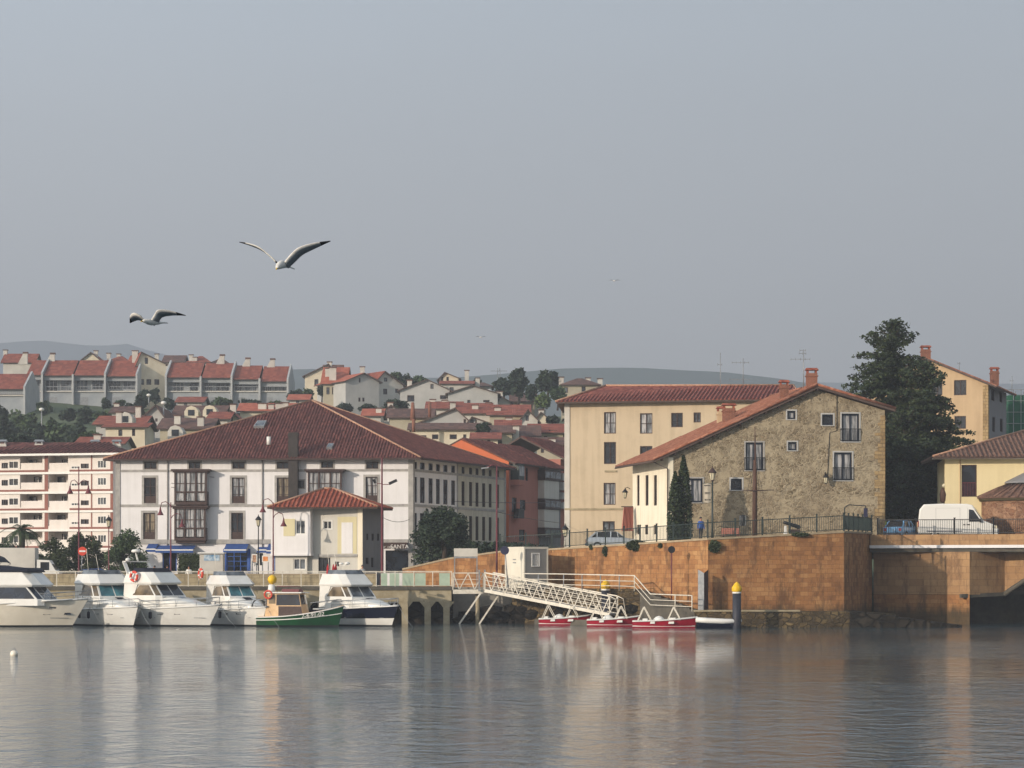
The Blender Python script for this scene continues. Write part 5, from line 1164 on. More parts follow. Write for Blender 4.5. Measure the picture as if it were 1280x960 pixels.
# houses behind / between
hs_=[
 dict(label='small house with blue-grey gable and roof peeping above the row at the far left',x0=4,x1=42,yb=470,ye=453,yr=443,Y=540,depth=8,chim=[(7,438,450)]),
 dict(label='pale gabled house peeping above the row, with two white chimneys',x0=101,x1=126,yb=470,ye=451,yr=441,Y=540,depth=9,gable='front',wall='far_cream',chim=[(120,439,448,.2)]),
 dict(label='small dark roofed house above the row, right of the pale gabled one',x0=135,x1=160,yb=470,ye=452,yr=446,Y=545,depth=8,gable='hip',chim=[(136,442,450),(148.5,443,450)]),
 dict(label='tall lit cream house standing in the gap of the terraced row',x0=170,x1=207,yb=503,ye=455,yr=441,Y=505,depth=9,gable='front',wall='far_cream',apex=176,rot=2,wins=[(181,447,185,455),(183,474,189,481),(193,474,199,481),(176,474,180,481)],chim=[(169,439,462,.1,1.1)],side='far_grey'),
 dict(label='dark roofed house behind the gap of the row with small white chimney',x0=205,x1=228,yb=470,ye=452.5,yr=445,Y=545,depth=8,roof='far_tile_dark',chim=[(196,443,450)]),
 dict(label='white house with three small dormer windows above the row',x0=234,x1=262,yb=470,ye=453,yr=446,Y=540,depth=9,gable='hip',chim=[(239,444,455,.1),(244,447,455,.1)],wins=[(247,454,249,458)]),
 dict(label='small roof above the row left of the sloping chimney',x0=264,x1=284,yb=470,ye=454,yr=449,Y=545,depth=8,roof='far_tile_dark',gable='hip'),
 dict(label='cream gabled house left of the bright red roofed one on the ridge',x0=381,x1=412,yb=488,ye=470,yr=455.5,Y=480,depth=9,gable='front',wall='far_cream',apex=411,wins=[(393,474,398,482)],chim=[(412,453,462)],side='far_grey'),
 dict(label='house with long dark red upper roof behind the bright red roofed one',x0=405,x1=425,yb=488,ye=470,yr=457,Y=486,depth=8,roof='far_tile_dark'),
 dict(label='pale grey gable house with bright red roof slope and timber balcony on the ridge',x0=432,x1=474,yb=503,ye=477,yr=467,Y=455,depth=12,gable='front',wall='far_grey',roof='far_tile_bright',apex=454,rot=3,wins=[(448.5,472,450.5,478),(448,497,450.5,502),(453,497,455.5,502)],chim=[(411,461,475,.5,1.2)]),
 dict(label='bright red side wing with a dark timber balcony under its eaves',x0=404,x1=431,yb=503,ye=479.5,yr=460,Y=458,depth=14,gable='side',wall='far_tan',roof='far_tile_bright',wins=[(408,484,412,493),(415,484,419,493),(422,484,427,493)],chim=[(416,460,474,.1,1.2)]),
 dict(label='white house with small dormer roof right of the grey gable on the ridge',x0=466,x1=504,yb=505,ye=481,yr=465,Y=470,depth=12,gable='front',wall='far_white',roof='far_tile',apex=480,rot=3,wins=[(480,472,484,477),(479,486,484,493),(494,486,498,491)],chim=[(453,459,468,.3)]),
 dict(label='long low grey gabled house with two tiny dormers below the ridge trees',x0=500,x1=562,yb=507,ye=488,yr=475,Y=440,depth=12,gable='front',wall='far_grey',roof='far_tile_dark',apex=534,wins=[(538,480,542,486),(509,494,518,502),(550,494,558,499)],chim=[(512,476,484,.2)]),
 dict(label='cream two storey house with warm lit gable on top of the ridge',x0=549,x1=573,yb=490,ye=473,yr=466,Y=500,depth=10,gable='front',wall='far_cream',roof='far_tile',apex=556,wins=[(551,471,554,476),(558,471,561,476)],chim=[(583.5,463.5,472,.5)]),
 dict(label='lower white wing with arched porch under the lit cream house',x0=552,x1=590,yb=492,ye=480,yr=477,Y=495,depth=6,wall='far_white',wins=[(562,484,567,489)],chim=[(597,473,480)]),
 dict(label='grey gabled house right of the lit cream house',x0=560,x1=622,yb=507,ye=492,yr=482.5,Y=430,depth=12,gable='front',wall='far_grey',roof='far_tile_dark',apex=590,wins=[(584,500,588,504),(604,500,612,503)]),
 dict(label='dark roofed bungalow in front of the ridge trees',x0=592,x1=614,yb=492,ye=483,yr=479,Y=500,depth=9,roof='far_tile_dark',gable='hip',wins=[(607,487,611,490)]),
 dict(label='white gabled cottage with a white chimney below the two round trees',x0=622,x1=638,yb=512,ye=503,yr=495,Y=440,depth=14,gable='front',wall='far_white',roof='far_tile_dark',apex=625,chim=[(624.5,490,500,.05,1.0)]),
 dict(label='dark grey roof with a white satellite dish below the round trees',x0=640,x1=668,yb=512,ye=502,yr=492,Y=445,depth=12,roof='far_tile_dark',wall='far_tan'),
 dict(label='tiny white gabled cottage at the foot of the light green tree',x0=671,x1=684,yb=525,ye=522,yr=516,Y=400,depth=9,gable='front',wall='far_cream',roof='far_tile_dark',apex=676,chim=[(676.5,513,520,.05,.8)]),
 dict(label='dark ochre house with three chimneys on the skyline right of the trees',x0=703,x1=748,yb=500,ye=481,yr=474,Y=430,depth=9,gable='hip',wall='far_tan',roof='far_tile_dark',wins=[(705,484,710,491),(727,483,732,491)],chim=[(701.5,472,480),(735,473,478),(750,474,481)]),
 # middle belt roofs
 dict(label='red roofed house with two white chimneys in the centre of the town',x0=572,x1=612,yb=525,ye=517,yr=505,Y=380,depth=14,wall='far_white',roof='far_tile',chim=[(566,504,512,.3),(594,507,516,.2,.9),(611,504,510)]),
 dict(label='long red roof right of centre with a white chimney and dormer',x0=612,x1=660,yb=530,ye=519,yr=507,Y=375,depth=14,wall='far_tan',roof='far_tile',chim=[(622,510,519,.2,.9),(643,508,513)]),
 dict(label='white gable end closing the long red roof',x0=650,x1=672,yb=530,ye=525,yr=513,Y=368,depth=12,gable='front',wall='far_white',roof='far_tile',apex=660,wins=[(657,519,661,526)]),
 dict(label='wide pale grey gable with a tiny window in the centre of the town',x0=527,x1=588,yb=532,ye=528,yr=511,Y=350,depth=16,gable='front',wall='far_grey',roof='far_tile_dark',apex=569,wins=[(579.5,524,582.5,530)]),
 dict(label='low grey gable tucked right of the wide pale gable',x0=584,x1=610,yb=533,ye=529,yr=522,Y=345,depth=10,gable='front',wall='far_grey',roof='far_tile',apex=590,wins=[(588,525,592,529),(594,525,596,529)]),
 dict(label='long cream house with maroon roof and a row of dormers in the centre',x0=514,x1=596,yb=552,ye=537,yr=530,Y=325,depth=8,wall='far_cream',roof='far_tile_dark',wins=[(525,544,533,549),(540,543,548,549),(562,543,571,549),(579,543,583,549)]),
 dict(label='brown roofed house with a white parapet and two red chimneys',x0=487,x1=539,yb=532,ye=522,yr=512,Y=360,depth=10,wall='far_tan',roof='far_tile_dark'),
 dict(label='orange lit roof with white chimney peeping right of the big pyramid roof',x0=455,x1=476,yb=530,ye=520,yr=512,Y=380,depth=9,roof='far_tile_bright',wall='far_white',chim=[(473.5,511,520,.2)]),
 dict(label='maroon roofed house with flat canopy and white chimney right of centre',x0=598,x1=640,yb=548,ye=541,yr=533,Y=330,depth=10,wall='far_tan',roof='far_tile_dark',chim=[(645,533,545,.2,.8)]),
 dict(label='maroon roofed house with a white framed loggia left of the beige building',x0=640,x1=672,yb=552,ye=545,yr=533,Y=335,depth=10,wall='far_white',roof='far_tile_dark',wins=[(648,545,655,549)]),
 dict(label='red roofed house against the left side of the beige building',x0=664,x1=704,yb=552,ye=541,yr=531,Y=340,depth=10,wall='far_tan',roof='far_tile',wins=[(680,545,684,550)],chim=[(691,539,548,.1)]),
 dict(label='stone house with white chimney stacks under the red roof beside the beige building',x0=672,x1=704,yb=575,ye=556,yr=548,Y=305,depth=8,wall='far_tan',roof='far_tile_dark',wins=[(676,560,680,566),(688,559,693,566)],chim=[(690,549,556,.1)]),
 # left middle belt
 dict(label='lit cream penthouse flat with a curved roof behind the white apartment block',x0=132,x1=181,yb=560,ye=534.5,yr=530,Y=320,depth=8,wall='far_cream',roof='far_tile',wins=[(148,537,153,545),(165,536,169,545)],chim=[(149,516,524,.5,.7)]),
 dict(label='maroon roofed house with a white oval dormer left of the pyramid roof',x0=120,x1=178,yb=540,ye=531,yr=521,Y=345,depth=12,wall='far_grey',roof='far_tile',chim=[(173,509,522,.4,.7)]),
 dict(label='dark pyramid roofed house with grey gable behind the lit penthouse',x0=178,x1=206,yb=545,ye=522,yr=507,Y=360,depth=14,gable='front',wall='far_grey',roof='far_tile_dark',apex=195,wins=[(194,523,197,527)]),
 dict(label='low red roof with a white gable behind the apartment block',x0=98,x1=152,yb=560,ye=555,yr=547.5,Y=300,depth=8,wall='far_white',roof='far_tile',chim=[(122,544,550,.3)]),
 dict(label='dark slate roofed house left of the pyramid roof with two pale chimneys',x0=200,x1=262,yb=545,ye=536,yr=524,Y=335,depth=12,wall='far_tan',roof='far_tile_dark',chim=[(222,520,532,.2,.8),(251,522,536,.1,.8)]),
 dict(label='brown roofed house with two round yellow dormers on the hillside',x0=215,x1=275,yb=528,ye=524,yr=508,Y=370,depth=16,wall='far_cream',roof='far_tile_dark'),
 dict(label='small yellow gabled house with a lit window above the pyramid roof',x0=281,x1=296,yb=535,ye=521,yr=514,Y=350,depth=9,gable='front',wall='far_cream',roof='far_tile',wins=[(285,520,291,527)],chim=[(291.5,506,516)]),
 dict(label='long low orange house with four white dormers above the pyramid roof',x0=300,x1=365,yb=525,ye=514,yr=505,Y=380,depth=9,wall='far_cream',roof='far_tile_bright',wins=[(326,516,332,520)],chim=[(328,505,511,.1,1.2),(339,506,511,.1,.8),(348,505,510,.1,.8),(356,504,509,.1,1)]),
 dict(label='white walled house with dark roof below the fifth terrace',x0=140,x1=168,yb=525,ye=516,yr=509,Y=400,depth=10,wall='far_white',roof='far_tile_dark',chim=[(146,505,511)]),
 dict(label='low white house with red roof below the sixth terrace',x0=222,x1=252,yb=508,ye=503,yr=497,Y=430,depth=9,wall='far_white',roof='far_tile',wins=[(230,504,234,507)]),
 dict(label='red roofed house left of the small yellow gabled house',x0=262,x1=284,yb=530,ye=524,yr=516,Y=345,depth=10,wall='far_white',roof='far_tile'),
 dict(label='white house with red roof right of the four white dormers',x0=362,x1=384,yb=508,ye=500,yr=494,Y=420,depth=8,wall='far_white',roof='far_tile_bright',wins=[(370,501,374,505)]),
 dict(label='small white gabled house under the wide dark ridge bush',x0=478,x1=500,yb=522,ye=515,yr=507,Y=390,depth=10,gable='front',wall='far_white',roof='far_tile',chim=[(488,504,510)]),
 dict(label='red roofed terrace behind the wide pale gable',x0=535,x1=575,yb=518,ye=511,yr=503,Y=395,depth=10,wall='far_white',roof='far_tile',chim=[(541,500,506),(556,501,506)]),
 dict(label='white house with maroon roof left of the loggia house',x0=622,x1=648,yb=542,ye=534,yr=526,Y=350,depth=10,wall='far_white',roof='far_tile',wins=[(630,535,634,539)],chim=[(636,523,529)]),
 dict(label='small grey gable behind the roof with the satellite dish',x0=656,x1=682,yb=512,ye=505,yr=497,Y=455,depth=10,gable='front',wall='far_white',roof='far_tile'),
 dict(label='cream house with red roof filling the town right of the cream long house',x0=592,x1=622,yb=556,ye=549,yr=542,Y=312,depth=9,wall='far_cream',roof='far_tile',wins=[(600,550,604,554),(609,550,613,554)]),
]
for d in hs_: house(**d)
# round dormers
for px,py,Y in ((156,523,343),(239,515,368),(262,514,368),(219,540,333)):
    p=P(px,py,Y-3); t=thing('dormer',(p.x,p.y,p.z-.9),{156:'white oval dormer on the maroon roof left of the pyramid roof',239:'smaller round yellow dormer on the brown hillside roof',262:'larger round yellow dormer on the brown hillside roof',219:'white round dormer low on the slate roof'}[px],'dormer')
    mb=MB(); pr=[(-.95,-.9),(.95,-.9),(.95,.1),(.6,.65),(0,.85),(-.6,.65),(-.95,.1)]
    a=[Vector((p.x+x,p.y,p.z+z)) for x,z in pr]; b=[q+Vector((0,3.5,0)) for q in a]; mb.poly(a); mb.poly(b[::-1])
    for i in range(7): j=(i+1)%7; mb.poly([a[j],a[i],b[i],b[j]])
    mb.build('wall','far_cream' if px in (239,262) else 'far_white',t); mb=MB(); mb.box(p.x-.45,p.x+.45,p.y-.04,p.y-.01,p.z-.5,p.z+.3); mb.build('pane','glass_dark',t)
for px,y0,y1,lb in ((516,520,503,'left of the two red round chimneys'),(537,516,503,'right, thinner red round chimney'),(517,534,524,'short red chimney in front of the cream house')):
    p=P(px,y0,352 if y0<530 else 322); mb=MB(); mb.tube([p-Vector((0,0,.6)),(p.x,p.y,ZY(y1,p.y))],[.38,.2] if px==516 else .2,8); o=mb.build('roof_chimney','chimney_brick'); tag(o,lb+' above the town roofs','chimney')
# ================================================================ VEGETATION
def leaves(mb,c,r,n,s,rnd,flat=.8,up=.3):
    for _ in range(n):
        d=Vector((rnd.gauss(0,1),rnd.gauss(0,1),rnd.gauss(0,1))).normalized()*(rnd.random()**.45)
        p=Vector((c[0]+d.x*r[0],c[1]+d.y*r[1],c[2]+d.z*r[2])); a=Vector((rnd.gauss(0,1),rnd.gauss(0,1),rnd.gauss(0,.6))).normalized(); b=a.cross(Vector((rnd.gauss(0,1),rnd.gauss(0,1),rnd.gauss(0,1)))).normalized()
        q=s*rnd.uniform(.6,1.3); mb.add([p-a*q-b*q*.25,p-b*q*.55,p+a*q,p+b*q*.55],[(0,1,2,3)])
def tree(label,px,ytop,ybot,wpx,Y,n=500,s=.3,mat='leaf_mid',clumps=14,zb=None,seed=0,name='tree',trunk=True,group=None,cat='tree',wide=1.0,ybase=None):
    rnd=random.Random(seed+int(px*7)); x=XY(px,Y).x; zt=ZY(ytop,Y); z0=ZY(ybot,Y); w=wpx/F*Y/2; zg=zb if zb is not None else z0-1
    t=thing(name,(x,Y,zg),label,cat,group); mb=MB(); cz=(zt+z0)/2; hz_=(zt-z0)/2; cl=[]
    for _ in range(clumps):
        d=Vector((rnd.gauss(0,1),rnd.gauss(0,1),rnd.gauss(0,1))).normalized()*rnd.uniform(.35,.75)
        cl.append((x+d.x*w,Y+d.y*w*wide,cz+d.z*hz_)); 
    cl.append((x,Y,cz))
    for c in cl:
        k=rnd.uniform(.28,.45); leaves(mb,c,(w*k,w*k*wide,hz_*k),n//clumps,s,rnd)
    mb.build('crown',mat,t)
    if trunk:
        q=MB(); q.tube([(x,Y,zg-.3),(x+.1*w,Y,z0+hz_*.3),(x,Y,cz+hz_*.3)],[.09*w+.04,.06*w+.03,.03],7)
        for c in cl[:5]: q.tube([(x+.05*w,Y,z0+hz_*.3),((x+c[0])/2,(Y+c[1])/2,(z0+c[2])/2+hz_*.3),c],[.045*w,.03*w,.015],5)
        q.build('trunk','trunk',t)
    return t
tree('dark rounded street tree in front of the white house side',552,628,699,84,214,11000,.15,'leaf_dark',34,zb=2.8,seed=3)
# two round trees on the skyline etc.
for a in [('left round topped dark tree on the skyline',648,459,497,28,440,1500,.42,'leaf_dark'),('right round topped dark tree on the skyline',684,461.5,492,31,435,1800,.42,'leaf_dark'),
          ('light green tree below the right round tree',678,489,513,22,410,800,.35,'leaf_light'),('dark tree mass left of the round skyline trees',629,472,496,30,450,900,.4,'leaf_dark'),
          ('dark bushy tree right of the light green one',697,482,503,24,420,800,.35,'leaf_mid'),('tree between the two round skyline trees, lower',664,478,503,20,425,700,.35,'leaf_dark'),
          ('small bush left of the cream lit house on the ridge',494,463,486,18,490,600,.4,'leaf_mid'),('wide dark bush behind the white dormer house',507,466,486,26,490,800,.4,'leaf_dark'),
          ('dark green bush right of it below the skyline',524,469,484,22,490,600,.4,'leaf_mid'),('dark bushes below the white dormer house',494,497,520,36,400,1300,.35,'leaf_dark'),
          ('dark tree at the foot of the tiny white cottage',690,518,530,22,380,600,.3,'leaf_dark'),('round tree behind the loggia house',604,528,546,20,322,700,.25,'leaf_dark'),
          ('small tree beside the lit cream house on the ridge',597,472,484,12,505,300,.35,'leaf_dark'),('light green bush at the foot of the grey gable house',386,485,497,16,450,400,.3,'leaf_mid'),('dark bush left of the timber balcony wing',402,480,497,12,462,400,.3,'leaf_dark')]:
    tree(*a[:6],n=a[6],s=a[7],mat=a[8],clumps=30,group='trees on the hill')
# hillside trees & shrubs under the terraces
rh=random.Random(11)
hillt=[(8,520,560,34,400,'leaf_dark'),(30,505,556,36,420,'leaf_mid'),(45,525,560,40,390,'leaf_dark'),(72,520,560,44,385,'leaf_mid'),(95,528,560,40,380,'leaf_dark'),(55,500,520,20,460,'leaf_mid'),
 (105,505,532,30,440,'leaf_dark'),(128,508,530,26,430,'leaf_mid'),(85,510,530,24,440,'leaf_dark'),(163,503,522,20,450,'leaf_dark'),(150,500,516,18,470,'leaf_mid'),(188,482,505,30,480,'leaf_dark'),(178,492,512,20,470,'leaf_dark'),(210,497,515,20,460,'leaf_dark'),
 (236,500,514,26,470,'leaf_dark'),(275,496,512,30,470,'leaf_mid'),(310,497,512,34,465,'leaf_dark'),(345,500,514,24,455,'leaf_mid'),(370,486,505,26,470,'leaf_dark'),(20,540,565,50,330,'leaf_dark'),(75,545,566,60,325,'leaf_dark'),(112,540,560,36,340,'leaf_mid'),(132,498,512,12,470,'leaf_dark'),(0,500,540,26,430,'leaf_dark'),(430,505,516,30,430,'leaf_dark'),(460,505,515,26,420,'leaf_dark')]
pos=['at the far left under the terrace','left of the hillside lamp','below the lower terrace','in the middle of the slope','above the apartment roof','beside the lawn','right of the lawn','under the dark firewall','at the lower lawn edge','under the fifth terrace','by the lawn corner','in the gap of the row','at the foot of the gap house','right of the gap house','under the sixth terrace','under the seventh terrace','under the eighth terrace','under the last terrace','right of the terrace end','low behind the left chimneys','low behind the middle chimneys','near the red low roof','by the fourth party wall','at the left edge','under the timber balcony wing','under the grey gable house']
for (a,p) in zip(hillt,pos): tree(('dark ' if a[5]=='leaf_dark' else 'green ')+'hillside shrub '+p,a[0],a[1],a[2],a[3],a[4],n=900,s=.38,mat=a[5],clumps=14,trunk=False,name='hillside_tree',group='shrubs on the hillside',cat='shrub')
# left quay greenery
hd=MB(); a=P(222,692,227); b=P(249,716,227); rr=random.Random(5)
hd.box(a.x+.1,b.x-.1,227.1,228.1,2.8,a.z-.1)
for _ in range(1500): 
    x=rr.uniform(a.x,b.x); z=rr.uniform(2.8,a.z); leaves(hd,(x,227.05+rr.uniform(-.06,.1),z),(.05,.05,.05),1,.1,rr)
tag(hd.build('hedge','leaf_hedge'),'square clipped dark hedge left of the white kiosk','hedge')
hd=MB(); a=P(520,689,222); b=P(690,712,222)
for i in range(3): leaves(hd,((a.x+b.x)/2,223,4.9+.5*i),(6.2,1.2,.7),2500,.2,rr)
tag(hd.build('hedge','leaf_dark'),'long dark hedge on the ramp below the street tree','hedge')
def bush(label,px0,px1,ytop,Y,mat,seed,n=9000,zb=2.8):
    rnd=random.Random(seed); x0=XY(px0,Y).x; x1=XY(px1,Y).x; zt=ZY(ytop,Y); w=(x1-x0)/2; t=thing('shrub',((x0+x1)/2,Y,zb),label,'shrub'); mb=MB(); q=MB(); c=[]
    for _ in range(64):
        u=rnd.uniform(-1,1); h=(zt-zb)*(1-.55*abs(u)**2.5)*rnd.uniform(.05,.95); c.append((x0+w+u*w*.9,Y+rnd.uniform(-.6,.6),zb+h))
    for i,p in enumerate(c):
        r=rnd.uniform(.45,.8); leaves(mb,p,(r,r,r*.8),n//58,.12,rnd)
        if i%3==0: q.tube([(x0+w+(p[0]-x0-w)*.3,Y,zb-.1),((p[0]+x0+w)/2,Y,(zb+p[2])/2),p],[.05,.035,.015],5)
    for _ in range(14):
        p=rnd.choice(c); leaves(mb,(p[0]+rnd.uniform(-.2,.2),p[1],min(zt,p[2]+rnd.uniform(.4,.7))),(.12,.12,.35),22,.1,rnd)
    mb.build('foliage',mat,t); q.build('stem','trunk',t)
bush('dense green shrub tree in front of the white house left corner',137,180,663,232,'leaf_mid',5)
bush('wide dark olive shrub behind the red no entry sign',74,134,667,236,'leaf_hedge',6,11000)
bush('olive shrub right of the palm',38,84,672,238,'leaf_hedge',7)
bush('dark low bushes at the left edge behind the palm',-20,42,680,240,'leaf_dark',8)
# palm
pt=thing('palm_tree',(XY(27,232).x,232,2.8),'palm tree with arching dark fronds at the left edge','palm tree'); x=XY(27,232).x; zc=ZY(663,232)
mb=MB(); mb.tube([(x,232,2.6),(x+.05,232,zc-.6),(x,232,zc)],[.3,.26,.34],10); mb.build('trunk','trunk',pt)
rp_=random.Random(9)
for i in range(26):
    a=2*math.pi*i/26+rp_.uniform(-.1,.1); el=rp_.uniform(-.1,1.2); L_=rp_.uniform(1.7,2.4); mb=MB(); prev=None; pts=[]
    for k in range(8):
        f=k/7; r_=L_*f*math.cos(el*(1-f*.3)); z=L_*(f*math.sin(el)-.75*f*f); pts.append(Vector((x+math.cos(a)*r_,232+math.sin(a)*r_,zc+z)))
    mb.tube(pts,[.035-.003*k for k in range(8)],4)
    for k in range(1,8):
        for j in range(4):
            c=pts[k-1].lerp(pts[k],j/4); d=(pts[k]-pts[k-1]).normalized(); sd=Vector((-math.sin(a),math.cos(a),-.35)); l=.48*(1-abs(k/7-.45)*.9)
            for s_ in (-1,1): e=c+Vector((sd.x*s_,sd.y*s_,sd.z))*l+d*l*.4; mb.add([c,c+d*.05,e],[(0,1,2)])
    mb.build('frond','leaf_mid' if i%3 else 'leaf_hedge',pt)
# big conifer: whorls of boughs
def conifer(label,px,ytop,Y,zg,rmax,seed,shape,name='conifer',nb=150):
    rnd=random.Random(seed); x0=XY(px,Y).x; zt=ZY(ytop,Y); H_=zt-zg; t=thing(name,(x0,Y,zg),label,'conifer')
    q=MB(); q.tube([(x0,Y,zg-.2),(x0+.1,Y,zg+H_*.5),(x0,Y,zt-.2)],[.42,.25,.04],8); 
    mb=MB()
    for i in range(nb):
        f=(i+rnd.random())/nb; f=f**1.0; z=zt-H_*f; R_=rmax*lerp_tab(shape,f)*rnd.choice((rnd.uniform(.6,.95),rnd.uniform(.9,1.22))); a=rnd.uniform(0,6.283)+i*2.4
        L_=max(.3,R_); nseg=max(3,int(L_/.35)); lift=rnd.uniform(-.05,.3)
        pb=[]
        for k in range(nseg+1):
            g=k/nseg; pb.append(Vector((x0+math.cos(a)*L_*g,Y+math.sin(a)*L_*g,z+L_*(lift*g-.22*g*g*(1 if f>.15 else -1.5))))) 
        q.tube(pb,[.05*(1-.8*k/nseg)+.01 for k in range(nseg+1)],4)
        for k in range(1,nseg+1):
            g=k/nseg; w=.2+.27*(1-abs(g-.6)); c=pb[k]
            leaves(mb,c,(w*1.15,w*1.15,.20+.1*rnd.random()),17 if f>.1 else 9,.155,rnd)
    mb.build('crown','leaf_con',t); q.build('trunk','trunk',t)
    return t
conifer('tall dark conifer with layered boughs right of the stone house',1117,402,229,6.9,4.25,4,[(0,.08),(.04,.25),(.1,.48),(.2,.74),(.34,.95),(.5,1),(.7,.95),(1,.8)],nb=340)
conifer('broad lower dark conifer between the tall one and the tan house',1158,456,226,6.9,3.55,9,[(0,.1),(.12,.55),(.3,.85),(.5,1),(.8,.95),(1,.7)],nb=300)
conifer('dark evergreen filling the gap beside the stone house wall',1130,520,223.5,6.9,3.6,12,[(0,.3),(.2,.8),(.5,1),(1,.95)],nb=220)
# cypresses
def cypress(label,px,ytop,wpx,Y,zg,seed):
    rnd=random.Random(seed); x=XY(px,Y).x; zt=ZY(ytop,Y); w=wpx/F*Y/2; t=thing('cypress',(x,Y,zg),label,'cypress',None); mb=MB(); Hh=zt-zg
    for i in range(3600):
        f=rnd.random(); r=w*lerp_tab([(0,.7),(.15,1),(.5,.92),(.8,.55),(1,.04)],f)*(rnd.random()**.25)*rnd.uniform(.85,1.08); a=rnd.uniform(0,6.283)
        leaves(mb,(x+r*math.cos(a),Y+r*math.sin(a),zg+Hh*f),(.05,.05,.1),1,.12,rnd)
    mb.build('crown','leaf_con',t); q=MB(); q.tube([(x,Y,zg),(x,Y,zg+Hh*.8)],[.14,.03],6); q.build('trunk','trunk',t)
cypress('taller right spire of the two dark cypresses by the stone house',854.5,570,23,201.5,6.2,1)
cypress('shorter left spire of the two dark cypresses by the stone house',844,590,20,201,6.2,2)
# weeds on the wall
for i,(px,py,w,h) in enumerate(((796,682,30,14),(757,689,9,14),(826,682,8,6),(893,683,16,16),(739,684,5,7),(1000,668,26,5))):
    Yw=lerp_tab([(690,207.5),(780,200),(885,192),(1055,194)],px)-.15; c=P(px,py,Yw); mb=MB(); rr=random.Random(i); leaves(mb,c,(w/F*Yw/2,.18,h/F*Yw/2),int(w*h*3),.1,rr)
    tag(mb.build('wall_plant','leaf_hedge'),['wide clump of weeds hanging over the wall top below the cypresses','weed tuft hanging under the silver car','small weed tuft near the wall corner','leafy clump at the corner where the wall turns','tiny weed tuft left of the silver car','thin weeds along the coping near the wooden mast'][i],'plant','weeds on the quay wall')
# ================================================================ BOATS
def hullrings(L,B,zs,zb,draft=.45,bowx=.9,full=.42,n=14,sheer=1.6,wl=.84,step=None):
    out=[]
    for i in range(n+1):
        t=i/n; x=-L/2+L*t; s=1-max(0,(t-full)/(1-full))**2.3; s=max(s,.0)
        bd=B/2*(.93+.07*min(1,t*4))*max(s,.015); zd=zs+(zb-zs)*t**sheer
        sw=1-max(0,(t*1.0-full*.75)/(bowx-full*.75))**2.0; bw=B/2*wl*max(sw,.0)
        xw=-L/2+L*min(t,bowx+ (t-bowx)*.1 if t>bowx else t)
        out.append((x,xw,bd,bw,zd))
    return out
def hull(t,L,B,zs,zb,mat,bottom='antifoul',stripe=None,low=None,deckmat='gel',bw_top=.12,**k):
    H_=hullrings(L,B,zs,zb,**k); up=MB(); lo=MB(); dk=MB(); rub=MB()
    def ring(f0,f1,m=4):
        R_=[]
        for x,xw,bd,bw,zd in H_:
            a=[]
            for j in range(m+1):
                f=f0+(f1-f0)*j/m; z=bw_top+(zd-bw_top)*f; g=f**.8
                a.append(Vector((xw+(x-xw)*f,bw+(bd-bw)*g,z)))
            R_.append(a)
        return R_
    fl=low or 0
    for (f0,f1,tgt) in (((0,1,up),) if not low else ((low,1,up),)):
        Rg=ring(f0,f1); rings=[[*r,*[Vector((p.x,-p.y,p.z)) for p in r[::-1]]] for r in Rg]
        for s_ in (0,1):
            half=[r if not s_ else [Vector((p.x,-p.y,p.z)) for p in r[::-1]] for r in Rg]; tgt.loft(half,0,True,False,False)
        e=Rg[0]; tgt.poly([*[Vector((p.x,-p.y,p.z)) for p in e],*e[::-1]][::-1])
    o=up.build('hull',mat,t,world=False)
    if low:
        q=MB(); Rg=ring(0,low)
        for s_ in (0,1): q.loft([r if not s_ else [Vector((p.x,-p.y,p.z)) for p in r[::-1]] for r in Rg],0,True,False,False)
        e=Rg[0]; q.poly([*[Vector((p.x,-p.y,p.z)) for p in e],*e[::-1]][::-1]); q.build('lower_hull','gel',o,world=False)
    lr=[[Vector((xw,bw,bw_top)),Vector((xw,bw*.9,-.1)),Vector((xw,0,-.5 if bw>.05 else -.1)),Vector((xw,-bw*.9,-.1)),Vector((xw,-bw,bw_top))] for x,xw,bd,bw,zd in H_]
    lo.loft(lr,0,True,False,False); lo.poly(lr[0][::-1]); lo.build('bottom_paint',bottom,o,world=False)
    dr=[[Vector((x,bd-.02,zd-.02)),Vector((x,bd*.5,zd+.05)),Vector((x,-bd*.5,zd+.05)),Vector((x,-bd+.02,zd-.02))] for x,xw,bd,bw,zd in H_]; dk.loft(dr,0,True,False,False); dk.build('deck',deckmat,t,world=False)
    if stripe:
        for s_ in (1,-1): rub.tube([(x,s_*(bd+.01),zd-.03) for x,xw,bd,bw,zd in H_],.045,5)
        rub.build('rubbing_strake',stripe,o,world=False)
    return o,H_
def fq(mb,c,u0,u1,v0,v1,off=.012,mi=0):
    """panel on bilinear face c=[bl,br,tr,tl] proud by off"""
    def at(u,v): return (c[0].lerp(c[1],u)).lerp(c[3].lerp(c[2],u),v)
    n=(c[1]-c[0]).cross(c[3]-c[0]).normalized()*off
    mb.poly([at(u0,v0)+n,at(u1,v0)+n,at(u1,v1)+n,at(u0,v1)+n],mi)
def planloop(xr,xf,w,cut=.4,nf=.8): return [(xr,-w),(xf-cut,-w),(xf,-w*nf),(xf,w*nf),(xf-cut,w),(xr,w)]
def frust(mb,p0,z0,p1,z1,mi=0,top=True):
    a=[Vector((x,y,z0)) for x,y in p0]; b=[Vector((x,y,z1)) for x,y in p1]; n=len(a); fc=[]
    for i in range(n): j=(i+1)%n; mb.poly([a[i],a[j],b[j],b[i]],mi); fc.append([a[i],a[j],b[j],b[i]])
    if top: mb.poly(b,mi)
    mb.poly(a[::-1],mi)
    return fc
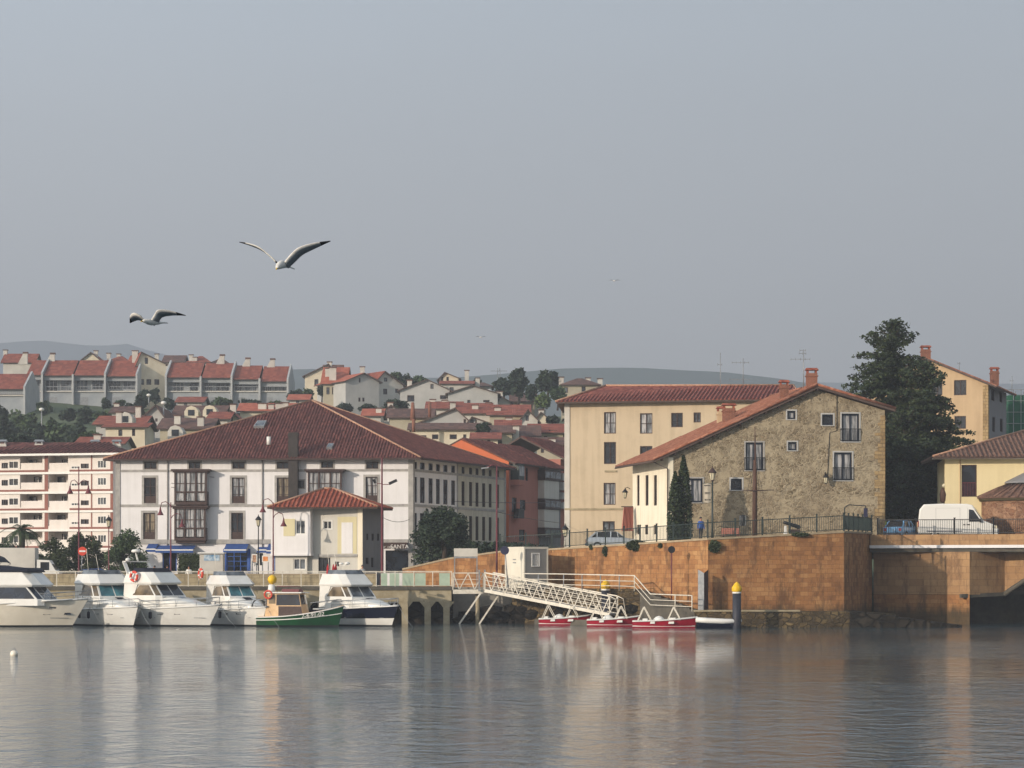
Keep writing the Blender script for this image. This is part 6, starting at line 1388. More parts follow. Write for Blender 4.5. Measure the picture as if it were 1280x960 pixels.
def cruiser(label,bow,Y,h,L,B,fd,zb=1.55,zs=1.15,zw0=2.15,zw1=3.0,zf=3.75,cl=2.5,mat='gel',low=None,stripe='white_paint',fg='boat_teal',sg='boat_tan',rake=.75,arch=False,flyscreen='glass_mid',hatch=True,antenna=0,flycl=None,sideglass=True,numbers=None,name='motor_cruiser',bimini=False,group='motor cruisers moored at the jetty',fenders=1):
    a=R(h); bx=XY(bow,Y); c=(bx.x-math.cos(a)*L/2,Y-math.sin(a)*L/2,0)
    t=thing(name,c,label,'boat',group,rz=a); 
    if not a: ORG[t]=Vector((0,0,0))
    h_,HR=hull(t,L,B,zs,zb,mat,stripe=stripe,low=low,deckmat='gel')
    xw=L/2-fd; w=B/2*.9
    # coach roof running forward
    mb=MB(); rg=[]
    for f in [0,.2,.4,.6,.8,1]:
        x=xw-.1+(fd*.72)*f; ww=w*(1-f**2*.72)*.96; zd=zs+(zb-zs)*((x+L/2)/L)**1.6; hh=(zw0-zd)*(1-f**1.5)+.04
        rg.append([Vector((x,-ww,zd-.02)),Vector((x,-ww*.9,zd+hh*.75)),Vector((x,-ww*.5,zd+hh)),Vector((x,ww*.5,zd+hh)),Vector((x,ww*.9,zd+hh*.75)),Vector((x,ww,zd-.02))])
    mb.loft(rg,0,True,True,True); cr=mb.build('coach_roof','gel',t,world=False)
    if hatch:
        q=MB(); x=xw+fd*.22; zc=zw0-.12; q.hexa([Vector((x-.3,-.32,zc-.25)),Vector((x+.35,-.32,zc-.42)),Vector((x+.35,.32,zc-.42)),Vector((x-.3,.32,zc-.25)),Vector((x-.3,-.3,zc+.1)),Vector((x+.35,-.3,zc-.08)),Vector((x+.35,.3,zc-.08)),Vector((x-.3,.3,zc+.1))]); q.build('deck_hatch','boat_glass',cr,world=False)
    mb=MB(); p0=planloop(xw-cl-.2,xw+.05,w); p1=planloop(xw-cl+.1,xw-rake,w*.9); zc0=zs+.05
    frust(mb,planloop(xw-cl-.2,xw+.05,w*1.02),zc0,p0,zw0,top=False); fcs=frust(mb,p0,zw0,p1,zw1); cb=mb.build('cabin','gel',t,world=False)
    q=MB(); fq(q,fcs[2],.05,.48,.08,.93); fq(q,fcs[2],.52,.95,.08,.93); q.build('windshield',fg,cb,world=False)
    for i,(u0,u1) in ((0,(.08,.97)),(4,(.03,.92))):
        q=MB(); 
        c_=fcs[i]
        if i==0: q.poly([(c_[0].lerp(c_[1],.04)).lerp(c_[3].lerp(c_[2],.04),.1)+Vector((0,-.012,0)),(c_[0].lerp(c_[1],.97)).lerp(c_[3].lerp(c_[2],.97),.1)+Vector((0,-.012,0)),(c_[0].lerp(c_[1],.97)).lerp(c_[3].lerp(c_[2],.97),.92)+Vector((0,-.012,0)),(c_[0].lerp(c_[1],.3)).lerp(c_[3].lerp(c_[2],.3),.92)+Vector((0,-.012,0))])
        else: fq(q,c_,u0,u1,.1,.92)
        q.build('side_window',sg,cb,world=False)
    for i in (1,3): q=MB(); fq(q,fcs[i],.12,.9,.08,.93); q.build('side_window',fg if i==3 else sg,cb,world=False)
    # flybridge
    fx=xw-.35; rr=xw-cl-(flycl or .9); mb=MB(); wf=w*.98
    frust(mb,planloop(rr,fx,wf,.45,.7),zw1-.02,planloop(rr-.1,fx+.12,wf*1.04,.5,.7),zw1+.12,top=False)
    fo=frust(mb,planloop(rr-.1,fx+.12,wf*1.04,.5,.7),zw1+.12,planloop(rr+.05,fx-.75,wf*.9,.55,.7),zf,top=False)
    # inside of the flybridge well
    frust(mb,planloop(rr+.12,fx-.85,wf*.82,.5,.7),zw1+.2,planloop(rr+.12,fx-.83,wf*.84,.5,.7),zf-.02,top=False)
    a_=[Vector((x,y,zf)) for x,y in planloop(rr+.05,fx-.75,wf*.9,.55,.7)]; b_=[Vector((x,y,zf-.02)) for x,y in planloop(rr+.12,fx-.83,wf*.84,.5,.7)]
    for i in range(6): j=(i+1)%6; mb.poly([a_[i],a_[j],b_[j],b_[i]])
    fb=mb.build('flybridge','gel',t,world=False)
    q=MB(); s0=planloop(rr+.7,fx-.72,wf*.88,.55,.7); s1=planloop(rr+.6,fx-1.0,wf*.8,.5,.7)
    for i in (0,1,2,3,4):
        A0=Vector((*s0[i],zf));B0=Vector((*s0[i+1],zf));A1=Vector((*s1[i],zf+.3));B1=Vector((*s1[i+1],zf+.3)); q.poly([A0,B0,B1,A1])
    q.build('fly_screen',flyscreen,fb,world=False)
    q=MB(); q.box(rr+.5,rr+1.1,-.5,.5,zw1+.2,zf+.12); q.box(fx-1.6,fx-1.3,-.15,.35,zf-.3,zf+.15); q.build('helm_seat','white_paint',fb,world=False)
    # aft wings
    q=MB()
    for s_ in (-1,1):
        y=s_*wf*.97; q.hexa([Vector((rr-.2,y-.05,zs+.1)),Vector((rr+.5,y-.05,zs+.1)),Vector((rr+.5,y+.05,zs+.1)),Vector((rr-.2,y+.05,zs+.1)),Vector((rr-.05,y-.05,zw1)),Vector((rr+1.3,y-.05,zw1)),Vector((rr+1.3,y+.05,zw1)),Vector((rr-.05,y+.05,zw1))])
    q.build('aft_wing','gel',t,world=False)
    # pulpit rail
    q=MB()
    for s_ in (-1,1):
        ps=[];pl=[]
        for x,xx,bd,bw,zd in HR:
            if x>xw-2.2: ps.append(Vector((x-.05,s_*(bd-.06),zd+.55))); pl.append(Vector((x-.05,s_*(bd-.06),zd)))
        q.tube(ps,.028,4); q.tube([p.lerp(r_,.5) for p,r_ in zip(pl,ps)],.015,4)
        for i in range(0,len(ps),2): q.tube([pl[i],ps[i]],.022,4)
    q.build('bow_rail','steel',t,world=False)
    if arch:
        q=MB()
        for s_ in (-1,1): q.bar((rr+.25,s_*wf*.9,zf-.1),(rr-.35,s_*wf*.8,zf+.75),.3,.07)
        q.bar((rr-.35,-wf*.82,zf+.78),(rr-.35,wf*.82,zf+.78),.32,.09); ar=q.build('radar_arch','gel',t,world=False)
        q=MB(); q.tube([(rr-.3,.2,zf+.8),(rr-.5,.15,zf+1.45)],.05,6); q.tube([(rr-.1,-.1,zf+.8),(rr-.4,0,zf+1.45)],.04,6); q.lathe((rr-.45,.1,zf+1.45),[(.05,0),(.34,.03),(.36,.12),(.3,.22),(.02,.26)],12); q.build('radar_dome','white_paint',ar,world=False)
        q=MB(); q.lathe((rr-.3,-.9,zf+.82),[(.1,0),(.2,.06),(.17,.18),(.02,.24)],10); q.build('small_dome','white_paint',ar,world=False)
    for k in range(antenna):
        q=MB(); q.tube([(rr+.2,-.6+.9*k,zf-.2),(rr-.2-.3*k,-.6+.9*k,zf+1.9-.4*k)],.02,4); q.build('whip_antenna','rail_white',t,world=False)
    if bimini:
        q=MB(); pts=[(xw-cl-2.6,0,zf+.95),(xw-cl-1.2,0,zf+1.25),(xw-cl+.2,0,zf+1.2),(xw-cl+.7,0,zf+.75)]
        q.loft([[Vector((x,-wf,z-.12)),Vector((x,-wf*.5,z)),Vector((x,wf*.5,z)),Vector((x,wf,z-.12))] for x,_,z in pts],0,True,False,False)
        q.loft([[Vector((x,-wf,z-.16)),Vector((x,-wf*.5,z-.04)),Vector((x,wf*.5,z-.04)),Vector((x,wf,z-.16))][::-1] for x,_,z in pts],0,True,False,False); bm_=q.build('bimini','navy_cloth',t,world=False)
        q=MB()
        for s_ in (-1,1): 
            for x,_,z in pts[::2]+[pts[3]]: q.tube([(x,s_*wf,z-.15),(xw-cl-.6,s_*wf*.95,zf-.05)],.02,4)
        q.build('bimini_frame','steel',bm_,world=False)
    for k in range(fenders):
        q=MB(); x=xw-.6-1.6*k; y=-B/2-.12; q.lathe((x,y,.55),[(.02,0),(.12,.08),(.12,.48),(.02,.56)],8); q.tube([(x,y,1.1),(x,y+.1,1.4)],.012,4); q.build('fender','navy_cloth',t,world=False)
    def side_at(x,z):
        k=min(range(len(HR)),key=lambda i:abs(HR[i][0]-x)); a=HR[max(k-1,0)]; b=HR[min(k+1,len(HR)-1)]; f=(x-a[0])/max(1e-6,b[0]-a[0]); bd=a[2]+(b[2]-a[2])*f; bw=a[3]+(b[3]-a[3])*f; zd=a[4]+(b[4]-a[4])*f; g=max(0,(z-.12)/(zd-.12))**.8; return bw+(bd-bw)*g
    for s_ in (-1,1):
        for x in (xw-.2,xw+1.2):
            q=MB(); y0=s_*(side_at(x,.95)+.012); y1=s_*(side_at(x+.5,.95)+.012); q.add([(x,y0,.88),(x+.5,y1,.88),(x+.45,y1,1.02),(x+.06,y0,1.02)],[(0,1,2,3)] if s_<0 else [(3,2,1,0)]); q.build('porthole','boat_glass',h_,world=False)
        q=MB(); xs_=[xw-3+.5*i for i in range(int((L/2-.6-xw+3)/.5))]; q.loft([[Vector((x,s_*(side_at(x,zz)+.01),zz)) for zz in (.62,.66)] for x in xs_],0,True,False,False); q.build('hull_line','steel',h_,world=False)
    q=MB(); q.tube([(L/2-.15,.1,zb+.02),(L/2+.6,.3,.5),(L/2+1.2,.5,-.1)],.014,4); q.build('mooring_rope','steel',t,world=False)
    q=MB(); q.lathe((L/2-.5,0,zb+.02),[(.08,0),(.1,.06),(.03,.1),(.03,.2)],8); q.box(L/2-.25,L/2+.12,-.09,.09,zb-.02,zb+.07); q.build('anchor_roller','steel',t,world=False)
    return t,h_,xw,rr,wf
c1=cruiser('largest white cruiser, cut by the left edge, with black canvas on its flybridge',111,193,-9,13.5,4.2,2.9,zb=2.08,zs=1.5,zw0=1.95,zw1=2.95,zf=4.0,cl=4.4,mat='gel_cream',fg='boat_glass',sg='boat_glass',rake=.9,flyscreen='navy_cloth',hatch=False,bimini=True,antenna=0,fenders=0,flycl=1.2)
q=MB(); t=c1[0]; xw=c1[2]
q.loft([[Vector((x,-1.75,z)),Vector((x,-1.5,z+hh)),Vector((x,1.5,z+hh)),Vector((x,1.75,z))] for x,z,hh in ((xw-5,4.0,.28),(xw-4,4.0,.5),(xw-2.5,4.0,.32),(xw-1.3,4.0,.3),(xw-1.0,3.98,.12))],0,True,True,True); q.build('canvas_cover','navy_cloth',t,world=False)
q=MB(); q.box(xw+.6,xw+1.1,-2.08,-2.0,1.35,1.47); q.build('porthole','boat_glass',t,world=False)
cruiser('white cruiser with wide teal windscreen, second boat from the left',173,192.5,-56,9.0,3.6,3.8,zb=1.5,zs=1.2,zw0=2.15,zw1=3.05,zf=3.85,cl=3.0,fg='boat_teal',sg='boat_tan',antenna=2,fenders=2,flycl=.6)
cr3=cruiser('white cruiser with long foredeck and a radar arch carrying a dome',275,192.5,-36,11,3.5,4.6,zb=1.62,zs=1.2,zw0=2.2,zw1=3.1,zf=4.0,cl=2.6,fg='boat_glass',sg='boat_tan',arch=True,flyscreen='navy_cloth',hatch=True,fenders=1)
q=text_part('ALBATROS',.24,None,None,Matrix(((1,0,0,3.2),(0,0,-1,-1.33),(0,1,0,1.18),(0,0,0,1)))); 
cruiser('small white cruiser with teal windscreen left of the green fishing boat',333,193,-58,8,2.95,3.9,zb=1.45,zs=1.15,zw0=2.15,zw1=2.98,zf=3.75,cl=2.5,fg='boat_teal',sg='boat_tan',antenna=1,flyscreen='glass_mid')
c6=cruiser('white cruiser with navy blue hull, rightmost of the big boats',498,192.5,-50,8.6,3.1,4.2,zb=1.55,zs=1.25,zw0=2.1,zw1=2.95,zf=3.85,cl=2.7,mat='navy',low=.36,fg='glass_mid',sg='boat_tan',stripe='white_paint',flyscreen='glass_mid',antenna=2)
q=MB(); rr_=c6[3]
for i,(x,y) in enumerate(((0,-.6),(.15,-.2),(-.1,.2))): q.lathe((rr_-.1+x,y,3.6),[(.03,0),(.13,.15),(.1,.7),(.02,1.0)],7)
q.build('flag_bundle','red_cloth',c6[0],world=False)
q=MB(); q.tube([(rr_+.3,.3,3.8),(rr_+.3,.3,4.5),(rr_+1.5,.1,4.55)],.03,5); q.lathe((rr_+1.4,.1,4.55),[(.05,0),(.22,.03),(.2,.15),(.02,.2)],10); q.lathe((rr_+.5,.2,4.55),[(.05,0),(.2,.03),(.18,.12),(.02,.16)],10); q.build('radar_mast','white_paint',c6[0],world=False)
# green fishing boat
gx=XY(430,192.5); a=R(-14); L=6.4; t=thing('fishing_boat',(gx.x-math.cos(a)*L/2,192.5-math.sin(a)*L/2,0),'green wooden fishing boat with cream wheelhouse and a yellow float on top','boat',None,rz=a)
h_,HR=hull(t,L,2.4,.72,1.55,'boat_green',stripe='white_paint',sheer=2.2,full=.35,bowx=.93,deckmat='boat_wood')
q=MB(); q.loft([[Vector((xw+(x-xw)*.62+.0,s*(bw+(bd-bw)*.68+.015),.12+(zd-.12)*.62+d)) for d in (-.03,.03)] for s in (-1,) for x,xw,bd,bw,zd in HR],0,True,False,False); q.build('white_line','white_paint',h_,world=False)
q=text_part('7-4-91-02',.42,None,None,Matrix(((.985,0,-.17,1.15),(-.0,0,-1,-1.13),(0,1,0,.72),(0,0,0,1)))); 
q2=MB(); q2.add([Vector((v.x,v.y-.02+ (v.x-.2)*.11*max(0,v.x-.2)*.9,v.z+.12*max(0,v.x))) for v in q.v],q.f); q2.build('registration_number','text_white',h_,world=False)
q=MB(); 
fc_=frust(q,[(-2.6,-.85),(.3,-.8),(.45,0),(.3,.8),(-2.6,.85)],.75,[(-2.45,-.8),(.0,-.72),(.1,0),(.0,.72),(-2.45,.8)],2.45); cb=q.build('wheelhouse','boat_wood',t,world=False)
q=MB(); fq(q,fc_[0],.08,.27,.55,.92); q.build('side_window','boat_tan',cb,world=False)
q=MB(); fq(q,fc_[0],.3,.985,.48,.95); q.build('side_window','boat_glass',cb,world=False)
for i in (1,2): q=MB(); fq(q,fc_[i],.06,.94,.52,.94); q.build('windshield','boat_glass',cb,world=False)
q=MB(); fq(q,fc_[0],.36,1.0,.02,.44); q.build('dark_panel','dark_wood',cb,world=False)
q=MB(); q.box(-2.65,.25,-.95,.95,2.452,2.53); rf_=q.build('wheelhouse_roof','white_paint',t,world=False)
q=MB(); q.box(-1.4,-.1,-.5,.5,2.535,2.75); q.tube([(-1.7,-.7,2.53),(-1.7,-.7,2.95),(.1,-.7,2.95),(.1,-.7,2.53)],.03,5); q.build('roof_locker','maroon_iron',rf_,world=False)
q=MB(); q.lathe((-2.25,-.35,2.54),[(.22,0),(.28,.1),(.24,.5),(.15,.55)],10); q.build('drum','white_paint',t,world=False)
q=MB(); q.lathe((-2.2,-.35,3.1),[(.02,0),(.25,.1),(.34,.32),(.32,.48),(.2,.62),(.02,.7)],14); q.build('float','yellow',t,world=False)
q=MB(); q.torus((-2.3,-.95,2.35),.28,.07,Matrix.Rotation(0,3,'Z'),14,6); q.build('red_ring','red_plastic',t,world=False)
q=MB(); q.torus((-3.3,-.2,1.5),.5,.05,None,14,5); q.build('hoop','black_iron',t,world=False)
q=MB(); q.tube([(.9,-.9,1.3),(.9,-.9,1.75),(2.9,-.35,2.0)],.025,4); q.tube([(.9,.9,1.3),(.9,.9,1.75),(2.9,.35,2.0)],.025,4); q.build('rail','steel',t,world=False)
# lifebuoys hanging on rails
for px,py,Y,lb in ((167.5,720.5,195.2,'orange lifebuoy hanging on the flybridge of the boat with the radar dome'),(251,717,198.3,'orange lifebuoy on the stern rail left of the small teal windscreen boat')):
    p=P(px,py,Y); t=thing('lifebuoy',(p.x,p.y,p.z-.4),lb,'lifebuoy','orange lifebuoys'); q=MB(); Rm=Matrix.Rotation(R(-35 if px<200 else -60),3,'Z'); q.torus(p,.33,.1,Rm,20,8); q.build('ring','red_plastic',t)
    q=MB()
    for k in range(4):
        an=k*math.pi/2+.5; d=Rm@Vector((math.cos(an),0,math.sin(an))); tt=Rm@Vector((-math.sin(an),0,math.cos(an))); q.tube([p+d*.33-tt*.05,p+d*.33+tt*.05],.112,8)
    q.build('white_band','white_paint',t)
    if px>200: q=MB(); q.tube([p+Vector((-.2,0,-.9)),p+Vector((.05,0,.75))],.025,5); q.build('holder_pole','rail_white',t)
# red rowing boats with A frames
def redboat(px0,px1,Y,label,h=-6):
    L=(px1-px0)/F*Y*1.02; c=XY((px0+px1)/2,Y); t=thing('dinghy',(c.x,c.y,0),label,'boat','red rental boats at the gangway foot',rz=R(h))
    h_,HR=hull(t,L,1.7,.5,.78,'boat_red',bottom='boat_red',stripe='white_paint',full=.4,bowx=.96,deckmat='gel',bw_top=.1,sheer=1.8)
    q=MB()
    for s in (-1,1): q.loft([[Vector((xw,s*(bw+.012),.10)),Vector((xw,s*(bw+.02),.17))] for x,xw,bd,bw,zd in HR],0,True,False,False)
    q.build('white_line','white_paint',h_,world=False)
    for k,(x,w_) in enumerate(((-1.05,.35),(.25,.42))): q=MB(); q.hexa([Vector((x,-.87,.3)),Vector((x+w_,-.87,.31)),Vector((x+w_,-.7,.31)),Vector((x,-.7,.3)),Vector((x+.05,-.875,.46)),Vector((x+w_,-.875,.47)),Vector((x+w_,-.7,.47)),Vector((x+.05,-.7,.46))]); q.build('side_fender','white_paint',t,world=False)
    q=MB(); q.lathe((-.45,0,.55),[(.42,0),(.36,.12),(.24,.22),(.1,.28),(.02,.3)],12); q.build('foredeck_hump','white_paint',t,world=False)
    q=MB(); q.box(.3,.75,-.6,.6,.6,.72); q.box(-1.6,-1.25,-.55,.55,.52,.66); q.build('bench_seat','white_paint',t,world=False)
    for x in (-L*.33,L*.13):
        for s in (-1,1):
            q=MB(); q.bar((x-.42,s*.62,.55),(x,s*.62,1.5),.05); q.bar((x,s*.62,1.5),(x+.5,s*.62,.55),.05); q.build('canopy_strut','rail_white',t,world=False)
    return t
redboat(675,738,198.6,'red boat furthest left of the three, partly under the gangway')
redboat(735,800,194.4,'middle red boat of the three at the gangway foot')
redboat(792,871,189.3,'nearest and rightmost of the three red boats')
# navy dinghy with white tubes
c=XY(898,187.5); t=thing('inflatable_boat',(c.x,c.y,0),'low navy boat with white side tubes beside the yellow topped pile','boat',None,rz=R(-4))
q=MB(); q.loft([[Vector((x,-w,.38)),Vector((x,-w*.85,.0)),Vector((x,0,-.2)),Vector((x,w*.85,0)),Vector((x,w,.38))] for x,w in ((-1.55,.6),(-1,.72),(.5,.74),(1.2,.55),(1.6,.1))],0,True,False,False); q.box(-1.55,1.2,-.6,.6,.2,.3); q.build('hull','navy',t,world=False)
for s in (-1,1): q=MB(); q.tube([(-1.6,s*.65,.62),(-.8,s*.72,.55),(.3,s*.7,.5),(1.1,s*.5,.5),(1.6,s*.06,.55)],[.17,.19,.18,.16,.1],8); q.build('side_tube','white_paint',t,world=False)
q=MB(); q.box(-.5,-.2,-.55,.55,.5,.6); q.build('thwart','white_paint',t,world=False)
# piles
def pile(px,ytop,ybot,Y,label):
    w=11.5/F*Y/2; p=XY(px,Y); zt=ZY(ytop,Y); t=thing('mooring_pile',(p.x,p.y,-1.5),label,'mooring pile','yellow topped mooring piles')
    q=MB(); q.tube([(p.x,p.y,-1.5),(p.x,p.y,zt-.85)],w*.93,14); q.build('shaft','pile',t)
    q=MB(); q.lathe((p.x,p.y,zt-.85),[(w*.97,0),(w*.97,.12)],14); q.build('white_collar','white_paint',t)
    q=MB(); q.lathe((p.x,p.y,zt-.73),[(w*.95,0),(w*1.12,.1),(w*1.1,.3),(w*.45,.62),(w*.2,.68),(.02,.72)],14); q.build('cap','yellow',t)
pile(921,727,790,187,'tall mooring pile with yellow cap standing by the navy dinghy'); pile(757,724,745,198.2,'mooring pile whose yellow cap peeks above the gangway rail')
# floating pontoon
q=MB(); a=P(668,770,200.2);b=P(872,770,190.6); d=(b-a).normalized(); n=Vector((-d.y,d.x,0)); 
q.hexa([Vector((p.x,p.y,z)) for z in (-.2,.42) for p in (a,b,b+n*1.6,a+n*1.6)]); tag(q.build('pontoon','concrete_dark'),'low grey floating pontoon behind the red boats','pontoon')
# mooring buoy
p=XY(17.5,126); t=thing('mooring_buoy',(p.x,p.y,-.1),'small pale round buoy floating alone in the left foreground','buoy'); q=MB(); q.lathe((p.x,p.y,-.1),[(.05,0),(.17,.06),(.2,.18),(.16,.3),(.05,.36)],14); q.build('float','gel_cream',t); q=MB(); q.torus((p.x,p.y,.31),.06,.02,None,10,5); q.build('eye','steel',t)
# steel channel at the ledge
a=P(872,762,190.6); t=thing('steel_channel',(a.x,a.y,1.1),'tall grey folded steel gate leaf with rusty side on the ledge','gate'); zt=ZY(712,190.6)
q=MB(); x0=XY(873,190.6).x; x1=XY(880,190.6).x; x2=XY(886,190.6).x; 
q.hexa([Vector((x0,190.95,1.15)),Vector((x1,190.6,1.15)),Vector((x1,190.7,1.15)),Vector((x0,191.05,1.15)),Vector((x0,190.95,zt)),Vector((x1,190.6,zt-.25)),Vector((x1,190.7,zt-.25)),Vector((x0,191.05,zt))]); q.build('panel','steel',t)
q=MB(); q.hexa([Vector((x1+.003,190.6,1.15)),Vector((x2,191.1,1.15)),Vector((x2,191.2,1.15)),Vector((x1+.003,190.7,1.15)),Vector((x1+.003,190.6,zt-.25)),Vector((x2,191.1,zt)),Vector((x2,191.2,zt)),Vector((x1+.003,190.7,zt-.25))]); q.build('side_panel','dark_wood',t)
# ================================================================ CONTAINER, SIGNS, LAMPS
ct=thing('site_cabin',(XY(655,203).x,203,2.75),'white site cabin with lit left end and barred window beside the gangway','cabin')
A=XY(631.5,205.2);B=XY(655,202);C_=XY(685,203.2); D=A+(C_-B); z0=2.76; z1=ZY(684,203)
q=MB()
for i,(p,r_) in enumerate(((A,B),(B,C_),(C_,D),(D,A))):
    f_=Fac(p,r_); 
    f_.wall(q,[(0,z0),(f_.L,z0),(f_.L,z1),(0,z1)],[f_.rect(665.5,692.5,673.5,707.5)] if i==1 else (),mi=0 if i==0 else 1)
q.poly([V3(p,z1) for p in (A,B,C_,D)]); q.build('wall',['container','container_grey'],ct)  # left end white, the other walls grey
f_=Fac(B,C_); wn=window(f_,f_.rect(665.5,692.5,673.5,707.5),ct,2,1,fw=.07,frame='white_paint',trim='white_paint',tw=.09)
q=MB(); r=f_.rect(665.5,692.5,673.5,707.5)
for i in range(6): c=r[0]+.1+(r[1]-r[0]-.2)*i/5; f_.box(q,c-.018,c+.018,r[2],r[3],-.05,-.02)
q.build('window_bars','white_paint',wn)
q=MB(); 
for p,r_ in ((A,B),(B,C_)): g=Fac(p,r_); g.box(q,0,g.L,z1-.14,z1+.03,0,.03); g.box(q,0.0,.1,z0,z1-.14,0,.028); g.box(q,g.L-.1,g.L,z0,z1-.14,0,.028)
q.build('frame','container',ct)
g=Fac(A,B); q=MB(); 
for z in (0,.25): g.box(q,g.L*.42,g.L*.58,z1-.98-z,z1-.9-z,.0,.02)
q.build('vent','steel',ct)
def pole_sign(label,px,py,Y,zg,r_,mat,bar=None,lean=0,polemat='steel',name='traffic_sign'):
    p=P(px,py,Y); t=thing(name,(p.x+lean,p.y,zg),label,'road sign'); q=MB(); q.tube([(p.x+lean,Y+.05,zg),(p.x,Y+.05,p.z+.2)],.045,6); q.build('pole',polemat,t)
    q=MB(); q.loft([[Vector((p.x+r_*math.cos(2*math.pi*k/20),Y-.02*j,p.z+r_*math.sin(2*math.pi*k/20))) for k in range(20)] for j in (0,1)],0,False); d=q.build('disc',mat,t)
    if bar: q=MB(); q.box(p.x-r_*.7,p.x+r_*.7,Y-.035,Y-.022,p.z-r_*.18,p.z+r_*.18); q.build('bar',bar,d)
pole_sign('red no entry sign with white bar on the left quay',103,689,216,2.8,.36,'red_plastic','white_paint',lean=-.15)
pole_sign('dark round sign seen from behind, left of the site cabin',631,688,201.3,2.76,.33,'sign_blue',lean=.25)
pole_sign('dark round sign high on a thin pole against the orange quay wall',839.5,687,192.6,1.3,.26,'black_iron',polemat='maroon_iron')
t=quadpanel('information_board','white information board on two posts in front of the ramp wall','notice board',567.5,597,685.5,695.5,207,'white_paint','far_white',legs=True); 
q=MB(); a=P(567.5,695.6,207); b=P(597,697.8,207); q.box(a.x,b.x,206.98,207.1,b.z,a.z-.005); q.build('lower_rail','steel',t)
def lamp(label,px,ytop,Y,zg,arms=(),mat='maroon_iron',r_=.07,head='bell',group='lamp posts along the quay',name='street_lamp',finial=True):
    x=XY(px,Y).x; zt=ZY(ytop,Y); t=thing(name,(x,Y,zg),label,'street lamp',group); q=MB(); q.tube([(x,Y,zg),(x,Y,zg+.8),(x,Y,zg+.85),(x,Y,zt)],[r_*1.7,r_*1.5,r_,r_*.6],8); q.build('pole',mat,t)
    for (dx,py,kind) in arms:
        ex=x+dx/F*Y; ez=ZY(py,Y); s=1 if dx>0 else -1
        if kind=='bell':
            q=MB(); pts=[Vector((x,Y,ez+.5)),Vector((x+s*.15,Y,ez+.75)),Vector(((x+ex)/2,Y,ez+.95)),Vector((ex-s*.1,Y,ez+.85)),Vector((ex,Y,ez+.45))]; q.tube(pts,.035,5); q.build('arm',mat,t)
            q=MB(); q.lathe((ex,Y,ez-.2),[(.27,0),(.26,.06),(.12,.3),(.07,.5),(.05,.66)],10); q.build('lamp_head',mat,t)
        elif kind=='flood':
            q=MB(); q.bar((x,Y,ez-.1),(ex,Y,ez-.1),.06); q.build('arm',mat,t); q=MB(); q.bar((ex-.15,Y,ez-.05),(ex+.5 if s>0 else ex-.3,Y,ez+.25),.3,.22); q.build('floodlight','black_iron',t)
        elif kind=='cobra':
            q=MB(); q.tube([(x,Y,zt),(x+s*.3,Y,zt+.15),(ex,Y,ez)],.04,5); q.build('arm',mat,t); q=MB(); q.bar((ex-.35,Y,ez-.03),(ex+.25,Y,ez+.03),.2,.1); q.build('lamp_head','steel',t)
    return t
def lantern(par,x,Y,z,s=1,mat='black_iron'):
    q=MB(); q.lathe((x,Y,z),[(.1*s,0),(.19*s,.42*s)],6,0,False); q.build('lantern_glass','lamp_glass',par)
    q=MB(); q.lathe((x,Y,z+.42*s),[(.26*s,0),(.22*s,.08*s),(.08*s,.25*s),(.03*s,.3*s),(.03*s,.4*s)],8); q.lathe((x,Y,z-.08*s),[(.05*s,0),(.12*s,.08*s)],6)
    for k in range(6): an=math.pi*2*k/6; q.bar((x+.1*s*math.cos(an),Y+.1*s*math.sin(an),z),(x+.19*s*math.cos(an),Y+.19*s*math.sin(an),z+.42*s),.02)
    q.build('lantern_frame',mat,par)
lamp('tall maroon lamp post with two bells on a crossbar at far left',98.5,584,222,2.8,[(-11,614,'bell'),(12,614,'bell')])
x=XY(98.5,222).x; 
lamp('maroon lamp with one high left bell and a lower right one, before the gallery',213.5,628,222,2.8,[(-13,641,'bell'),(14,656,'bell')])
lamp('maroon lamp post with bells at the left corner of the annex house',341.5,628,219.5,2.8,[(-13,637.5,'bell'),(13,655,'bell')])
lamp('tall maroon floodlight mast at the right corner of the annex house',477.5,572,216,2.8,[(-6,603,'flood'),(11,604,'flood')],r_=.1)
lamp('tall maroon pole with a pale lamp arm near the site cabin',621,583,209.5,2.8,[(-14,585,'cobra')],r_=.08)
for px,yt,Y,zg,lb in ((136,648,228,2.8,'lantern on a maroon post between apartment block and white house'),(323,647,236,2.8,'black lantern on a post before the white house facade'),(706.5,660,209,6,'small lantern on a pale post by the beige building corner')):
    x=XY(px,Y).x; zt=ZY(yt+10,Y); t=thing('lantern_post',(x,Y,zg),lb,'street lamp'); q=MB(); q.tube([(x,Y,zg),(x,Y,zg+.9),(x,Y,zt)],[.11,.06,.045],7); q.build('pole','rail_white' if px>700 else ('black_iron' if px>200 else 'maroon_iron'),t); lantern(t,x,Y,zt,1.2)
# lamp with banner on promenade
x=XY(890.5,194.5).x; t=thing('lantern_post',(x,194.5,6.3),'iron lantern post with a hanging white cloth banner on the promenade','street lamp'); q=MB(); q.tube([(x,194.5,6.2),(x,194.5,7.2),(x,194.5,ZY(601,194.5))],[.13,.08,.05],8); q.build('pole','iron',t); lantern(t,x,194.5,ZY(600,194.5),1.25,'dark_wood')
q=MB(); a=P(878.5,604,194.5); b=P(890,628.5,194.5); q.bar((a.x-.05,194.5,a.z),(x+.3,194.5,a.z),.03); q.bar((a.x-.05,194.5,b.z),(x,194.5,b.z),.03); q.build('banner_arm','iron',t)
q=MB(); n=6; 
for i in range(n):
    x0=a.x+(b.x-a.x-.08)*i/n; x1=a.x+(b.x-a.x-.08)*(i+1)/n; y0=194.5+.03*math.sin(i*1.3); y1=194.5+.03*math.sin((i+1)*1.3); q.poly([(x0,y0,b.z),(x1,y1,b.z),(x1,y1,a.z),(x0,y0,a.z)])
bn=q.build('banner','banner',t)
q=MB()
